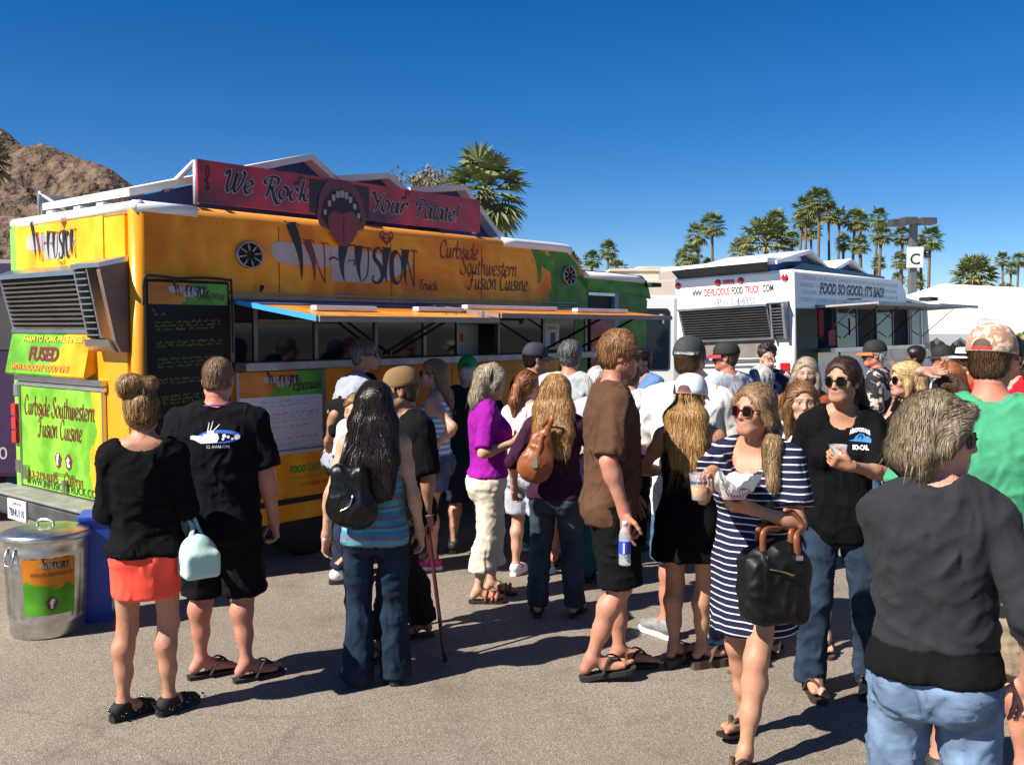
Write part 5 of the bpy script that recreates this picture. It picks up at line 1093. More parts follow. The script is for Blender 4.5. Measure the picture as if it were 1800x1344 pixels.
# --- garments --------------------------------------------------------------------------------------------------------------
def drape(V, F, amp, mode='torso', seed=0, h=1.7):
    """push cloth out into soft folds"""
    N = vnormals(V, F); P = V+seed*3.1
    w = fbm(P*np.array([5,5,4]), 2)*.06; P = P+w[:,None]
    if mode == 'torso':
        r1 = 1-np.abs(noise3(P*np.array([11,11,3.5]))); r2 = 1-np.abs(noise3((P@rotx(.6))*np.array([7,7,15])+5)); lowf = noise3(P*4)
        r3 = 1-np.abs(noise3((P@roty(.9))*np.array([20,20,9])+21)); d = amp*(.8*r1**3+.8*r2**5*np.clip((.72*h-V[:,2])/(.15*h)+.45,.3,1)+.45*r3**6+.4*lowf)
    elif mode == 'leg':
        r1 = 1-np.abs(noise3(P*np.array([8,8,14])+3)); r2 = 1-np.abs(noise3((P@roty(.5))*np.array([10,10,20])+9)); lowf = noise3(P*6)
        r3 = 1-np.abs(noise3(P*np.array([22,22,30])+13)); d = amp*(.8*r1**5+.8*r2**6+.4*r3**6+.4*lowf)
    elif mode == 'skirt':
        r1 = 1-np.abs(noise3(P*np.array([13,13,1.2]))); d = amp*(1.2*r1**2+.4*noise3(P*6))
    else:
        r1 = 1-np.abs(noise3(P*np.array([14,14,14]))); d = amp*(r1**2+.5*noise3(P*8))
    return V+N*d[:,None]
def garment(name, prims, parent, mat, vox, amp=.006, mode='torso', seed=0, h=1.7, it=1, cull=None):
    lo, hi = bounds(prims, .03); V, F = sdf_mesh(prims, lo, hi, vox)
    V = relax(V, F, it, .5)
    if amp: V = drape(V, F, amp, mode, seed, h)
    me = mesh_np(name, V, F, mat, True); me.set_sharp_from_angle(angle=math.radians(58)); o = link(name, me, parent)
    return o, V, F
def top_prims(H, ease=.016, hem=.47, sleeve=.5, neck='crew', loose=.6, flare=.005, armease=.010, shoulder=True):
    q = H.h; P = []; zs = np.concatenate([[hem*q-.0, hem*q+.03], H.z[H.z > hem*q+.05]])
    a = np.interp(zs, H.z, H.a)+ease; b = np.interp(zs, H.z, H.b)+ease; cx = np.interp(zs, H.z, H.cx); cy = np.interp(zs, H.z, H.cy)
    # cloth hangs: no narrower than what is above it
    for arr in (a, b):
        run = 0
        for i in range(len(zs)-1, -1, -1):
            if zs[i] < .74*q: run = max(run*.995, arr[i]); arr[i] = arr[i]*(1-loose)+run*loose
            else: run = max(run, arr[i])
    lowt = np.clip((.60*q-zs)/(.12*q), 0, 1); a += flare*lowt; b += flare*lowt
    P.append(spine_loft(zs, a, b, cx, cy, k=.03, power=2.35))
    for c, r in H.breasts: P.append(ell(c, r+ease*.8, .045))
    for g in (-1,1): P.append(ell((g*.043*q,-.034*q*H.wt,.497*q), np.array([.050,.045,.056])*q*H.wt*H.bs+ease*1.0, .03))
    for i, g in ((0,-1),(1,1)):
        if sleeve > 0 or shoulder: P.append(cone(H.sp(g*.032*q,-.014*q,.836*q), H.S[i], .026*q+ease*.8, H.ar*1.12+armease, .04*q))
        if sleeve > 0:
            S, E, W = H.S[i], H.elb[i], H.wri[i]
            if sleeve <= .5:
                t = sleeve*2; e = S+(E-S)*t; P.append(coneflat(S, e, H.ar*1.12+armease, H.ar*1.1+armease*1.6, .02))
            else:
                t = (sleeve-.5)*2; P.append(cone(S, E, H.ar*1.1+armease, H.ar*.95+armease, .02)); P.append(coneflat(E, E+(W-E)*t, H.ar*.95+armease, H.ar*.75+armease, .02))
    P.append(plane((0,0,-1), -hem*q))
    q_ = H.sp
    if neck == 'crew': P.append(cone(q_(0,-.012*q,.80*q)+v3(0,.03,.035), q_(0,-.005*q,.9*q)+v3(0,.0,0), .040*q, .05*q, .012, 's'))
    elif neck == 'v':
        P.append(cone(q_(0,-.012*q,.80*q)+v3(0,.03,.035), q_(0,-.005*q,.9*q), .043*q, .052*q, .012, 's'))
        P.append(cone(q_(0,.088*q,.735*q), q_(0,.050*q,.86*q), .004, .070, .012, 's'))
    elif neck == 'scoop': P.append(ell(q_(0,.06*q,.835*q), v3(.062,.075,.075)*q, .012, None, 's')); P.append(ell(q_(0,-.015*q,.86*q), v3(.055,.05,.055)*q, .012, None, 's'))
    elif neck == 'wide': P.append(ell(q_(0,.0,.865*q), v3(.075,.10,.058)*q, .012, None, 's'))
    elif neck == 'tank':
        P.append(ell(q_(0,.07*q,.84*q), v3(.052,.085,.085)*q, .012, None, 's')); P.append(ell(q_(0,-.05*q,.85*q), v3(.052,.06,.075)*q, .012, None, 's'))
        for i, g in ((0,-1),(1,1)): P.append(ell(H.S[i]+v3(g*.035*q,0,-.01*q), v3(.060,.085,.075)*q, .012, None, 's'))
    return P
def leg_prims(H, ease=.012, hem=.06, waist=.575, flare=0.0, sep=.012, hemw=None):
    """trousers or shorts down to hem (fraction of height)"""
    q = H.h; P = []
    zs = np.concatenate([[.445*q], H.z[(H.z > .46*q) & (H.z < waist*q)], [waist*q]])
    P.append(spine_loft(zs, np.interp(zs,H.z,H.a)+ease, np.interp(zs,H.z,H.b)+ease, np.interp(zs,H.z,H.cx), np.interp(zs,H.z,H.cy), .02))
    for g in (-1,1): P.append(ell((g*.043*q,-.034*q*H.wt,.497*q), np.array([.050,.045,.056])*q*H.wt*H.bs+ease, .02))
    tw = (.047 if H.sex == 'm' else .0495)*q*(.5+.5*H.wt)+ease
    for i in (0,1):
        hp, K, A = H.hip[i], H.knee[i], H.ank[i]; zk, za = K[2], A[2]; hz = hem*q+H.sole
        kr = .034*q*(.6+.4*H.wt)+ease
        if hem > .2:
            end = hp+(K-hp)*((hp[2]-hz)/max(hp[2]-zk, 1e-3)) if hz > zk else K+(A-K)*((zk-hz)/max(zk-za, 1e-3))
            P.append(coneflat(hp, end, tw+.004, (tw if hem > .33 else tw*.86)+flare, sep))
        else:
            t = (zk-hz)/max(zk-za, 1e-3); P.append(cone(hp, K, tw, kr, sep))
            cal = K+(A-K)*.28-H.toe[i]*.012*q; P.append(cone(K, cal, kr, .0345*q*(.6+.4*H.wt)+ease, .01)); P.append(coneflat(cal, K+(A-K)*t, .0345*q*(.6+.4*H.wt)+ease, (.030*q+ease+flare) if hemw is None else hemw, .02))
    return P
def skirt_prims(H, hem=.40, waist=.60, ease=.012, hemw=None, hemd=None, cyh=0.0):
    q = H.h; P = []; zs = np.array([hem*q, (hem+.04)*q, .455*q, .49*q, .53*q, .57*q, waist*q])
    zs = np.unique(np.round(zs,4)); a = np.interp(zs, H.z, H.a)+ease; b = np.interp(zs, H.z, H.b)+ease+.012
    hw = hemw or a.max(); hd = hemd or b.max(); low = zs < .46*q; t = np.clip((.48*q-zs)/max(.48*q-hem*q, 1e-3), 0, 1)
    top = np.interp(.49*q, H.z, H.a)+ease; topb = np.interp(.49*q, H.z, H.b)+ease+.012
    a = np.where(zs < .5*q, top+(hw-top)*t, a); b = np.where(zs < .5*q, topb+(hd-topb)*t, b)
    P.append(spine_loft(zs, a, b, np.interp(zs,H.z,H.cx), np.interp(zs,H.z,H.cy)+cyh*t, .02, 2.2))
    for g in (-1,1): P.append(ell((g*.043*q,-.034*q*H.wt,.497*q), np.array([.050,.045,.056])*q*H.wt*H.bs+ease*.8, .025))
    P.append(plane((0,0,-1), -hem*q)); return P
def shell(H, g=.012, hairline=.048, nape=-.075, ears=True, capped=False):
    """close hair over the skull, open at the face"""
    hs, R, X = H.hs, H.R, H.H; P = [ell(X(0,-.016,.032), (np.array([.0755,.097,.086])+g)*hs, .01, R.T), ell(X(0,-.045,-.03), np.array([.066+g*.6,.052+g*.6,.058])*hs, .02, R.T)]
    P.append(ell(X(0,.115,-.040), np.array([.080,.085,.078+hairline])*hs, .008, R.T, 's'))
    if ears:
        for s_ in (-1,1): P.append(ell(X(s_*.085,.012,-.035), np.array([.030,.032,.042])*hs, .006, R.T, 's'))
    if capped: u = R@v3(0,0,1); P.append(plane(u, unit(u)@X(0,0,.045)))
    if nape is not None: u = R@v3(0,.25,-1.0); P.append(plane(u, unit(u)@X(0,-.08,nape)))
    return P
def hair_mat(name, c1, c2, rough=.46):
    if name in MATS: return MATS[name]
    m = pm(name, c1, rough=rough, var=0, bump=.5, bs=3.0, stretch=(95,95,8), spec=.35, bdist=.004)
    N, L, p = nodes_of(m); tc = [n for n in N if n.type == 'MAPPING'][0]
    n = N.new('ShaderNodeTexNoise'); n.inputs['Scale'].default_value = 1.3; n.inputs['Detail'].default_value = 4; L.new(tc.outputs[0], n.inputs['Vector'])
    r = N.new('ShaderNodeValToRGB'); r.color_ramp.elements[0].position = .36; r.color_ramp.elements[1].position = .64
    r.color_ramp.elements[0].color = (*c1[:3],1); r.color_ramp.elements[1].color = (*c2[:3],1); L.new(n.outputs[0], r.inputs[0]); L.new(r.outputs[0], p.inputs['Base Color'])
    return m
from mathutils.kdtree import KDTree
def fibres(V, N, H, n, length, rg, width=.0032, lift=.004, target=None):
    """fine locks that follow the surface of the hair downwards (or towards a knot)"""
    kd = KDTree(len(V)); [kd.insert(v, i) for i, v in enumerate(V.tolist())]; kd.balance(); crown = H.H(0,-.03,.12)
    k = rg.integers(0, len(V), n); P = V[k].copy(); m = 5; st = (length*(.5+.8*rg.random(n))/(m-1))[:,None]; dev = rg.normal(0,.16,(n,3)); wd = width*(.6+.8*rg.random(n)); off = lift*(.2+rg.random(n)); rows = []
    for j in range(m):
        nn = N[k]; rad = P-crown; rad[:,2] = 0; near = np.exp(-np.linalg.norm(P-crown, axis=1)/.06)[:,None]; lp = (P-H.hc)@H.R
        if target is None:
            fw = (np.clip((lp[:,1]+.01)/.05, 0, 1)*np.clip(lp[:,2]/.04, 0, 1))[:,None]; side = np.stack([np.copysign(.9, lp[:,0]), -np.ones(n), -.25*np.ones(n)], 1)@H.R.T
            f = (np.array([0,0,-1.])+rad*8*near)*(1-fw)+side*fw+dev
        else:
            on = (lp[:,1] > -.10)[:,None] & (lp[:,2] > -.09)[:,None]; f = np.where(on, (target-P)/np.linalg.norm(target-P, axis=1, keepdims=True), np.array([0,0,-1.]))+dev
        f = f-nn*np.sum(f*nn, 1, keepdims=True); f /= np.maximum(np.linalg.norm(f, axis=1, keepdims=True), 1e-6); sd = np.cross(f, nn); t = j/(m-1)
        q = P+nn*(off*math.sin(PI*min(1,.15+t)))[:,None]; w = (wd*math.sin(PI*min(1,.22+.78*t)))[:,None]; rows.append(q+sd*w); rows.append(q-sd*w+nn*w*.4)
        P = P+f*st
        for i in range(n):
            c, kk, dd = kd.find(P[i]); k[i] = kk
            if dd < .02: P[i] = P[i]*.35+np.array(c)*.65
    VV = np.stack(rows, 1).reshape(-1,3); base = (np.arange(n)*2*m)[:,None]; FF = []
    for j in range(m-1): FF.append(np.concatenate([base+2*j, base+2*j+1, base+2*j+3, base+2*j+2], 1))
    return VV.tolist(), [tuple(f) for f in np.concatenate(FF).tolist()]
def hair(name, prims, H, parent, mat, vox, amp=.006, strands=0, seed=0, slen=.12, freq=(42,42,5), fib=None, flen=None, target=None, fw=None):
    lo, hi = bounds(prims, .03); V, F = sdf_mesh(prims, lo, hi, vox)
    if len(V) == 0: return None
    V = relax(V, F, 1, .5); N = vnormals(V, F); P = V+seed*1.7
    P = P+.02*fbm(P*9,2)[:,None]
    d = amp*((1-np.abs(noise3(P*np.array(freq))))*.55+.75*noise3(P*np.array(freq)*.40))
    V = V+N*d[:,None]; me = None
    rg = np.random.default_rng(seed+5); VV = V.tolist(); FF = [tuple(f) for f in F.tolist()]
    if strands:
        ids = rg.integers(0, len(V), strands)
        for i in ids:
            if ((V[i]-H.hc)@H.R)[1] > .035: continue
            p = V[i]-N[i]*.004; dirn = unit(N[i]*.35+v3(0,0,-1)+rg.normal(0,.22,3)); L = slen*(.4+rg.random()); n = 6
            side = unit(np.cross(dirn, N[i]+1e-3))*.0011; b = len(VV)
            for k in range(n):
                t = k/(n-1); q = p+dirn*L*t+N[i]*.010*math.sin(t*2.2)+v3(0,0,-.25*L*t*t); w = side*(1-.75*t)
                VV.append((q+w).tolist()); VV.append((q-w).tolist())
            for k in range(n-1): FF.append((b+2*k, b+2*k+1, b+2*k+3, b+2*k+2))
    nf = fib if fib is not None else (3200,350,0)[H.lod]
    if nf:
        v, f = fibres(V, N, H, nf, flen or slen, rg, fw or (.0012,.0030,.004)[H.lod], .005, target); b = len(VV); VV += v; FF += [tuple(b+i for i in q) for q in f]
    me = mesh_np(name, VV, FF, mat, True)
    return link(name, me, parent)
# --- accessories -----------------------------------------------------------------------------------------------------------
def xf(H): return lambda p: tuple(H.H(*p))
def sunglasses(H, parent, fm, lm, w=.036, hgt=.020, temple=None):
    X = xf(H); fr = MB(); ln = MB()
    def lens(b, cx, y, grow, dep, n=18):
        a = []; c = []
        for k in range(n):
            t = 2*PI*k/n; ex = abs(math.cos(t))**.65*math.copysign(1,math.cos(t)); ez = abs(math.sin(t))**.65*math.copysign(1,math.sin(t))
            x = cx+ex*(w*.5*1.25*.72+grow); z = ez*(hgt+grow)+.000-.002
            yy = y-((x/.06)**2)*.018; a.append(X((x,yy+dep,z))); c.append(X((x,yy-dep,z)))
        b.add(a+c, [tuple(range(n)), tuple(range(2*n-1,n-1,-1))]+[(i,(i+1)%n,(i+1)%n+n,i+n) for i in range(n)])
    for g in (-1,1):
        lens(fr, g*.034, .101, .004, .0022); lens(ln, g*.034, .102, 0.0, .0024)
        fr.tube([X((g*.062,.086,.006)), X((g*.076,.06,.006)), X((g*.081,.01,.004)), X((g*.080,-.02,-.006))], .0028, 6)
    fr.tube([X((-.012,.103,.003)), X((0,.106,.005)), X((.012,.103,.003))], .003, 6)
    o = fr.build('sunglasses', fm, parent); ln.build('lens', lm, o); return o
def cap(H, parent, mat, brimmat, front=0.0, bill=.075, crown=.010, tall=.020, name='cap', back_gap=False, z0=.030, tilt=-.10, button=True, bandmat=None):
    """baseball cap; front = turn in degrees about the head's axis"""
    A = rotz(math.radians(front)); X = lambda x, y, z: tuple(H.H(*((A@rotx(tilt)@v3(x,y,z-z0))+v3(0,0,z0))+v3(0,0,0))) if False else tuple(H.H(*(v3(0,-.012,z0)+A@rotx(tilt)@v3(x,y,z))))
    b = MB(); n = 36; rings = []
    ra, rb, rc = .0805+crown, .1025+crown, .084+crown+tall
    for j in range(11):
        ph = (j/10)*(PI/2)*.995; r = math.cos(ph)**.72; z = math.sin(ph)**.95
        ring = []
        for k in range(n):
            t = 2*PI*k/n; seam = 1-.012*max(0, 1-abs(((t/(PI/3)) % 1)-.0)*14) if j > 0 else 1
            ring.append(X(ra*math.cos(t)*r*seam, rb*math.sin(t)*r*seam, rc*z))
        rings.append(ring)
    inner = [X(ra*.97*math.cos(2*PI*k/n), rb*.97*math.sin(2*PI*k/n), -.004) for k in range(n)]
    b.loft([inner]+rings, True, True)
    if button: b.lathe([(.007,0),(.006,.004),(.0,.006)], 8, (0,0,0), 'z', False) if False else None
    o = b.build(name, mat, parent)
    bb = MB(); n2 = 17; R_ = []
    for th in (0, 1):
        for j in range(5):
            s_ = j/4; row = []
            for k in range(n2):
                u = -1+2*k/(n2-1); an = PI/2-u*1.15; x0, y0 = ra*.985*math.cos(an), rb*.985*math.sin(an)
                ext = bill*s_*math.cos(u*PI/2)**.5; y = y0+ext; x = x0*(1+.05*s_)
                z = .004-.018*(u*u)*(.4+.6*s_)-.016*s_*s_ - (0.004 if th else 0)
                row.append(X(x, y, z))
            R_.append(row)
    for i in (0,5):
        V = [p for r in R_[i:i+5] for p in r]; bb.add(V, [(a*n2+k, a*n2+k+1, (a+1)*n2+k+1, (a+1)*n2+k) for a in range(4) for k in range(n2-1)], True)
    edge = R_[4]+R_[9]; bb.add(edge, [(k,k+1,n2+k+1,n2+k) for k in range(n2-1)])
    bb.build('brim', brimmat, o)
    if back_gap:   # adjuster opening at the back: strap below an arch of hair or skin
        g = MB(); V = []; m = 14
        for k in range(m):
            u = -1+2*k/(m-1); an = -PI/2+u*.42
            for z, gr in ((.002,1.012),(.014,1.012)): V.append(X(ra*gr*math.cos(an), rb*gr*math.sin(an), z))
        g.add(V, [(2*k,2*k+1,2*k+3,2*k+2) for k in range(m-1)], True); g.build('strap', bandmat or brimmat, o)
        g = MB(); V = []; nv = 5
        for k in range(m):
            u = -1+2*k/(m-1); an = -PI/2+u*.40; zt = .016+.030*math.sqrt(max(0,1-u*u))
            for w in range(nv):
                z = .016+(zt-.016)*w/(nv-1); rr = math.cos(math.asin(min(1,(z/rc)**(1/.95))))**.72; V.append(X(ra*1.012*rr*math.cos(an), rb*1.012*rr*math.sin(an), z))
        g.add(V, [(k*nv+w, k*nv+w+1, (k+1)*nv+w+1, (k+1)*nv+w) for k in range(m-1) for w in range(nv-1)], True); g.build('opening', pm('cap_gap',(.07,.042,.03),rough=.7), o)
    return o
def flipflop(H, i, parent, mat, strapmat, th=.020, wide=1.0, open_toe=True, name='sandal'):
    F, A = H.foot[i], H.ank[i]; g = 1 if i else -1; sc = H.h/1.72*(1.0 if H.sex == 'm' else .93); q = H.h
    zb = -.047*q-H.sole+.001
    o_ = lambda f, r, u: tuple(A+F@v3(r, f, u))
    out = [(-.075,.0),(-.068,.026),(-.03,.034),(.04,.034),(.10,.042),(.15,.049),(.185,.044),(.205,.026),(.210,.0),(.205,-.022),(.185,-.040),(.15,-.046),(.10,-.040),(.04,-.032),(-.03,-.034),(-.068,-.026)]
    b = MB(); n = len(out)
    V = [o_(f*sc, -g*r*wide*sc, zb) for f, r in out]+[o_(f*sc*1.02, -g*r*wide*sc*1.04, zb+th) for f, r in out]
    b.add(V, [tuple(range(n)), tuple(range(2*n-1,n-1,-1))]+[(k,(k+1)%n,(k+1)%n+n,k+n) for k in range(n)])
    ob = b.build(name, mat, parent)
    s_ = MB()
    if open_toe:
        toe = o_(.150*sc, -g*.018*sc, zb+th)
        for rr in (-.044, .046):
            mid = o_(.085*sc, -g*rr*.72*sc, -.010*sc); end = o_(.035*sc, -g*rr*1.02*sc, zb+th*.8)
            s_.tube(bez([toe, o_(.135*sc, -g*(.018*.6+rr*.2)*sc, -.026*sc), mid, end], 5), .0042, 6, True, (2.7, (0,0,1)))
    else:
        for f0 in (.055,.105,.14):
            s_.tube(bez([o_(f0*sc, -g*.046*sc, zb+th), o_(f0*sc+.01, -g*.03*sc, -.022*sc if f0 < .1 else -.032*sc), o_(f0*sc+.012, 0, -.008*sc if f0 < .1 else -.028*sc), o_(f0*sc+.01, g*.03*sc, -.020*sc if f0 < .1 else -.032*sc), o_(f0*sc, g*.044*sc, zb+th)],5), .010, 6, True)
    s_.build('strap', strapmat, ob); return ob
def shoe(H, i, parent, mat, solemat, lace=None, name='shoe', vox=.010):
    F, A = H.foot[i], H.ank[i]; g = 1 if i else -1; sc = H.h/1.72*(1.0 if H.sex == 'm' else .93)
    o = lambda f, r, u: A+F@v3(r*-g if False else r, f, u)
    P = [cone(o(-.04*sc,0,-.035*sc), o(.0,0,.0), .040*sc, .042*sc, .03), cone(o(-.02*sc,0,-.045*sc), o(.10*sc,0,-.045*sc), .038*sc, .036*sc, .03),
         ell(o(.14*sc,0,-.058*sc), v3(.046,.07,.034)*sc, .03, F.T), plane((0,0,-1), -(A[2]-.047*H.h-H.sole+.012)), plane(F@v3(0,-.15,1), unit(F@v3(0,-.15,1))@o(0,0,.012*sc)),
         cone(A, A+F@v3(0,0,.1), .029*sc, .04*sc, .003, 's')]
    lo, hi = bounds(P, .02); V, F2 = sdf_mesh(P, lo, hi, vox); ob = link(name, mesh_np(name, relax(V,F2,1,.4), F2, mat, True), parent)
    out = [(-.085,.0),(-.076,.028),(-.03,.038),(.04,.038),(.10,.046),(.15,.052),(.19,.044),(.213,.022),(.216,.0),(.213,-.022),(.19,-.042),(.15,-.050),(.10,-.044),(.04,-.036),(-.03,-.038),(-.076,-.028)]
    zb = -.047*H.h-H.sole+.002; b = MB(); n = len(out)
    b.add([tuple(o(f*sc,r*sc,zb)) for f,r in out]+[tuple(o(f*sc,r*sc,zb+.026)) for f,r in out], [tuple(range(n)), tuple(range(2*n-1,n-1,-1))]+[(k,(k+1)%n,(k+1)%n+n,k+n) for k in range(n)])
    b.build('sole', solemat, ob)
    if lace:
        l = MB()
        for k in range(4): f0 = (.045+.022*k)*sc; l.tube([tuple(o(f0,-.022*sc,-.006*sc-.012*k*sc)), tuple(o(f0+.006,0,.004*sc-.013*k*sc)), tuple(o(f0,.022*sc,-.006*sc-.012*k*sc))], .0035, 5)
        l.build('lace', lace, ob)
    return ob
def decal(V2, F2, V, F, origin, ux, uy, out, name, mat, parent, off=.003, sub=True):
    """lay a flat print onto cloth: 2-D points placed at origin+ux*a+uy*b, dropped onto the surface against 'out'"""
    bv = BVHTree.FromPolygons([tuple(v) for v in V], [tuple(f) for f in F])
    bm = bmesh.new(); vs_ = [bm.verts.new((a,b,0)) for a,b in V2]
    for f in F2:
        try: bm.faces.new([vs_[i] for i in f])
        except Exception: pass
    if sub:
        lim = .018
        bmesh.ops.triangulate(bm, faces=bm.faces)
        for _ in range(3):
            es = [e for e in bm.edges if e.calc_length() > lim]
            if not es: break
            bmesh.ops.subdivide_edges(bm, edges=es, cuts=1)
    origin, ux, uy, out = (Vector(x) for x in (origin, ux, uy, out)); out.normalize()
    for v in bm.verts:
        p = origin+ux*v.co.x+uy*v.co.y+out*.35; hit = bv.ray_cast(p, -out, .8)
        v.co = hit[0]+out*off if hit[0] is not None else p-out*.35
    me = bpy.data.meshes.new(name); bm.to_mesh(me); bm.free(); me.materials.append(mat)
    return link(name, me, parent)
# ------------------------------------------------------------------ the crowd
def at(u, v, d):
    """place that lies d metres ahead of the camera behind a spot of the picture; used once to lay things out"""
    a = (u-900)/1730; b = (672-v)/1730; c, s = math.cos(math.atan(98/1730)), math.sin(math.atan(98/1730)); q = v3(a, c+b*s, -s+b*c); return q*(d/q[1])+v3(0,0,1.9)
PEOPLE = []
class Person:
    def __init__(s, label, loc, yaw, tone=(.47,.255,.165), lod=1, group=None, brow=(.05,.03,.02), lip=(.40,.15,.13), stubble=0, red=.25, seed=0, **k):
        s.e = empty('person', (loc[0], loc[1], 0), math.radians(yaw), label, 'person', group); s.R = rotz(math.radians(yaw)); s.loc = v3(loc[0], loc[1], 0); s.seed = seed or len(PEOPLE)+1
        for i, hd in enumerate(k.get('hands') or []):
            if hd:
                for key in ('atw',):
                    if key in hd: hd['at'] = s.R.T@(np.array(hd[key])-s.loc)
                for key, tgt in (('dirw','dir'),('thw','th'),('polew','pole')):
                    if key in hd: hd[tgt] = s.R.T@np.array(hd[key], float)
        s.H = Human(lod=lod, **k); s.lod = lod; s.vox = LOD[lod][4]; PEOPLE.append(s)
        V, F = s.H.skin_mesh(); me = mesh_np('body', V, F, skin_mat(), True); add_color(me, s.H.skin_colors(V, tone, brow, lip, stubble, red)); s.body = link('body', me, s.e)
    def w(s, p): return s.R@np.array(p, float)+s.loc
    def top(s, mat, name='shirt', amp=.009, **k): s.topo, s.tV, s.tF = garment(name, top_prims(s.H, **k), s.e, mat, s.vox, amp, 'torso', s.seed, s.H.h); return s.topo
    def legs(s, mat, name='trousers', amp=.008, **k): o, s.lV, s.lF = garment(name, leg_prims(s.H, **k), s.e, mat, s.vox, amp, 'leg', s.seed, s.H.h); return o
    def skirt(s, mat, name='skirt', amp=.005, **k): o, s.lV, s.lF = garment(name, skirt_prims(s.H, **k), s.e, mat, s.vox, amp, 'skirt', s.seed, s.H.h); return o
    def short(s, mat, g=.012, amp=.005, strands=0, name='hair', **k): return hair(name, shell(s.H, g, **k), s.H, s.e, mat, LOD[s.lod][1]*1.15, amp, strands, s.seed, .05, (55,55,22))
    def long(s, mat, zend, width=.075, g=.018, back=-.105, amp=.008, strands=0, sides=0.0, zside=None, extra=(), parted=.048, thick=.045, slen=.14, capped=False):
        H = s.H; rg = random.Random(s.seed); P = shell(H, g, parted, None, False, capped)
        for x in (-1,-.5,0,.5,1):
            a = H.H(x*.055,-.075,.02) if not capped else H.H(x*.055,-.066,-.045); m = H.H(x*.075,-.085,-.10); zE = zend+rg.uniform(-.03,.03)+.03*abs(x); b = H.sp(x*width, back*H.h/1.65, zE)
            if b[2] < m[2]: P += [cone(a, m, (.045 if not capped else .034)*H.hs, thick, .03), cone(m, (m+b)/2+v3(0,-.008,0), thick, thick*.9, .03), cone((m+b)/2, b, thick*.9, thick*.35, .03)]
            else: P += [cone(a, (a[0],a[1],b[2]), .045, thick*.8, .03)]
        if sides:
            for x in (-1,1):
                zs = zside or H.hc[2]-.16; P += [cone(H.H(x*.062,.03,.055), H.H(x*.084,.022,-.03), .020, .024, .02), cone(H.H(x*.084,.022,-.03), v3(*(H.H(x*.085,.02,-.1)[:2]), zs), .024*sides, .012*sides, .02)]
        P += list(extra); return hair('hair', P, H, s.e, mat, LOD[s.lod][1]*1.4, amp, strands, s.seed, slen)
def folds(m, s=.8, scale=8.0, dist=.028):
    """soft creases in a cloth material, under its weave"""
    N, L, p = nodes_of(m); tc = N.new('ShaderNodeTexCoord'); mp = N.new('ShaderNodeMapping'); mp.inputs['Scale'].default_value = (1.25,1.25,.75); mp.inputs['Rotation'].default_value = (.3,.5,.2); L.new(tc.outputs['Object'], mp.inputs[0]); n = N.new('ShaderNodeTexNoise'); n.noise_type = 'RIDGED_MULTIFRACTAL'; n.inputs['Scale'].default_value = scale; n.inputs['Detail'].default_value = 2.0; n.inputs['Distortion'].default_value = .9; L.new(mp.outputs[0], n.inputs['Vector'])
    b = N.new('ShaderNodeBump'); b.inputs['Strength'].default_value = s; b.inputs['Distance'].default_value = dist; L.new(n.outputs[0], b.inputs['Height'])
    old = [x for x in N if x.type == 'BUMP' and x != b]
    if old: L.new(b.outputs[0], old[0].inputs['Normal'])
    else: L.new(b.outputs[0], p.inputs['Normal'])
    return m
def cloth(name, col, var=.10, rough=.9, bump=.25, bs=500, f=.8):
    if 'cloth_'+name in MATS: return MATS['cloth_'+name]
    return folds(pm('cloth_'+name, col, rough=rough, var=var, vs=9, bump=bump, bs=bs, spec=.12, bdist=.002), f)
def stripes(name, bands, period, wob=.010, axis=2, rough=.85):
    """knit stripes: bands = [(start fraction, colour)], repeating along the garment's height"""
    if 'cloth_'+name in MATS: return MATS['cloth_'+name]
    m = pm('cloth_'+name, (.1,.1,.1), rough=rough, var=0, bump=.25, bs=500, spec=.25, bdist=.002); N, L, p = nodes_of(m); tc = N.new('ShaderNodeTexCoord'); sep = N.new('ShaderNodeSeparateXYZ'); L.new(tc.outputs['Object'], sep.inputs[0])
    nz = N.new('ShaderNodeTexNoise'); nz.inputs['Scale'].default_value = 5; L.new(tc.outputs['Object'], nz.inputs['Vector'])
    a = N.new('ShaderNodeMath'); a.operation = 'MULTIPLY_ADD'; L.new(nz.outputs[0], a.inputs[0]); a.inputs[1].default_value = wob*2; L.new(sep.outputs[axis], a.inputs[2])
    d = N.new('ShaderNodeMath'); d.operation = 'DIVIDE'; L.new(a.outputs[0], d.inputs[0]); d.inputs[1].default_value = period; fr_ = N.new('ShaderNodeMath'); fr_.operation = 'FRACT'; L.new(d.outputs[0], fr_.inputs[0])
    r = N.new('ShaderNodeValToRGB'); r.color_ramp.interpolation = 'CONSTANT'; e = r.color_ramp.elements; e[0].position = bands[0][0]; e[0].color = (*bands[0][1],1); e[1].position = bands[1][0]; e[1].color = (*bands[1][1],1)
    for po, c in bands[2:]: x = e.new(po); x.color = (*c,1)
    L.new(fr_.outputs[0], r.inputs[0]); L.new(r.outputs[0], p.inputs['Base Color']); p.inputs['Specular IOR Level'].default_value = .12; return folds(m)
def denim(name, col): 
    if 'cloth_'+name in MATS: return MATS['cloth_'+name]
    m = cloth(name, col, .30, .9, .35, 260, .9); N, L, p = nodes_of(m); r = [n for n in N if n.type == 'MAP_RANGE'][0]; r.inputs['To Min'].default_value = .62; r.inputs['To Max'].default_value = 1.5; return m
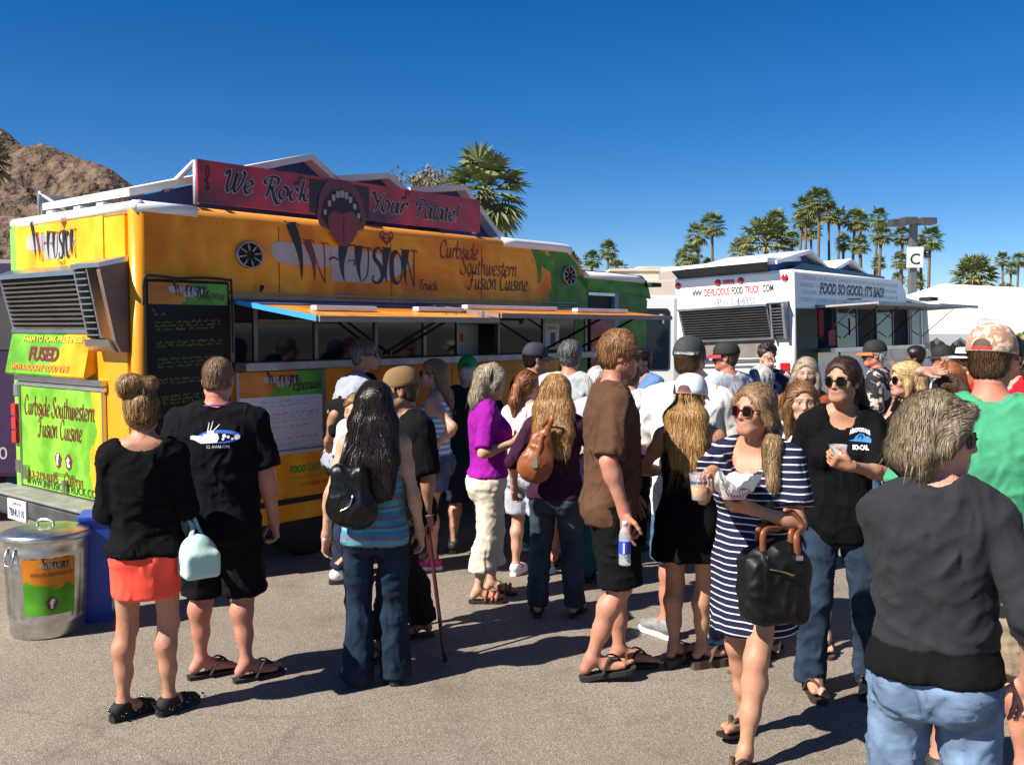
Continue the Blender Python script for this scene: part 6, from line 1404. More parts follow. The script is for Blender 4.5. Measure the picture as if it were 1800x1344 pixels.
def two_tone(name, c1, c2, scale, lo=.48, hi=.54, tex='noise'):
    if name in MATS: return MATS[name]
    m = pm(name, c1, rough=.85, var=0, bump=.2, bs=400); N, L, p = nodes_of(m); tc = N.new('ShaderNodeTexCoord'); n = N.new('ShaderNodeTexNoise'); n.inputs['Scale'].default_value = scale; n.inputs['Detail'].default_value = 3; n.inputs['Distortion'].default_value = 1.0; L.new(tc.outputs['Object'], n.inputs['Vector'])
    r = N.new('ShaderNodeValToRGB'); e = r.color_ramp.elements; e[0].position = lo; e[0].color = (*c1,1); e[1].position = hi; e[1].color = (*c2,1); L.new(n.outputs[0], r.inputs[0]); L.new(r.outputs[0], p.inputs['Base Color']); return folds(m)
TAN = (.44,.225,.135); FAIR = (.52,.30,.205); RED = (.46,.205,.135); OLIVE = (.36,.19,.115)
SGF = pm('sunglass_frame', (.008,.008,.008), rough=.2, var=0); SGL = pm('sunglass_lens', (.003,.0028,.0025), rough=.10, var=0, spec=.12); TORT = pm('tortoise_frame', (.10,.008,.01), rough=.2, var=.4, vs=60)
BLACK = cloth('black', (.004,.004,.0045)); leather_b = folds(pm('black_leather', (.004,.004,.0045), rough=.36, var=.1, bump=.35, bs=90, bdist=.004, spec=.35), .5, 14, .015); leather_br = folds(pm('brown_leather', (.24,.075,.022), rough=.4, var=.2, vs=14, bump=.3, bs=90, bdist=.004), .5, 14, .015); silver = pm('silver_metal', (.65,.65,.65), rough=.2, metal=1, var=0); brass = pm('brass', (.6,.45,.2), rough=.25, metal=1, var=0)
foam = pm('sandal_foam', (.018,.014,.012), rough=.8, var=.1); foam_br = pm('sandal_brown', (.07,.042,.025), rough=.8, var=.15)
H_BL = hair_mat('hair_gold', (.17,.075,.022), (.46,.26,.085)); H_BK = hair_mat('hair_black', (.006,.004,.004), (.028,.016,.012), .28); H_BR = hair_mat('hair_brown', (.045,.022,.011), (.12,.06,.028)); H_DBL = hair_mat('hair_darkblond', (.12,.068,.03), (.34,.21,.10)); H_GB = hair_mat('hair_greyblond', (.20,.15,.09), (.48,.40,.28)); H_GR = hair_mat('hair_grey', (.30,.29,.27), (.62,.60,.57)); H_SP = hair_mat('hair_saltpepper', (.035,.032,.03), (.15,.14,.135)); H_AU = hair_mat('hair_auburn', (.14,.045,.015), (.30,.11,.035)); H_LB = hair_mat('hair_lightbrown', (.13,.062,.025), (.30,.155,.06)); H_PB = hair_mat('hair_paleblond', (.38,.25,.10), (.66,.48,.22))
def bag(name, prims, mat, label, cat, vox=.008, amp=.006, group=None, seed=1):
    lo, hi = bounds(prims, .02); V, F = sdf_mesh(prims, lo, hi, vox); V = relax(V, F, 1, .4); V = drape(V, F, amp, 'bag', seed)
    e = empty(name, tuple(V.mean(0)*[1,1,0]+[0,0,V[:,2].min()]), 0, label, cat, group); o = link('bag_body', mesh_np('bag_body', V-np.array(e.location), F, mat, True), e); return e
def strap(e, pts, mat, w=.012, flat=3.0, up=(0,0,1), name='strap'):
    b = MB(); b.tube([tuple(np.array(p)-np.array(e.location)) for p in bez(pts, 7)], w/flat, 8, True, (flat, up)); return b.build(name, mat, e)
# --- 1 woman in coral skirt -------------------------------------------------------------------------------------------------
p = Person('woman seen from behind in loose black top and bright coral skirt, hair in a bun', (-1.783,4.735), 15, TAN, 0, h=1.60, sex='f', wt=.98, head=(4,-4,0), shoes=.006,
  feet=[(-.115,-.02,0,-48),(.095,.0,0,-44)], hands=[{'at':(-.08,.22,1.03),'pole':(-.45,-1,-.4),'curl':.6},{'at':(.10,.22,1.03),'pole':(.45,-1,-.4),'curl':.6}])
p.skirt(folds(pm('coral_skirt',(.98,.095,.055),rough=.85,spec=.2,var=.05,bump=.2,bs=300)), hem=.375, waist=.60, ease=.010, hemw=.155, hemd=.128)
p.top(BLACK, 'top', .013, hem=.505, sleeve=.80, neck='wide', loose=.75, flare=.012, armease=.017, ease=.018)
H = p.H; P = shell(H, .012, .05, -.085, False)[:3]+[cone(H.H(0,-.065,-.02),H.H(0,-.045,-.080),.045,.022,.03), ell(H.H(-.055,-.06,.140), v3(.060,.055,.046), .015), ell(H.H(.035,-.06,.142), v3(.040,.042,.034), .03), ell(H.H(-.085,-.055,.115), v3(.03,.04,.04), .02)]
hair('hair', P, H, p.e, hair_mat('hair_bun', (.09,.045,.018), (.40,.24,.09)), .0055, .010, 60, 3, .06, (38,38,14), target=H.H(-.01,-.045,.16), flen=.08)
spk = pm('spike_metal',(.25,.25,.26),rough=.2,metal=1,var=0)
for i in (0,1):
    so = shoe(H, i, p.e, pm('black_suede',(.010,.010,.010),rough=.8), black_rub); F_, A_ = H.foot[i], H.ank[i]; rg = random.Random(i); b = MB()
    for k in range(46):
        f = rg.uniform(-.07,.19); sd_ = rg.choice((-1,1)); base = A_+F_@v3(sd_*(.036+.010*math.sin((f+.08)*9)), f, -.058+rg.uniform(0,.032)) if f > -.055 else A_+F_@v3(rg.uniform(-.03,.03), -.077, -.06+rg.uniform(0,.045)); dr_ = F_@v3(sd_*1.0 if f > -.055 else 0, 0 if f > -.055 else -1, .35); b.tube([tuple(base), tuple(base+dr_*.016)], [.0045,.0006], 5)
    tag(b.build('studs', spk, so), kind='stuff')
tat = pm('tattoo_ink', (.06,.045,.045), rough=.6, var=0)
bv = (p.body.data)
mint = pm('mint_leather', (.42,.60,.52), rough=.5, var=.06, bump=.15, bs=120)
c = at(347,980,4.72); e = bag('handbag', [rbox(c+v3(0,0,-.02), (.085,.10,.065), .022, .02, rotz(-.6)), ell(c+v3(0,0,.03), (.082,.085,.085), .03)], mint, 'small mint green handbag hanging beside the coral skirt', 'handbag', .0075, .002)
strap(e, [c+v3(-.02,-.05,.09), at(338,925,4.75), p.w(H.elb[1])+v3(.0,-.02,-.02)], mint, .012); strap(e, [c+v3(.02,.06,.09), at(350,930,4.78), p.w(H.elb[1])+v3(.02,.03,-.02)], mint, .012)
# --- 2 man in black tee ------------------------------------------------------------------------------------------------------
p = Person('man seen from behind in black tee with boat print, dark shorts and purple lanyard', (-1.56,5.20), 8, RED, 0, h=1.735, sex='m', wt=1.12, head=(-4,-5,0), shoes=.02, red=.5,
  feet=[(-.12,.06,0,-62),(.13,-.02,0,-62)], hands=[{'at':(-.22,.16,.98)},{'at':(.285,.02,.84),'curl':.7,'pole':(.5,-1,0)}])
p.legs(cloth('charcoal',(.006,.006,.0075)), 'shorts', .008, hem=.262, flare=.026, ease=.020)
p.top(cloth('blackblue',(.0045,.0055,.0075)), 'shirt', .011, hem=.455, sleeve=.42, loose=.8, armease=.017, ease=.022)
p.short(hair_mat('hair_buzz',(.14,.075,.04),(.28,.17,.10),.6), .003, .0015, hairline=.056, nape=-.050)
H = p.H; lan = pm('purple_lanyard',(.22,.012,.24),rough=.4); b = MB(); b.tube([tuple(H.nb+v3(x,y,z)) for x,y,z in ((-.085,.10,-.05),(-.084,.02,.030),(-.060,-.055,.040),(0,-.076,.043),(.060,-.055,.040),(.084,.02,.030),(.085,.10,-.05))], .0045, 6, True, (2.2,(0,0,1))); b.build('lanyard', lan, p.e)
o = H.sp(-.0,-.2,1.335); th = np.linspace(0,2*PI,36)[:-1]; dk_ = lambda V2, F2, m_, off=.003, nm='shirt_print': decal(V2, F2, p.tV, p.tF, o, (1,0,0), (0,0,1), (0,-1,0), nm, m_, p.e, off)
dk_([(.105*math.cos(t)+.03, .034*math.sin(t)) for t in th], [tuple(range(len(th)))], pm('blue_ink',(.03,.12,.55),rough=.7), .003)
dk_([(.072*math.cos(t)+.035, .020*math.sin(t)-.002) for t in th], [tuple(range(len(th)))], BLACK, .0042)
wi = pm('white_ink',(.75,.75,.76),rough=.7,var=.05); dk_([(-.115,.005),(-.105,.008),(-.05,.004),(-.048,.014),(-.03,.014),(-.03,.030),(.0,.032),(.005,.018),(.022,.016),(.03,-.006),(.02,-.030),(-.06,-.034),(-.095,-.016),(-.115,-.012)], [tuple(range(14))], wi, .0055)
for a_, b_ in (((-.028,.03),(-.022,.072)),((-.015,.03),(-.004,.078)),((.0,.03),(.03,.062))): v, f = ribbon([a_, b_], [.005,.003]); dk_(v, f, wi, .0055)
for cx_, cz_, r_ in ((.055,.004,.010),(.075,-.002,.008),(.118,-.004,.014),(.095,-.012,.006),(.05,-.012,.007)): dk_([(cx_+r_*math.cos(t), cz_+r_*math.sin(t)) for t in th[::3]], [tuple(range(len(th[::3])))], wi, .0055)
V2, F2 = font_mesh('S2 AVALON', .022); dk_(V2+np.array([-.035,-.058]), F2, wi, .004)
for i in (0,1): flipflop(H, i, p.e, foam, foam)
# --- 3 dark haired woman with black bag --------------------------------------------------------------------------------------
p = Person('woman with very long dark hair in striped turquoise tank and jeans, seen from behind', (-.725,5.16), 3, FAIR, 0, h=1.60, sex='f', wt=.96, head=(3,0,0), shoes=.012,
  feet=[(-.095,-.02,0,30),(.105,.01,0,-6)], hands=[{'at':(-.25,-.05,.80),'pole':(-.4,-1,0),'curl':.45},{'at':(.235,.04,.80),'curl':.4}])
p.legs(denim('darkjean',(.010,.020,.036)), 'jeans', .007, hem=.012, flare=.022, ease=.013, waist=.60)
p.top(stripes('turq',[(0,(.10,.30,.36)),(.28,(.16,.15,.21)),(.48,(.06,.20,.33)),(.72,(.13,.34,.36)),(.86,(.15,.14,.20))],.098,.012), 'tank_top', .007, hem=.478, sleeve=0, neck='tank', loose=.55, shoulder=False, ease=.021)
p.long(H_BK, 1.00, .085, .020, -.135, .010, 160, thick=.055, slen=.10)
for i in (0,1): shoe(p.H, i, p.e, pm('flat_beige',(.42,.30,.21),rough=.6), foam, None)
H = p.H; c = at(617,868,4.98); e = bag('shoulder_bag', [ell(c+v3(0,0,-.07), (.125,.055,.10), .03), rbox(c+v3(-.005,0,.03), (.095,.05,.12), .04, .06), ell(c+v3(.03,0,-.09),(.10,.06,.08),.03)], leather_b, 'slouchy black leather shoulder bag on the dark haired woman\'s left shoulder', 'handbag', .008, .009, seed=4)
sh_ = p.w(H.S[0]); strap(e, [c+v3(-.05,-.01,.13), sh_+v3(-.03,-.115,-.17), sh_+v3(.012,-.095,-.02), sh_+v3(.02,-.03,.056), sh_+v3(.02,.05,.04), sh_+v3(.02,.11,-.06)], leather_b, .018, 3.2, (0,1,0)); strap(e, [c+v3(.045,-.02,.12), sh_+v3(.03,-.122,-.16), sh_+v3(.045,-.10,-.01), sh_+v3(.045,-.03,.058), sh_+v3(.045,.06,.04)], leather_b, .018, 3.2, (0,1,0))
b = MB(); b.lathe([(.0,0),(.007,.001),(.007,.006),(0,.007)], 10, tuple(c+v3(.02,-.068,-.0)-np.array(e.location)), 'y'); b.build('stud', silver, e); strap(e, [c+v3(.02,-.07,-.0), c+v3(-.0,-.075,-.05), c+v3(-.045,-.072,-.075)], silver, .004, 1, name='chain')
b = MB(); W_ = H.wri[0]; d_ = H.hd[0]; b.tube([tuple(W_+(math.cos(t)*np.cross(d_,v3(1,0,0))+math.sin(t)*v3(1,0,0)*.9)*.030) for t in np.linspace(0,2*PI,17)], .004, 6, False); b.build('bracelet', silver, p.e)
# --- 4 man with tan cap, cane and child --------------------------------------------------------------------------------------
p = Person('man in tan cap and black tee leaning on a dark red cane, facing left', (-.63,5.74), 122, OLIVE, 1, h=1.645, sex='m', wt=1.12, head=(-28,-6,0), shoes=.02, stubble=.3,
  feet=[(-.10,.20,0,25),(.13,-.18,0,-10)], hands=[{'atw':tuple(at(752,925,5.62)),'curl':.9,'pole':(-1,-.3,0),'dirw':(0,0,-1),'thw':(-1,-.2,0)},{'at':(.10,.27,1.14),'pole':(1,-.3,-.5),'curl':.5}])
p.legs(cloth('olivegrey',(.016,.0155,.012)), 'trousers', .010, hem=.055, flare=.012, ease=.022); p.top(cloth('black2',(.005,.005,.005)), 'shirt', .011, hem=.465, sleeve=.47, neck='v', loose=.8, armease=.018, ease=.02)
tanc = pm('tan_canvas',(.20,.115,.042),rough=.85,var=.15,bump=.2,bs=200); cap(p.H, p.e, tanc, tanc); p.short(H_BR, .006, .002)
for i in (0,1): flipflop(p.H, i, p.e, pm('brown_sole',(.03,.02,.015)), pm('brown_strap',(.06,.035,.02),rough=.6))
b = MB(); W_ = p.H.wri[0]; d_ = p.H.hd[0]; a_ = unit(np.cross(d_, v3(1,0,0))); c_ = np.cross(d_, a_); b.tube([tuple(W_-d_*.015+(a_*math.cos(t)+c_*math.sin(t))*.031) for t in np.linspace(0,2*PI,17)], .007, 6, False, (1.5, tuple(d_))); wt_ = b.build('watch', pm('watch_grey',(.25,.26,.28),rough=.4,metal=.5), p.e)
hp = p.w(p.H.handcut[0]); tip = at(782,1078,5.50); tip = v3(tip[0], tip[1], 0); e = empty('walking_cane', (tip[0],tip[1],0), 0, 'dark red wooden walking cane held by the man in the tan cap', 'cane'); b = MB(); q_ = hp+v3(0,0,.02)-tip; b.tube(bez([(0,0,.0),tuple(q_*.5),tuple(q_),tuple(q_+v3(-.03,0,.055)),tuple(q_+v3(-.10,0,.05)),tuple(q_+v3(-.12,0,.01))],6), .0115, 8); b.build('shaft', pm('red_wood',(.06,.010,.008),rough=.35,var=.3,vs=20), e); b = MB(); b.lathe([(.013,0),(.014,.02),(.012,.035)], 10); b.build('rubber_tip', black_rub, e)
ch = Person('small brown haired child held by the man in the tan cap', (-.93,5.93), 160, FAIR, 1, h=1.02, sex='m', wt=.9, head=(0,0,0)); dz = 1.485-1.02; ch.e.location.z = dz; ch.top(cloth('white',(.72,.72,.70)), 'shirt', .005); ch.legs(cloth('navyshort',(.02,.025,.05)), 'shorts', .004, hem=.25, flare=.01); ch.short(H_LB, .018, .010, 40)
# --- 5 man in polo -----------------------------------------------------------------------------------------------------------
p = Person('man in grey polo and sunglasses leaning a hand on the orange truck', (-1.24,7.36), -62, OLIVE, 1, h=1.80, sex='m', wt=1.12, lean=(0,.16), head=(-30,4,0), shoes=.02, feet=[(-.10,.02,0,10),(.12,-.10,0,-10)],
  hands=[{'at':(-.2,.2,1.0)},{'atw':tuple(at(577,778,7.18)),'polew':(-.3,-1,.1),'curl':.6,'dirw':(.1,.5,-.8),'thw':(.8,-.3,0)}])
p.legs(cloth('navyshort',(.02,.025,.05)), 'trousers', hem=.05, ease=.018); p.top(cloth('polo',(.30,.32,.37)), 'polo_shirt', hem=.47, sleeve=.40, loose=.7, armease=.017); p.short(H_SP, .010, .003); sunglasses(p.H, p.e, SGF, SGL)
b = MB(); b.tube([tuple(p.H.nb+v3(.068*math.sin(t),.02+.068*math.cos(t),.01-.012*math.cos(t))) for t in np.linspace(.35,2*PI-.35,22)], .012, 6, True, (2.0,(0,0,1))); b.build('collar', cloth('polo',(.3,.3,.3)), p.e)
E_ = p.H.S[1]+(p.H.elb[1]-p.H.S[1])*.80; 
for i in (0,1): shoe(p.H, i, p.e, pm('shoe_white',(.6,.6,.6),rough=.6), foam)
c = at(612,735,7.05); e = bag('messenger_bag', [rbox(c, (.15,.07,.14), .05, .02, rotz(.5))], cloth('bagblack',(.008,.008,.009)), 'black messenger bag hanging from the polo man\'s shoulder', 'bag', .012, .006); s1 = p.w(p.H.nb); strap(e, [c+v3(-.08,0,.13), p.w(p.H.S[1])+v3(.0,-.10,-.15), p.w(p.H.S[1])+v3(.06,-.02,.055), s1+v3(.02,.09,-.02), s1+v3(.10,.1,-.25)], BLACK, .04, 4, (0,1,0))
# --- 6 woman blue striped tank -----------------------------------------------------------------------------------------------
p = Person('woman in blue and white striped tank, sunglasses and denim shorts, hand on hip', (-.60,7.70), 78, FAIR, 1, h=1.645, sex='f', head=(12,0,0), shoes=.01, feet=[(-.09,.0,0,20),(.08,.07,0,-10)], hands=[{'at':(-.17,-.05,.98),'pole':(-.5,-1,0),'curl':.7,'th':(0,1,.3)},{'at':(.2,.12,.9)}])
p.legs(denim('shortdenim',(.055,.085,.15)), 'shorts', hem=.375, flare=.012, ease=.012, waist=.60); p.top(stripes('bluewhite',[(0,(.55,.60,.66)),(.5,(.10,.32,.62))],.042,.006), 'tank_top', .005, hem=.545, sleeve=0, neck='tank', shoulder=False); p.long(H_DBL, 1.28, .02, .012, -.13, .005, thick=.03); sunglasses(p.H, p.e, SGF, SGL, .04, .024)
pk_ = pm('pink_canvas',(.60,.03,.13),rough=.7); 
for i in (0,1): shoe(p.H, i, p.e, pk_, pm('white_sole',(.7,.7,.7)))
# --- 7 man with green cap ----------------------------------------------------------------------------------------------------
p = Person('man in bright green cap and dark teal shirt in the truck\'s shade', (-.37,8.20), -6, FAIR, 1, h=1.635, sex='m', wt=1.2, feet=[(-.13,0,0,8),(.13,0,0,-8)], shoes=.02, hands=[{'at':(-.12,.25,1.0),'pole':(-1,-.5,-.3)},{'at':(.12,.25,1.0),'pole':(1,-.5,-.3)}])
p.legs(cloth('navyshort',(.02,.025,.05)), 'shorts', hem=.26, flare=.018, ease=.018); p.top(cloth('teal',(.008,.028,.034)), 'shirt', hem=.46, sleeve=.45, loose=.8, ease=.024, armease=.017); gcap = pm('green_cap',(.008,.30,.045),rough=.7); cap(p.H, p.e, gcap, gcap, back_gap=True); p.short(H_GR, .006, .002)
for i in (0,1): shoe(p.H, i, p.e, pm('shoe_dark',(.03,.03,.03)), foam)
# --- 8 woman in purple -------------------------------------------------------------------------------------------------------
p = Person('blonde woman in magenta purple top and cream capri trousers looking at her phone', (-.165,6.79), -84, FAIR, 0, h=1.625, sex='f', wt=1.06, head=(-8,-10,0), shoes=.02, red=.4, feet=[(-.10,.03,0,-2),(.10,-.08,0,-4)],
  hands=[{'atw':tuple(at(905,772,6.75)),'pole':(-1,-.4,-.5),'curl':.6,'th':(0,.2,1)},{'atw':tuple(at(903,778,6.62)),'pole':(.5,-.8,-.6),'curl':.6,'th':(-.3,0,1)}])
p.legs(cloth('cream',(.62,.55,.44)), 'capri_trousers', .007, hem=.125, flare=.030, ease=.018, waist=.57); p.top(folds(pm('magenta_top',(.27,.012,.26),rough=.9,spec=.12,var=.08,bump=.2,bs=400)), 'top', .007, hem=.535, sleeve=.45, loose=.45, armease=.014, ease=.026)
p.long(H_GB, 1.335, .07, .020, -.085, .011, 90, thick=.045, extra=[cone(p.H.H(0.06,.055,.055), p.H.H(.085,.03,-.02), .022,.022,.02)], slen=.06); b = MB(); b.tube([tuple(p.H.H(.098*math.sin(t), .012-.02*abs(math.sin(t)), .030+.098*math.cos(t))) for t in np.linspace(-1.9,1.9,22)], .008, 6, True, (2.0, tuple(p.H.R@v3(0,1,0)))); b.build('headband', BLACK, p.e)
for i in (0,1): flipflop(p.H, i, p.e, pm('brown_sole',(.03,.02,.015)), leather_br, open_toe=False)
c = at(909,770,6.68); e = empty('mobile_phone', tuple(c), 0, 'small phone held by the woman in the magenta top', 'phone'); b = MB(); b.box(-.06,.06,-.033,.033,-.005,.005,.004); o = b.build('phone_body', pm('phone_black',(.015,.015,.018),rough=.2), e); o.rotation_euler = (.2,-.3,.3); b = MB(); b.box(-.05,.05,-.029,.029,.0052,.0062); b.build('screen', pm('phone_screen',(.25,.28,.30),rough=.1), o)
# --- 9 ponytail woman --------------------------------------------------------------------------------------------------------
p = Person('woman with auburn ponytail in white sleeveless top and grey shorts between purple and maroon tops', (.11,7.42), -28, FAIR, 1, h=1.56, sex='f', head=(-20,0,0), shoes=.012, feet=[(-.09,0,0,5),(.09,.05,0,-10)], hands=[{'at':(-.1,.28,1.05),'pole':(-1,-.5,-.4)},{'at':(.16,.27,1.08),'pole':(1,-.5,-.4)}])
p.legs(cloth('greyshort',(.40,.42,.48)), 'shorts', hem=.30, flare=.014, ease=.014); p.top(cloth('whitepink',(.66,.58,.60)), 'top', hem=.50, sleeve=.12, neck='scoop', loose=.5)
H = p.H; hair('hair', shell(H, .014, .048, -.09)[:3]+[ell(H.H(0,-.112,.0), v3(.03,.03,.03), .015), cone(H.H(0,-.125,-.01), H.H(0,-.15,-.12), .036,.042,.02), cone(H.H(0,-.15,-.12), H.H(0,-.135,-.30), .042,.012,.02)], H, p.e, H_AU, .0075, .006, 40, 2, target=H.H(0,-.12,.0))
for i in (0,1): shoe(H, i, p.e, pm('shoe_white',(.6,.6,.6)), pm('white_sole',(.7,.7,.7)))
# --- 10 capped man in shade --------------------------------------------------------------------------------------------------
p = Person('man in dark cap and sunglasses in the truck\'s shade, facing right at the counter', (.18,8.25), -60, OLIVE, 1, h=1.745, sex='m', wt=1.1, head=(-15,0,0), shoes=.02); p.legs(cloth('darkteal',(.01,.09,.09)), 'trousers', hem=.03, ease=.016); p.top(cloth('rustdark',(.045,.012,.008)), 'shirt', hem=.46, loose=.8, ease=.022, armease=.022); nv = pm('navy_cap',(.02,.024,.035),rough=.8); cap(p.H, p.e, nv, nv); p.short(H_BK, .007, .002); sunglasses(p.H, p.e, SGF, SGL)
for i in (0,1): shoe(p.H, i, p.e, pm('shoe_jade',(.10,.40,.36)), pm('white_sole',(.7,.7,.7)))
# --- 11 maroon woman ---------------------------------------------------------------------------------------------------------
p = Person('woman with long golden brown hair in maroon top and jeans, seen from behind', (.285,6.37), -10, FAIR, 0, h=1.57, sex='f', wt=1.06, head=(-6,0,0), shoes=.02, feet=[(-.12,.0,0,12),(.125,.02,0,-14)], hands=[{'at':(-.28,.03,.83),'curl':.75,'pole':(-.5,-1,0)},{'at':(.14,.26,1.02),'pole':(1,-.5,-.4)}])
p.legs(denim('greyjean',(.03,.042,.058)), 'jeans', .008, hem=.035, flare=.010, ease=.010, waist=.57); p.top(cloth('maroon',(.035,.010,.028)), 'top', .009, hem=.505, sleeve=.55, loose=.6, armease=.016, neck='wide'); p.long(H_BL, 1.08, .085, .024, -.14, .012, 140, thick=.058, slen=.09)
for i in (0,1): flipflop(p.H, i, p.e, pm('brown_sole',(.03,.02,.015)), foam)
H = p.H; c = at(940,805,6.17); e = bag('hobo_bag', [ell(c+v3(0,0,-.05), (.11,.06,.105), .03), ell(c+v3(.035,0,.05), (.075,.05,.12), .05), cone(c+v3(.06,0,.12), c+v3(.085,0,.2), .035,.015,.03)], leather_br, 'brown leather hobo bag on the maroon woman\'s shoulder', 'handbag', .008, .010, seed=7); sh_ = p.w(H.S[0]); strap(e, [c+v3(.075,0,.15), c+v3(.105,-.02,.26), sh_+v3(.03,-.105,-.02), sh_+v3(.04,-.02,.062), sh_+v3(.04,.11,-.06)], leather_br, .016, 2.6, (0,1,0)); b = MB(); b.box(-.018,.018,-.006,.006,-.03,.03,.003); o = b.build('buckle', silver, e); o.location = Vector(tuple(c+v3(.0,-.068,-.02)))-e.location; strap(e, [c+v3(.05,-.05,.16), c+v3(.02,-.066,.03), c+v3(.0,-.070,-.06)], leather_br, .012, 3, (0,1,0)); strap(e, [c+v3(.06,-.04,.10), c+v3(.075,-.05,.02), c+v3(.07,-.05,-.05)], silver, .006, 2, (0,1,0), 'zip')
# --- 12-15 men near the cab --------------------------------------------------------------------------------------------------
p = Person('man with thick salt and pepper hair and pale grey shirt, back turned near the cab', (.455,7.75), -8, RED, 1, h=1.785, sex='m', wt=1.1, shoes=.02, red=.5, feet=[(-.12,0,0,5),(.12,.05,0,-10)]); p.legs(cloth('greyshort2',(.10,.11,.12)), 'shorts', hem=.27, flare=.018, ease=.016); p.top(cloth('palegrey',(.42,.46,.45)), 'shirt', hem=.46, loose=.8, ease=.02, armease=.022); p.short(H_SP, .016, .008, 40, nape=-.085)
for i in (0,1): flipflop(p.H, i, p.e, foam, foam)
p = Person('white haired older person half hidden behind the man in brown', (.635,7.25), -20, FAIR, 1, h=1.595, sex='m', wt=1.05, shoes=.02, red=.4); p.legs(cloth('tealpant',(.012,.10,.11)), 'trousers', hem=.03, ease=.016); p.top(cloth('lilacgrey',(.40,.38,.42)), 'shirt', hem=.46, loose=.8); p.short(H_GR, .016, .008, 30)
for i in (0,1): shoe(p.H, i, p.e, pm('shoe_dark',(.03,.03,.03)), foam)
p = Person('man in blue tee and dark sunglasses facing the camera beside the van', (1.275,9.6), 128, OLIVE, 1, h=1.685, sex='m', wt=1.08, shoes=.02); p.legs(cloth('khaki',(.24,.17,.10)), 'shorts', hem=.27, flare=.018, ease=.016); p.top(cloth('blue',(.10,.18,.34)), 'shirt', hem=.46, loose=.8); p.short(H_BK, .010, .003); sunglasses(p.H, p.e, SGF, SGL)
for i in (0,1): shoe(p.H, i, p.e, pm('shoe_dark',(.03,.03,.03)), foam)
p = Person('person in light blue tee whose head is hidden behind the man in brown', (.985,8.2), -20, TAN, 1, h=1.60, sex='m', wt=1.05, shoes=.02, hands=[{'at':(-.2,.15,.9)},{'at':(.13,.27,1.02),'pole':(1,-.6,-.4)}]); p.legs(cloth('black2',(.005,.005,.005)), 'trousers', hem=.03, ease=.018); p.top(cloth('lightblue',(.42,.48,.64)), 'shirt', hem=.46, loose=.8, armease=.022); p.short(H_BR, .010, .004)
for i in (0,1): shoe(p.H, i, p.e, pm('shoe_dark',(.03,.03,.03)), foam)
# --- 16 man in brown tee -----------------------------------------------------------------------------------------------------
p = Person('tall man in brown tee, black shorts and flip-flops walking right with a water bottle', (.535,5.30), -84, RED, 0, h=1.865, sex='m', wt=.92, lean=(0,.03), head=(-10,-6,0), shoes=.022, red=.55, stubble=.12, brow=(.10,.05,.025),
  feet=[(-.08,.07,0,6),(.09,-.12,.012,-4,-10,.028)], hands=[{'at':(-.26,.15,.95)},{'atw':tuple(at(1098,902,4.98)),'polew':(-.7,-.5,0),'dirw':(.05,-.15,-1),'thw':(.3,-.9,0),'curl':[.25,.75,.9,.85,.5]}])
p.legs(cloth('blackshort',(.005,.005,.0055)), 'shorts', .009, hem=.265, flare=.026, ease=.018); p.top(folds(pm('brown_tee',(.095,.047,.028),rough=.9,spec=.12,var=.10,bump=.25,bs=450)), 'shirt', .011, hem=.455, sleeve=.46, loose=.75, armease=.017, ease=.020); p.short(hair_mat('hair_redbrown',(.13,.055,.02),(.34,.165,.06)), .018, .010, 90, nape=-.085); sunglasses(p.H, p.e, SGF, SGL, .036, .018)
for i in (0,1): flipflop(p.H, i, p.e, foam, foam, .024, 1.06)
hc_ = p.w(p.H.handcut[1]); e = empty('water_bottle', tuple(hc_+v3(-.005,-.035,-.215)), 0, 'clear plastic water bottle with blue label held by the man in brown', 'bottle'); plast = pm('clear_plastic',(.85,.9,.95),rough=.08,var=0); N, L, pb = nodes_of(plast); pb.inputs['Alpha'].default_value = .28
b = MB(); b.lathe([(.0,.0),(.026,.001),(.031,.008),(.0305,.03),(.0295,.04),(.031,.05),(.031,.13),(.0295,.138),(.031,.15),(.026,.175),(.014,.195),(.013,.21)], 20, cap=False); b.build('bottle_body', plast, e); b = MB(); b.lathe([(.0315,.062),(.0318,.064),(.0318,.125),(.0315,.127)], 20, cap=False); o = b.build('paper_label', pm('label_blue',(.02,.06,.42),rough=.4,var=.1), e); b = MB(); b.box(-.013,-.004,-.0335,-.0325,.066,.12); b.build('label_text', whitep, o); b = MB(); b.lathe([(.0,.226),(.0145,.225),(.0145,.208),(.0,.207)], 14); b.build('bottle_cap', whitep, e)
# --- 17 man in white tee -----------------------------------------------------------------------------------------------------
p = Person('man in white tee, dark grey cap and denim shorts seen from behind', (1.055,5.86), -22, RED, 0, h=1.815, sex='m', wt=1.10, head=(-18,0,0), shoes=.025, red=.5, feet=[(-.135,.02,0,55),(.19,.05,0,-25)], hands=[{'at':(-.16,.29,1.06),'pole':(-1,-.55,-.5),'curl':.6},{'at':(.16,.28,1.08),'pole':(1,-.55,-.5),'curl':.6}])
p.legs(denim('middenim',(.055,.115,.20)), 'denim_shorts', .007, hem=.255, flare=.022, ease=.018); p.top(cloth('offwhite',(.66,.64,.60)), 'shirt', .012, hem=.43, sleeve=.47, loose=.8, armease=.018, ease=.020); gc = pm('dark_grey_cap',(.030,.033,.035),rough=.8,var=.1); gcap_ = cap(p.H, p.e, gc, pm('blue_brim',(.35,.38,.62),rough=.7), crown=.014); p.short(H_BR, .005, .002, nape=-.07)
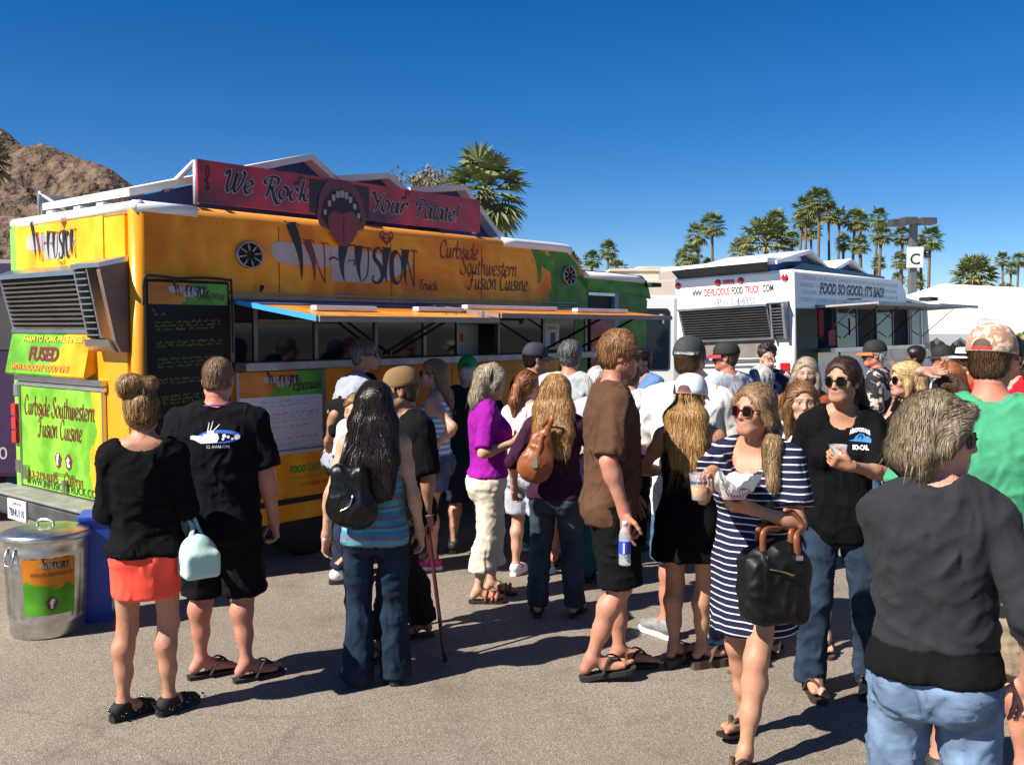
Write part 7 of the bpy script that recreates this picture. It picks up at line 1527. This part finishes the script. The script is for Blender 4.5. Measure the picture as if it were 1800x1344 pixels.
V2, F2 = font_mesh('CHRONICTATTOO', .020); bvv = [v.co[:] for v in gcap_.data.vertices]; A_ = unit(p.H.R@v3(0,-1,0)); decal(V2-np.array([.04,0]), F2, bvv, [tuple(f.vertices) for f in gcap_.data.polygons], p.H.H(0,-.2,.040), p.H.R@v3(1,0,0), p.H.R@v3(0,0,1), p.H.R@v3(0,-1,0), 'cap_lettering', whitep, gcap_, .002)
for i in (0,1): shoe(p.H, i, p.e, pm('grey_sneaker',(.20,.20,.20),rough=.6,var=.3,vs=30), pm('white_sole',(.7,.7,.7)), pm('black_lace',(.02,.02,.02)), 'sneaker')
# --- 18 woman in black dress -------------------------------------------------------------------------------------------------
p = Person('woman in black dress and white cap with long golden hair, back turned', (.985,5.42), -18, TAN, 0, h=1.61, sex='f', wt=1.0, head=(-12,-2,0), shoes=.045, feet=[(-.075,-.02,0,-26),(.075,.0,0,-50)], hands=[{'at':(-.12,.28,1.05),'pole':(-1,-.4,-.4)},{'at':(.13,.27,1.04),'pole':(1,-.4,-.4)}])
p.top(BLACK, 'dress', .008, hem=.55, sleeve=0, neck='tank', loose=.4, shoulder=False); p.skirt(BLACK, 'dress_skirt', .012, hem=.385, waist=.60, ease=.022, hemw=.205, hemd=.165)
wc = pm('white_cap',(.72,.72,.72),rough=.8,var=.05); cap(p.H, p.e, wc, wc, back_gap=True, crown=.020, bandmat=pm('red_band',(.30,.02,.03))); p.long(H_BL, 1.10, .075, .003, -.12, .008, 160, thick=.046, slen=.12, capped=True)
for i in (0,1): flipflop(p.H, i, p.e, foam_br, foam_br, .045, 1.02)
# --- 19-23 people by the white truck -----------------------------------------------------------------------------------------
p = Person('man in black cap with red brim and grey tee looking left', (1.84,8.4), 35, RED, 1, h=1.755, sex='m', wt=1.12, head=(42,0,0), shoes=.02, red=.4, stubble=.3, lean=(.0,0)); p.legs(cloth('khaki',(.24,.17,.10)), 'shorts', hem=.27, flare=.018, ease=.016); p.top(cloth('heather',(.40,.42,.45)), 'shirt', hem=.46, loose=.8, armease=.022); cap(p.H, p.e, pm('black_cap',(.012,.012,.012),rough=.8), pm('red_brim',(.30,.012,.03),rough=.7), bill=.085, crown=.015, tall=.012); p.short(H_BR, .006, .002); sunglasses(p.H, p.e, SGF, SGL)
for i in (0,1): shoe(p.H, i, p.e, pm('shoe_dark',(.03,.03,.03)), foam)
p = Person('short older woman with grey bobbed hair, only her head showing', (2.18,8.6), 10, FAIR, 1, h=1.555, sex='f', wt=1.1, shoes=.02); p.legs(cloth('khaki',(.24,.17,.10)), 'trousers', hem=.04); p.top(cloth('lilacgrey',(.40,.38,.42)), 'top', hem=.48); p.long(H_GR, 1.36, .06, .020, -.07, .009, 30, thick=.04)
for i in (0,1): shoe(p.H, i, p.e, pm('shoe_white',(.6,.6,.6)), foam)
p = Person('young man with dark curly hair holding a hand to his mouth', (2.59,10.0), 172, FAIR, 1, h=1.71, sex='m', wt=.95, head=(5,-8,0), shoes=.02, brow=(.02,.012,.01), hands=[{'at':(-.2,.1,.95)},{'at':(.02,.17,1.50),'pole':(1,.2,-.8),'curl':.8,'dir':(-.3,-.1,1),'th':(-1,0,0)}]); p.legs(cloth('navyshort',(.02,.025,.05)), 'trousers', hem=.03); p.top(cloth('navy',(.016,.020,.05)), 'shirt', hem=.47, sleeve=0.0, loose=.7)
for i in (0,1): H = p.H; garment('sleeve', [cone(H.S[i], H.elb[i], H.ar*1.2+.012, H.ar+.012, .02), coneflat(H.elb[i], H.elb[i]+(H.wri[i]-H.elb[i])*.5, H.ar+.012, H.ar*.85+.012, .02)], p.e, cloth('heather',(.40,.42,.45)), p.vox, .006, 'leg', 3); shoe(p.H, i, p.e, pm('shoe_dark',(.03,.03,.03)), foam)
H = p.H; hair('hair', [ell(H.H(0,-.02,.045), v3(.088,.098,.082), .02)]+[ell(H.H(.082*math.cos(a)*math.sin(b_), -.01+.095*math.sin(a)*math.sin(b_), .05+.088*math.cos(b_)), v3(.022,.022,.022), .012) for a, b_ in ((k*2.4, .25+.055*k) for k in range(22)) if not (math.sin(a) > .35 and b_ > .95)]+shell(H, .014, .046, -.07)[2:], H, p.e, hair_mat('hair_curly',(.018,.011,.008),(.07,.042,.028)), .0085, .008, 0, 3, .05, (40,40,40))
p = Person('woman with long ash blond hair standing behind the sunglasses woman in black', (2.27,7.6), 165, FAIR, 1, h=1.655, sex='f', head=(0,-4,0), shoes=.02); p.legs(denim('middenim',(.055,.115,.20)), 'jeans', hem=.03); p.top(cloth('rust',(.26,.075,.035)), 'top', hem=.50, sleeve=.45); p.long(hair_mat('hair_ash',(.20,.16,.11),(.40,.33,.24)), 1.25, .075, .014, -.08, .007, 30, sides=1.1, zside=1.24, parted=.040)
p = Person('woman with light brown hair peeking out behind the sunglasses woman in black', (1.685,5.72), 168, FAIR, 0, h=1.575, sex='f', head=(8,-2,0), shoes=.02, feet=[(-.16,.0,0,0),(.12,.03,0,-10)]); p.legs(denim('shortdenim',(.055,.085,.15)), 'shorts', hem=.37, flare=.012, ease=.012); p.top(cloth('offwhite',(.66,.64,.60)), 'top', hem=.50, sleeve=.3); p.long(H_LB, 1.20, .07, .013, -.08, .006, 40, sides=1.0, zside=1.22, parted=.046)
for i in (0,1): flipflop(p.H, i, p.e, foam_br, pm('brown_strap',(.06,.035,.02)))
# --- 24 woman in navy striped dress ------------------------------------------------------------------------------------------
p = Person('woman in navy and white striped dress with sunglasses carrying a beer and a food tray', (1.085,4.36), 143, TAN, 0, h=1.64, sex='f', wt=1.06, bust=1.05, head=(-14,3,0), shoes=.012, red=.5, lip=(.42,.17,.15),
  feet=[(-.075,.24,0,4,0),(.085,-.13,0,-12,-10)], hands=[{'atw':tuple(at(1318,893,4.12)),'polew':(1,.2,-.5),'dirw':(-1,-.05,.10),'thw':(.1,-.7,.6),'curl':[.5,.5,.5,.5,.3]},{'atw':tuple(at(1236,872,3.98)),'polew':(-1,0,-.6),'dirw':(.12,-.1,1),'thw':(.75,-.6,.1),'curl':[.75,.8,.8,.8,.55]}])
nav = stripes('navystripe',[(0,(.014,.016,.042)),(.80,(.62,.62,.64))],.030,.010); p.top(nav, 'dress', .008, hem=.58, sleeve=.36, neck='scoop', loose=.6, ease=.020, armease=.022, flare=.015); p.skirt(nav, 'dress_skirt', .010, hem=.335, waist=.615, ease=.024, hemw=.185, hemd=.165, cyh=.01)
H = p.H; P = shell(H, .011, .050, -.09, False)[:3]+[cone(H.H(0,-.09,-.02), H.H(-.06,-.085,-.085), .045,.035,.03), cone(H.H(-.06,-.08,-.085), H.H(-.105,-.01,-.16), .034,.036,.02), cone(H.H(-.105,-.01,-.16), H.sp(-.115,.10,1.22), .036,.034,.02), cone(H.sp(-.115,.10,1.22), H.sp(-.105,.135,1.04), .034,.010,.02), cone(H.H(-.062,.05,.045), H.H(-.088,-.01,-.05), .018,.026,.02), cone(H.H(.062,.05,.045), H.H(.086,-.02,-.04), .016,.022,.02)]
hair('hair', P, H, p.e, H_DBL, .0052, .006, 110, 5, .10, target=H.H(-.03,-.10,-.07)); sunglasses(H, p.e, TORT, SGL, .040, .0215)
for i in (0,1): flipflop(H, i, p.e, pm('brown_sole',(.03,.02,.015)), pm('brown_strap',(.06,.035,.02),rough=.6), .012)
cupm = pm('cup_plastic',(.88,.90,.93),rough=.18,var=0); N, L, pb = nodes_of(cupm); pb.inputs['Alpha'].default_value = .20
def cup(loc, label, fill, tilt=(0,0,0), s=1.0):
    e = empty('plastic_cup', tuple(loc), 0, label, 'cup'); e.rotation_euler = tilt; b = MB(); b.lathe([(.0,.0),(.028*s,.0),(.029*s,.004),(.040*s,.098*s),(.042*s,.101*s),(.040*s,.102*s),(.0385*s,.098*s),(.0275*s,.004),(.0,.003)], 26, cap=False); b.build('cup_body', cupm, e)
    if fill: b = MB(); b.lathe([(.0,.004),(.0268*s,.005),(.0325*s,.052*s),(.0,.0525*s)], 22, cap=False); b.build('beer', fill, e)
    return e
beer = pm('beer_amber',(.78,.30,.012),rough=.12,var=0); N, L, pb = nodes_of(beer); pb.inputs['Alpha'].default_value = .95
hc_ = p.w(p.H.handcut[1])+p.R@(p.H.pn[1]*.046); ce = cup(hc_+v3(0,0,-.045), 'clear plastic cup half full of amber beer in the striped woman\'s hand', beer, s=1.05); b = MB(); V2, F2 = font_mesh('NEW ROCK', .016, align='CENTER', bold=.001)
place2d(V2, F2, lambda a, c: (.0395*math.sin(a/.038-.35), -.0395*math.cos(a/.038-.35), .068+c), 'cup_lettering', pm('cup_blue',(.03,.04,.12)), ce)
# paper tray with wax paper
hc_ = p.w(p.H.handcut[0])+v3(-.045,-.03,.045); e = empty('food_tray', tuple(hc_), .2, 'pink checked paper food tray lined with white wax paper', 'food tray'); ck = pm('pink_check',(.8,.8,.8),rough=.7,var=0); N, L, pb = nodes_of(ck); tcn = N.new('ShaderNodeTexCoord'); mpn = N.new('ShaderNodeMapping'); mpn.inputs['Rotation'].default_value = (.5,.0,.78); L.new(tcn.outputs['Object'], mpn.inputs[0]); br = N.new('ShaderNodeTexChecker'); br.inputs['Scale'].default_value = 110; br.inputs['Color1'].default_value = (.8,.78,.78,1); br.inputs['Color2'].default_value = (.45,.10,.16,1); L.new(mpn.outputs[0], br.inputs['Vector']); L.new(br.outputs[0], pb.inputs['Base Color'])
b = MB(); ring = lambda a_, b__, z: [(a_*math.copysign(abs(math.cos(t))**.5,math.cos(t)), b__*math.copysign(abs(math.sin(t))**.5,math.sin(t)), z) for t in np.linspace(0,2*PI,25)[:-1]]; b.loft([ring(.045,.035,0), ring(.068,.055,.045)], False, False); b.add(ring(.045,.035,.0005), [tuple(range(24))]); b.build('paper_boat', ck, e)
rg = np.random.default_rng(4); n = 15; V = []
for i in range(n):
    for j in range(n):
        x_, y_ = -1+2*i/(n-1), -1+2*j/(n-1); r_ = max(abs(x_),abs(y_)); z_ = .02+.085*max(0,r_-.35)**1.1+.016*math.sin(5*math.atan2(y_,x_)+1)*r_+rg.normal(0,.004); k_ = 1-.22*max(0,r_-.5); V.append((x_*.112*k_, y_*.085*k_, z_+.045*(abs(x_*y_))**1.5))
b = MB(); b.add(V, [(i*n+j,i*n+n+j,i*n+n+j+1,i*n+j+1) for i in range(n-1) for j in range(n-1)], False); b.build('wax_paper', pm('wax_paper',(.78,.78,.78),rough=.55,var=.04), e)
# her bag
nyl = folds(pm('black_nylon',(.004,.004,.005),rough=.5,var=.15,bump=.3,bs=200,bdist=.003,spec=.3), .8, 8, .03); c = at(1360,1020,4.10); e = bag('tote_bag', [rbox(c+v3(0,0,-.02), (.145,.075,.135), .05, .03, rotz(-.25)), ell(c+v3(0,0,.10), (.115,.06,.07), .05), rbox(c+v3(0,0,-.14),(.13,.07,.03),.025,.02,rotz(-.25))], nyl, 'large black nylon tote bag with brown handles hanging from the striped woman\'s arm', 'handbag', .0085, .012, seed=9)
el_ = p.w(p.H.elb[0]); fa = el_+(p.w(p.H.wri[0])-el_)*.18
for dy in (-.05,.03): strap(e, [c+v3(-.06,dy,.13), c+v3(-.055,dy,.22), fa+v3(-.05,dy*.6,-.02), fa+v3(-.005,dy*.6,.048), fa+v3(.045,dy*.6,-.02), c+v3(.08,dy,.20), c+v3(.085,dy,.11)], pm('cognac_leather',(.20,.06,.022),rough=.4,var=.1), .014, 1.6, (0,1,0), 'handle')
for x in (-.06,.085): b = MB(); b.box(-.014,.014,-.006,.006,-.012,.012,.003); o = b.build('buckle', silver, e); o.location = Vector(tuple(c+v3(x,-.075,.115)))-e.location
strap(e, [c+v3(-.07,-.083,.075), c+v3(.0,-.093,.065), c+v3(.06,-.088,.045)], brass, .005, 1, name='zip'); strap(e, [c+v3(-.07,-.088,.075), c+v3(-.072,-.092,.02)], MATS['cognac_leather'], .008, 2, (1,0,0), 'zip_pull')
# --- 25 woman in black v-neck ------------------------------------------------------------------------------------------------
p = Person('woman in black v-neck tee with white and blue chest print, jeans and dark sunglasses', (1.70,5.06), 166, TAN, 0, h=1.735, sex='f', wt=.98, bust=.85, head=(-30,2,0), shoes=.02, brow=(.03,.018,.012), lip=(.40,.15,.14), feet=[(-.17,-.05,0,-10),(.135,.05,0,14)],
  hands=[{'atw':tuple(at(1492,818,4.70)),'polew':(1,.3,-.7),'dirw':(-.93,-.1,.30),'thw':(.15,-.5,.8),'curl':[.7,.7,.7,.7,.5]},{'at':(.26,.03,.88)}])
p.legs(denim('jean26',(.020,.034,.058)), 'jeans', .008, hem=.02, flare=.018, ease=.010); p.top(cloth('black3',(.0038,.0038,.0042)), 'shirt', .008, hem=.455, sleeve=.46, neck='v', loose=.55, armease=.018)
H = p.H; P = shell(H, .009, .054, -.085, True)[:3]+[ell(H.H(0,-.118,.0), v3(.05,.042,.05), .02), cone(H.H(0,-.13,-.0), H.H(-.02,-.14,-.13), .045,.05,.03), cone(H.H(-.02,-.14,-.13), H.H(-.05,-.10,-.26), .05,.012,.03), ell(H.H(0,-.02,.098), v3(.05,.06,.025), .02)]; hair('hair', P, H, p.e, hair_mat('hair_dkbrown',(.018,.009,.006),(.075,.036,.018)), .0055, .004, 60, 6, .08, target=H.H(0,-.13,.01)); sunglasses(H, p.e, SGF, SGL, .042, .022)
o = H.sp(-.082,.3,1.345); dk_ = lambda V2, F2, m_, off=.003: decal(V2, F2, p.tV, p.tF, o, (-1,0,0), (0,0,1), (0,1,0), 'shirt_print', m_, p.e, off)
V2, F2 = font_mesh('AÉROPOSTALE', .026, align='CENTER', bold=.0012, xs=.56); V2[:,1] -= 6.0*V2[:,0]**2; dk_(V2+np.array([0,.026]), F2, wi); V2, F2 = font_mesh('SO-CAL', .030, align='CENTER', bold=.0016, xs=.72); dk_(V2+np.array([0,-.058]), F2, wi)
wv = [(-.055,-.018),(-.03,-.012),(-.018,.006),(.002,.018),(.022,.012),(.026,.002),(.04,.006),(.052,-.008),(.05,-.024),(.0,-.022)]; dk_(wv, [tuple(range(len(wv)))], pm('wave_blue',(.02,.16,.42),rough=.7)); v, f = ribbon(bez([(-.012,-.008),(.0,.008),(.014,.006),(.012,-.006),(.022,-.014),(.034,-.006)],5), [.004]*26); dk_(v, f, BLACK, .0045)
for i in (0,1): flipflop(H, i, p.e, pm('brown_sole',(.03,.02,.015)), foam_br)
hc_ = p.w(H.handcut[0])+p.R@(H.pn[0]*.045); cup(hc_+v3(-.01,-.0,-.045), 'empty clear plastic cup held by the woman in the black v-neck', None, s=1.05)
# --- 26 woman in charcoal top (nearest) --------------------------------------------------------------------------------------
p = Person('woman with grey blond bob in charcoal long sleeved top and light jeans, nearest the camera', (1.275,2.92), -27, (.50,.27,.19), 0, h=1.68, sex='f', wt=.97, bust=1.0, head=(-92,-2,0), shoes=.02, red=.5, lip=(.36,.13,.12), feet=[(-.13,0,0,6),(.13,.03,0,-10)], hands=[{'at':(-.06,.28,1.02),'pole':(-.25,-1,-.5)},{'at':(.255,.03,.865),'pole':(.5,-1,0),'curl':[.45,.6,.75,.8,.3],'th':(-.85,.2,0),'dir':(-.12,.1,-1)}])
p.legs(denim('lightjean',(.12,.175,.26)), 'jeans', .010, hem=.02, ease=.014, flare=.01); p.top(cloth('black2',(.005,.005,.005)), 'undershirt', .008, hem=.515, sleeve=0, neck='scoop', loose=.9, flare=.020, ease=.024); p.top(folds(pm('charcoal_knit',(.011,.0125,.0155),rough=.9,var=.14,vs=60,bump=.35,bs=520,bdist=.002)), 'top', .013, hem=.565, sleeve=.64, loose=.8, flare=.026, ease=.026, armease=.017)
H = p.H; P = shell(H, .022, .046, None, False)
for k in range(13):
    a = PI*(.10+.80*k/12)+PI; x_, y_ = math.cos(a), math.sin(a); rg_ = random.Random(k); P.append(cone(H.H(x_*.07, -.012+y_*.085, .03), H.H(x_*.092, -.008+y_*.104, -.055), .034, .036, .03)); P.append(cone(H.H(x_*.092, -.008+y_*.104, -.055), H.H(x_*.082, .0+y_*.085, -.135-.012*rg_.random()), .036, .010, .025))
P += [cone(H.H(-.03,.075,.085), H.H(.06,.065,.045), .022,.018,.02), cone(H.H(.06,.06,.05), H.H(.088,.03,-.03), .018,.02,.02), ell(H.H(0,-.03,.095), v3(.075,.085,.04), .03)]
hair('hair', P, H, p.e, hair_mat('hair_bob',(.085,.058,.032),(.30,.23,.145)), .0052, .006, 200, 8, .045, (60,60,8), fib=7000, flen=.07, fw=.0009); sunglasses(H, p.e, SGF, SGL)
b = MB(); b.lathe([(.004,0),(.006,.002),(.004,.004)], 10, tuple(H.H(.082,-.006,-.045))); b.build('earring', silver, p.e); b = MB(); W_ = H.handcut[1]; b.lathe([(.010,0),(.0105,.003),(.010,.006)], 12, (0,0,0)); 
# --- 27 man in green tee -----------------------------------------------------------------------------------------------------
p = Person('big man in mint green tee and faded camouflage cap, back turned at right', (1.93,3.95), -24, RED, 0, h=1.885, sex='m', wt=1.30, belly=.6, head=(-22,-3,0), shoes=.02, red=.6, feet=[(-.16,0,0,8),(.16,.04,0,-12)], hands=[{'at':(-.36,.08,.98)},{'at':(.40,.10,.95),'curl':.5}])
p.legs(cloth('cargo',(.26,.20,.13)), 'cargo_shorts', .010, hem=.27, flare=.022, ease=.02); p.top(folds(pm('mint_tee',(.058,.29,.15),rough=.9,spec=.12,var=.10,vs=40,bump=.3,bs=450)), 'shirt', .011, hem=.455, sleeve=.46, loose=.75, armease=.018, ease=.018)
camo_m = two_tone('camo_cap', (.36,.20,.13), (.62,.46,.33), 26); cap(p.H, p.e, camo_m, pm('red_brim2',(.45,.02,.03)), back_gap=True, bandmat=pm('red_strap',(.55,.015,.02),rough=.7), crown=.014, tilt=-.05); p.short(H_BR, .005, .002, nape=-.075); b = MB(); b.add([tuple(p.H.H(.046*math.cos(t)*(.4+.6*(math.sin(t) > -.2)), .045+.05*math.sin(t), .1355-.5*(.045+.05*math.sin(t))**2-.6*(.046*math.cos(t))**2)) for t in np.linspace(0,2*PI,20)[:-1]], [tuple(range(19))]); b.build('cap_panel', pm('red_strap',(.5,.02,.02)), p.e)
for i in (0,1): shoe(p.H, i, p.e, pm('shoe_dark',(.03,.03,.03)), foam)
# --- 28.. background crowd at right ------------------------------------------------------------------------------------------
p = Person('blonde woman in black tank and sunglasses holding a phone, facing left', (2.66,6.6), 98, FAIR, 0, h=1.655, sex='f', head=(0,2,0), shoes=.02, lip=(.45,.16,.15), hands=[{'atw':tuple(at(1583,727,6.42)),'polew':(.5,-.5,-1),'dirw':(.15,-.1,1),'thw':(-.6,.6,0),'curl':.7},{'at':(.1,.3,1.05),'pole':(1,-.3,-.6)}]); p.legs(denim('middenim',(.055,.115,.20)), 'jeans', hem=.02); p.top(BLACK, 'tank_top', .005, hem=.48, sleeve=0, neck='tank', shoulder=False); p.long(H_PB, 1.33, .06, .018, -.075, .008, 70, thick=.04, parted=.042, sides=.8, zside=1.42); sunglasses(p.H, p.e, SGF, SGL, .038, .022)
hc_ = p.w(p.H.handcut[0]); e = empty('mobile_phone', tuple(hc_+v3(-.04,-.03,.03)), 0, 'dark phone in the raised hand of the blonde woman', 'phone'); b = MB(); b.box(-.032,.032,-.006,.006,-.058,.058,.005); o = b.build('phone_body', pm('phone_brown',(.04,.02,.02),rough=.2), e); o.rotation_euler = (.1,.35,.15); b = MB(); b.box(-.027,.027,-.0072,-.0062,-.046,.046); b.build('screen', pm('phone_glass',(.015,.012,.012),rough=.05), o)
p = Person('woman shading her eyes with one hand, dark red sunglasses and pale floral top', (2.70,6.05), 96, FAIR, 0, h=1.60, sex='f', head=(0,0,0), shoes=.02, hands=[{'at':(-.2,.1,.85)},{'atw':tuple(at(1622,652,5.98)),'polew':(-1,.5,-.2),'dirw':(1,-.08,-.02),'thw':(0,-.5,-.6),'curl':.15}]); p.legs(cloth('cream',(.62,.55,.44)), 'trousers', hem=.03); p.top(two_tone('floral_top',(.55,.58,.35),(.05,.07,.06),14,.55,.60), 'top', .006, hem=.48, sleeve=.3, neck='scoop'); p.long(H_BR, 1.28, .06, .014, -.07, .006, 30); sunglasses(p.H, p.e, pm('red_frame',(.08,.008,.012),rough=.2), pm('red_lens2',(.03,.004,.006),rough=.05), .044, .026)
p = Person('man in black hawaiian shirt with beige flowers and black and orange cap', (3.41,9.2), 62, RED, 1, h=1.755, sex='m', wt=1.2, belly=.4, head=(22,0,0), shoes=.02, red=.5); p.legs(denim('middenim',(.055,.115,.20)), 'jeans', hem=.02); p.top(two_tone('hawaiian',(.012,.012,.016),(.50,.40,.32),9,.54,.57), 'shirt', .010, hem=.45, sleeve=.48, loose=.85, ease=.026, armease=.02); cap(p.H, p.e, pm('black_cap',(.012,.012,.012)), pm('orange_brim',(.50,.14,.02)), back_gap=True, bandmat=pm('orange_brim',(.5,.14,.02))); p.short(H_GR, .006, .003); sunglasses(p.H, p.e, SGF, SGL)
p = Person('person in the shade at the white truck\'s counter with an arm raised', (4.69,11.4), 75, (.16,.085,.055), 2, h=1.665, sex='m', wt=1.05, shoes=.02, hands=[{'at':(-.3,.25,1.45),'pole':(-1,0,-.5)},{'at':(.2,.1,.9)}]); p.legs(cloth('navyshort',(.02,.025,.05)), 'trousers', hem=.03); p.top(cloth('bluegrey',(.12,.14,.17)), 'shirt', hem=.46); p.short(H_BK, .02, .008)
p = Person('older man in black cap with white hair and a light shirt near the tent', (4.48,10.2), 70, RED, 2, h=1.69, sex='m', wt=1.1, shoes=.02, head=(10,0,0)); p.legs(cloth('khaki',(.24,.17,.10)), 'trousers', hem=.03); p.top(cloth('offwhite',(.66,.64,.60)), 'shirt', hem=.46); cap(p.H, p.e, pm('black_cap',(.012,.012,.012)), pm('black_cap',(.012,.012,.012))); p.short(H_GR, .008, .003)
p = Person('person wearing a white straw fedora with a black band', (4.60,9.95), 80, TAN, 1, h=1.66, sex='m', wt=1.0, shoes=.02); p.legs(cloth('khaki',(.24,.17,.10)), 'trousers', hem=.03); p.top(cloth('rust',(.26,.075,.035)), 'shirt', hem=.46); p.short(H_BR, .008, .003); straw = pm('white_straw',(.72,.68,.60),rough=.8,var=.08); b = MB(); h0 = tuple(p.H.H(0,-.01,.055)); b.lathe([(.165,-.012),(.15,.0),(.098,.004),(.094,.05),(.086,.088),(.05,.094),(.0,.084)], 28, h0, 'z', False); o = b.build('fedora', straw, p.e); b = MB(); b.lathe([(.0995,.006),(.0985,.034)], 28, h0, 'z', False); b.build('hat_band', BLACK, o)
p = Person('woman with straight red brown hair seen from behind, near the fedora', (3.66,8.2), 10, FAIR, 1, h=1.60, sex='f', shoes=.02); p.legs(denim('middenim',(.055,.115,.20)), 'jeans', hem=.02); p.top(cloth('cream',(.62,.55,.44)), 'top', hem=.48); p.long(H_AU, 1.22, .075, .016, -.10, .006, 20)
p = Person('man in glasses and red shirt at the right edge behind the mint green tee', (3.235,6.4), 128, FAIR, 0, h=1.835, sex='m', wt=1.0, head=(0,0,0), shoes=.02, brow=(.02,.014,.012)); p.legs(cloth('navyshort',(.02,.025,.05)), 'trousers', hem=.03); p.top(folds(pm('red_shirt',(.52,.012,.022),rough=.9,spec=.12,var=.08)), 'shirt', hem=.46, sleeve=.5); p.short(H_BK, .014, .006)
X = xf(p.H); b = MB(); 
for g in (-1,1): b.tube([X((g*.033+.021*math.cos(t), .100-.012*abs(g*.033+.021*math.cos(t))/.05, -.003+.016*math.sin(t))) for t in np.linspace(0,2*PI,17)], .0018, 5, False); b.tube([X((g*.056,.092,.004)), X((g*.080,.02,.004))], .0018, 5)
b.tube([X((-.012,.102,.002)), X((.012,.102,.002))], .0018, 5); b.build('glasses', SGF, p.e)
p = Person('person in dark navy tee with white lettering cut off at the right edge', (2.80,5.2), -30, TAN, 1, h=1.74, sex='m', wt=1.15, shoes=.02); p.legs(folds(pm('blue_shorts',(.02,.05,.22),rough=.8)), 'shorts', hem=.27, flare=.018); p.top(cloth('navytee',(.012,.016,.026)), 'shirt', hem=.46, loose=.8); p.short(H_BK, .012, .004); V2, F2 = font_mesh('STAFF', .07, align='CENTER'); decal(V2, F2, p.tV, p.tF, p.H.sp(0,-.3,1.33), (1,0,0), (0,0,1), (0,-1,0), 'shirt_print', wi, p.e)
for i in (0,1): shoe(p.H, i, p.e, pm('shoe_dark',(.03,.03,.03)), foam)
# ------------------------------------------------------------------ trash can and blue bin
e = empty('trash_can', (-2.91,6.08,0), 0, 'ribbed galvanised trash can with a lid and an orange and green sticker', 'trash can'); galv = pm('galvanised',(.60,.60,.58),rough=.33,metal=1,var=.25,vs=14,bump=.15,bs=12)
b = MB(); n = 72; rings = []
for z, r, rib in ((.0,.205,0),(.012,.213,0),(.09,.216,0),(.105,.222,0),(.12,.217,.0),(.13,.219,1),(.50,.236,1),(.51,.236,0),(.53,.243,0),(.545,.238,0),(.60,.240,0),(.61,.247,0),(.625,.240,0)): rings.append([((r+(.005*math.cos(k*PI/1.5) if rib else 0))*math.cos(2*PI*k/n), (r+(.005*math.cos(k*PI/1.5) if rib else 0))*math.sin(2*PI*k/n), z) for k in range(n)])
b.loft(rings, True, True); can = b.build('can_body', galv, e); b = MB(); b.lathe([(.240,.60),(.258,.60),(.262,.612),(.256,.632),(.252,.636),(.20,.652),(.12,.663),(.0,.667)], 40, cap=False); lid = b.build('lid', galv, e)
b = MB(); b.tube(bez([(-.05,0,.664),(-.045,0,.692),(0,0,.705),(.045,0,.692),(.05,0,.664)],5), .008, 8); b.build('lid_handle', galv, lid)
b = MB(); a0 = -2.05; R_ = .247; P_ = lambda a, r, z: (r*math.cos(a), r*math.sin(a), z); b.tube([P_(a0-.14,.240,.565),P_(a0-.15,.262,.50),P_(a0-.10,.266,.46),P_(a0+.10,.266,.46),P_(a0+.15,.262,.50),P_(a0+.14,.240,.565)], .007, 6); b.build('can_handle', galv, e)
stk = wrap_mat('wrap_can', 2, (.66,.22,.015), (.75,.36,.05), (.5,.13,.01), (.12,.42,.03), .33, -1, .10, 7); V = []; m = 18; a1, a2 = -1.72, -.42
for k in range(m+1):
    a = a1+(a2-a1)*k/m
    for z, r in ((.155,.2278),(.50,.2438)): V.append(P_(a, r, z))
b = MB(); b.add(V, [(2*k,2*k+2,2*k+3,2*k+1) for k in range(m)], True); st = b.build('sticker', stk, e); cm = lambda a0_, z0: (lambda a, c, off=0: P_(a0_+a/.24, .2445+.0008+(z0+c-.50)*.046+off*.2+.001, z0+c))
logo(cm(-1.28,.435), st, .042, True, False); text_on('WWW.INFUSIONTRUCK.COM', .034, cm(-1.52,.395), 'lettering', blackp, st, fit=.25); bl = [(.034*math.cos(t)*(1+.15*math.sin(5*t)), .04*math.sin(t)*(1+.12*math.sin(7*t))) for t in np.linspace(0,2*PI,24)[:-1]]; place2d(bl, [tuple(range(23))], (lambda a, c: cm(-1.02,.225)(a, c)), 'badge', redp, st); text_on('f', .075, (lambda a, c: cm(-1.06,.20)(a, c, .008)), 'lettering', whitep, st, bold=.004)
e = empty('recycling_bin', (-2.70,6.36,0), .3, 'blue plastic recycling box standing right beside the trash can', 'bin'); bp = pm('blue_plastic',(.012,.055,.38),rough=.4,var=.08); b = MB(); b.loft([[(-.08,-.12,.0),(.08,-.12,.0),(.08,.12,.0),(-.08,.12,.0)],[(-.10,-.14,.66),(.10,-.14,.66),(.10,.14,.66),(-.10,.14,.66)]], False, True); b.build('bin_body', bp, e); b = MB(); b.box(-.11,.11,-.155,.155,.66,.69,.01); b.build('rim', bp, e); b = MB(); b.box(.02,.09,-.10,-.02,.69,.705,.005); b.build('note', pm('yellow_tag',(.6,.5,.05)), e)
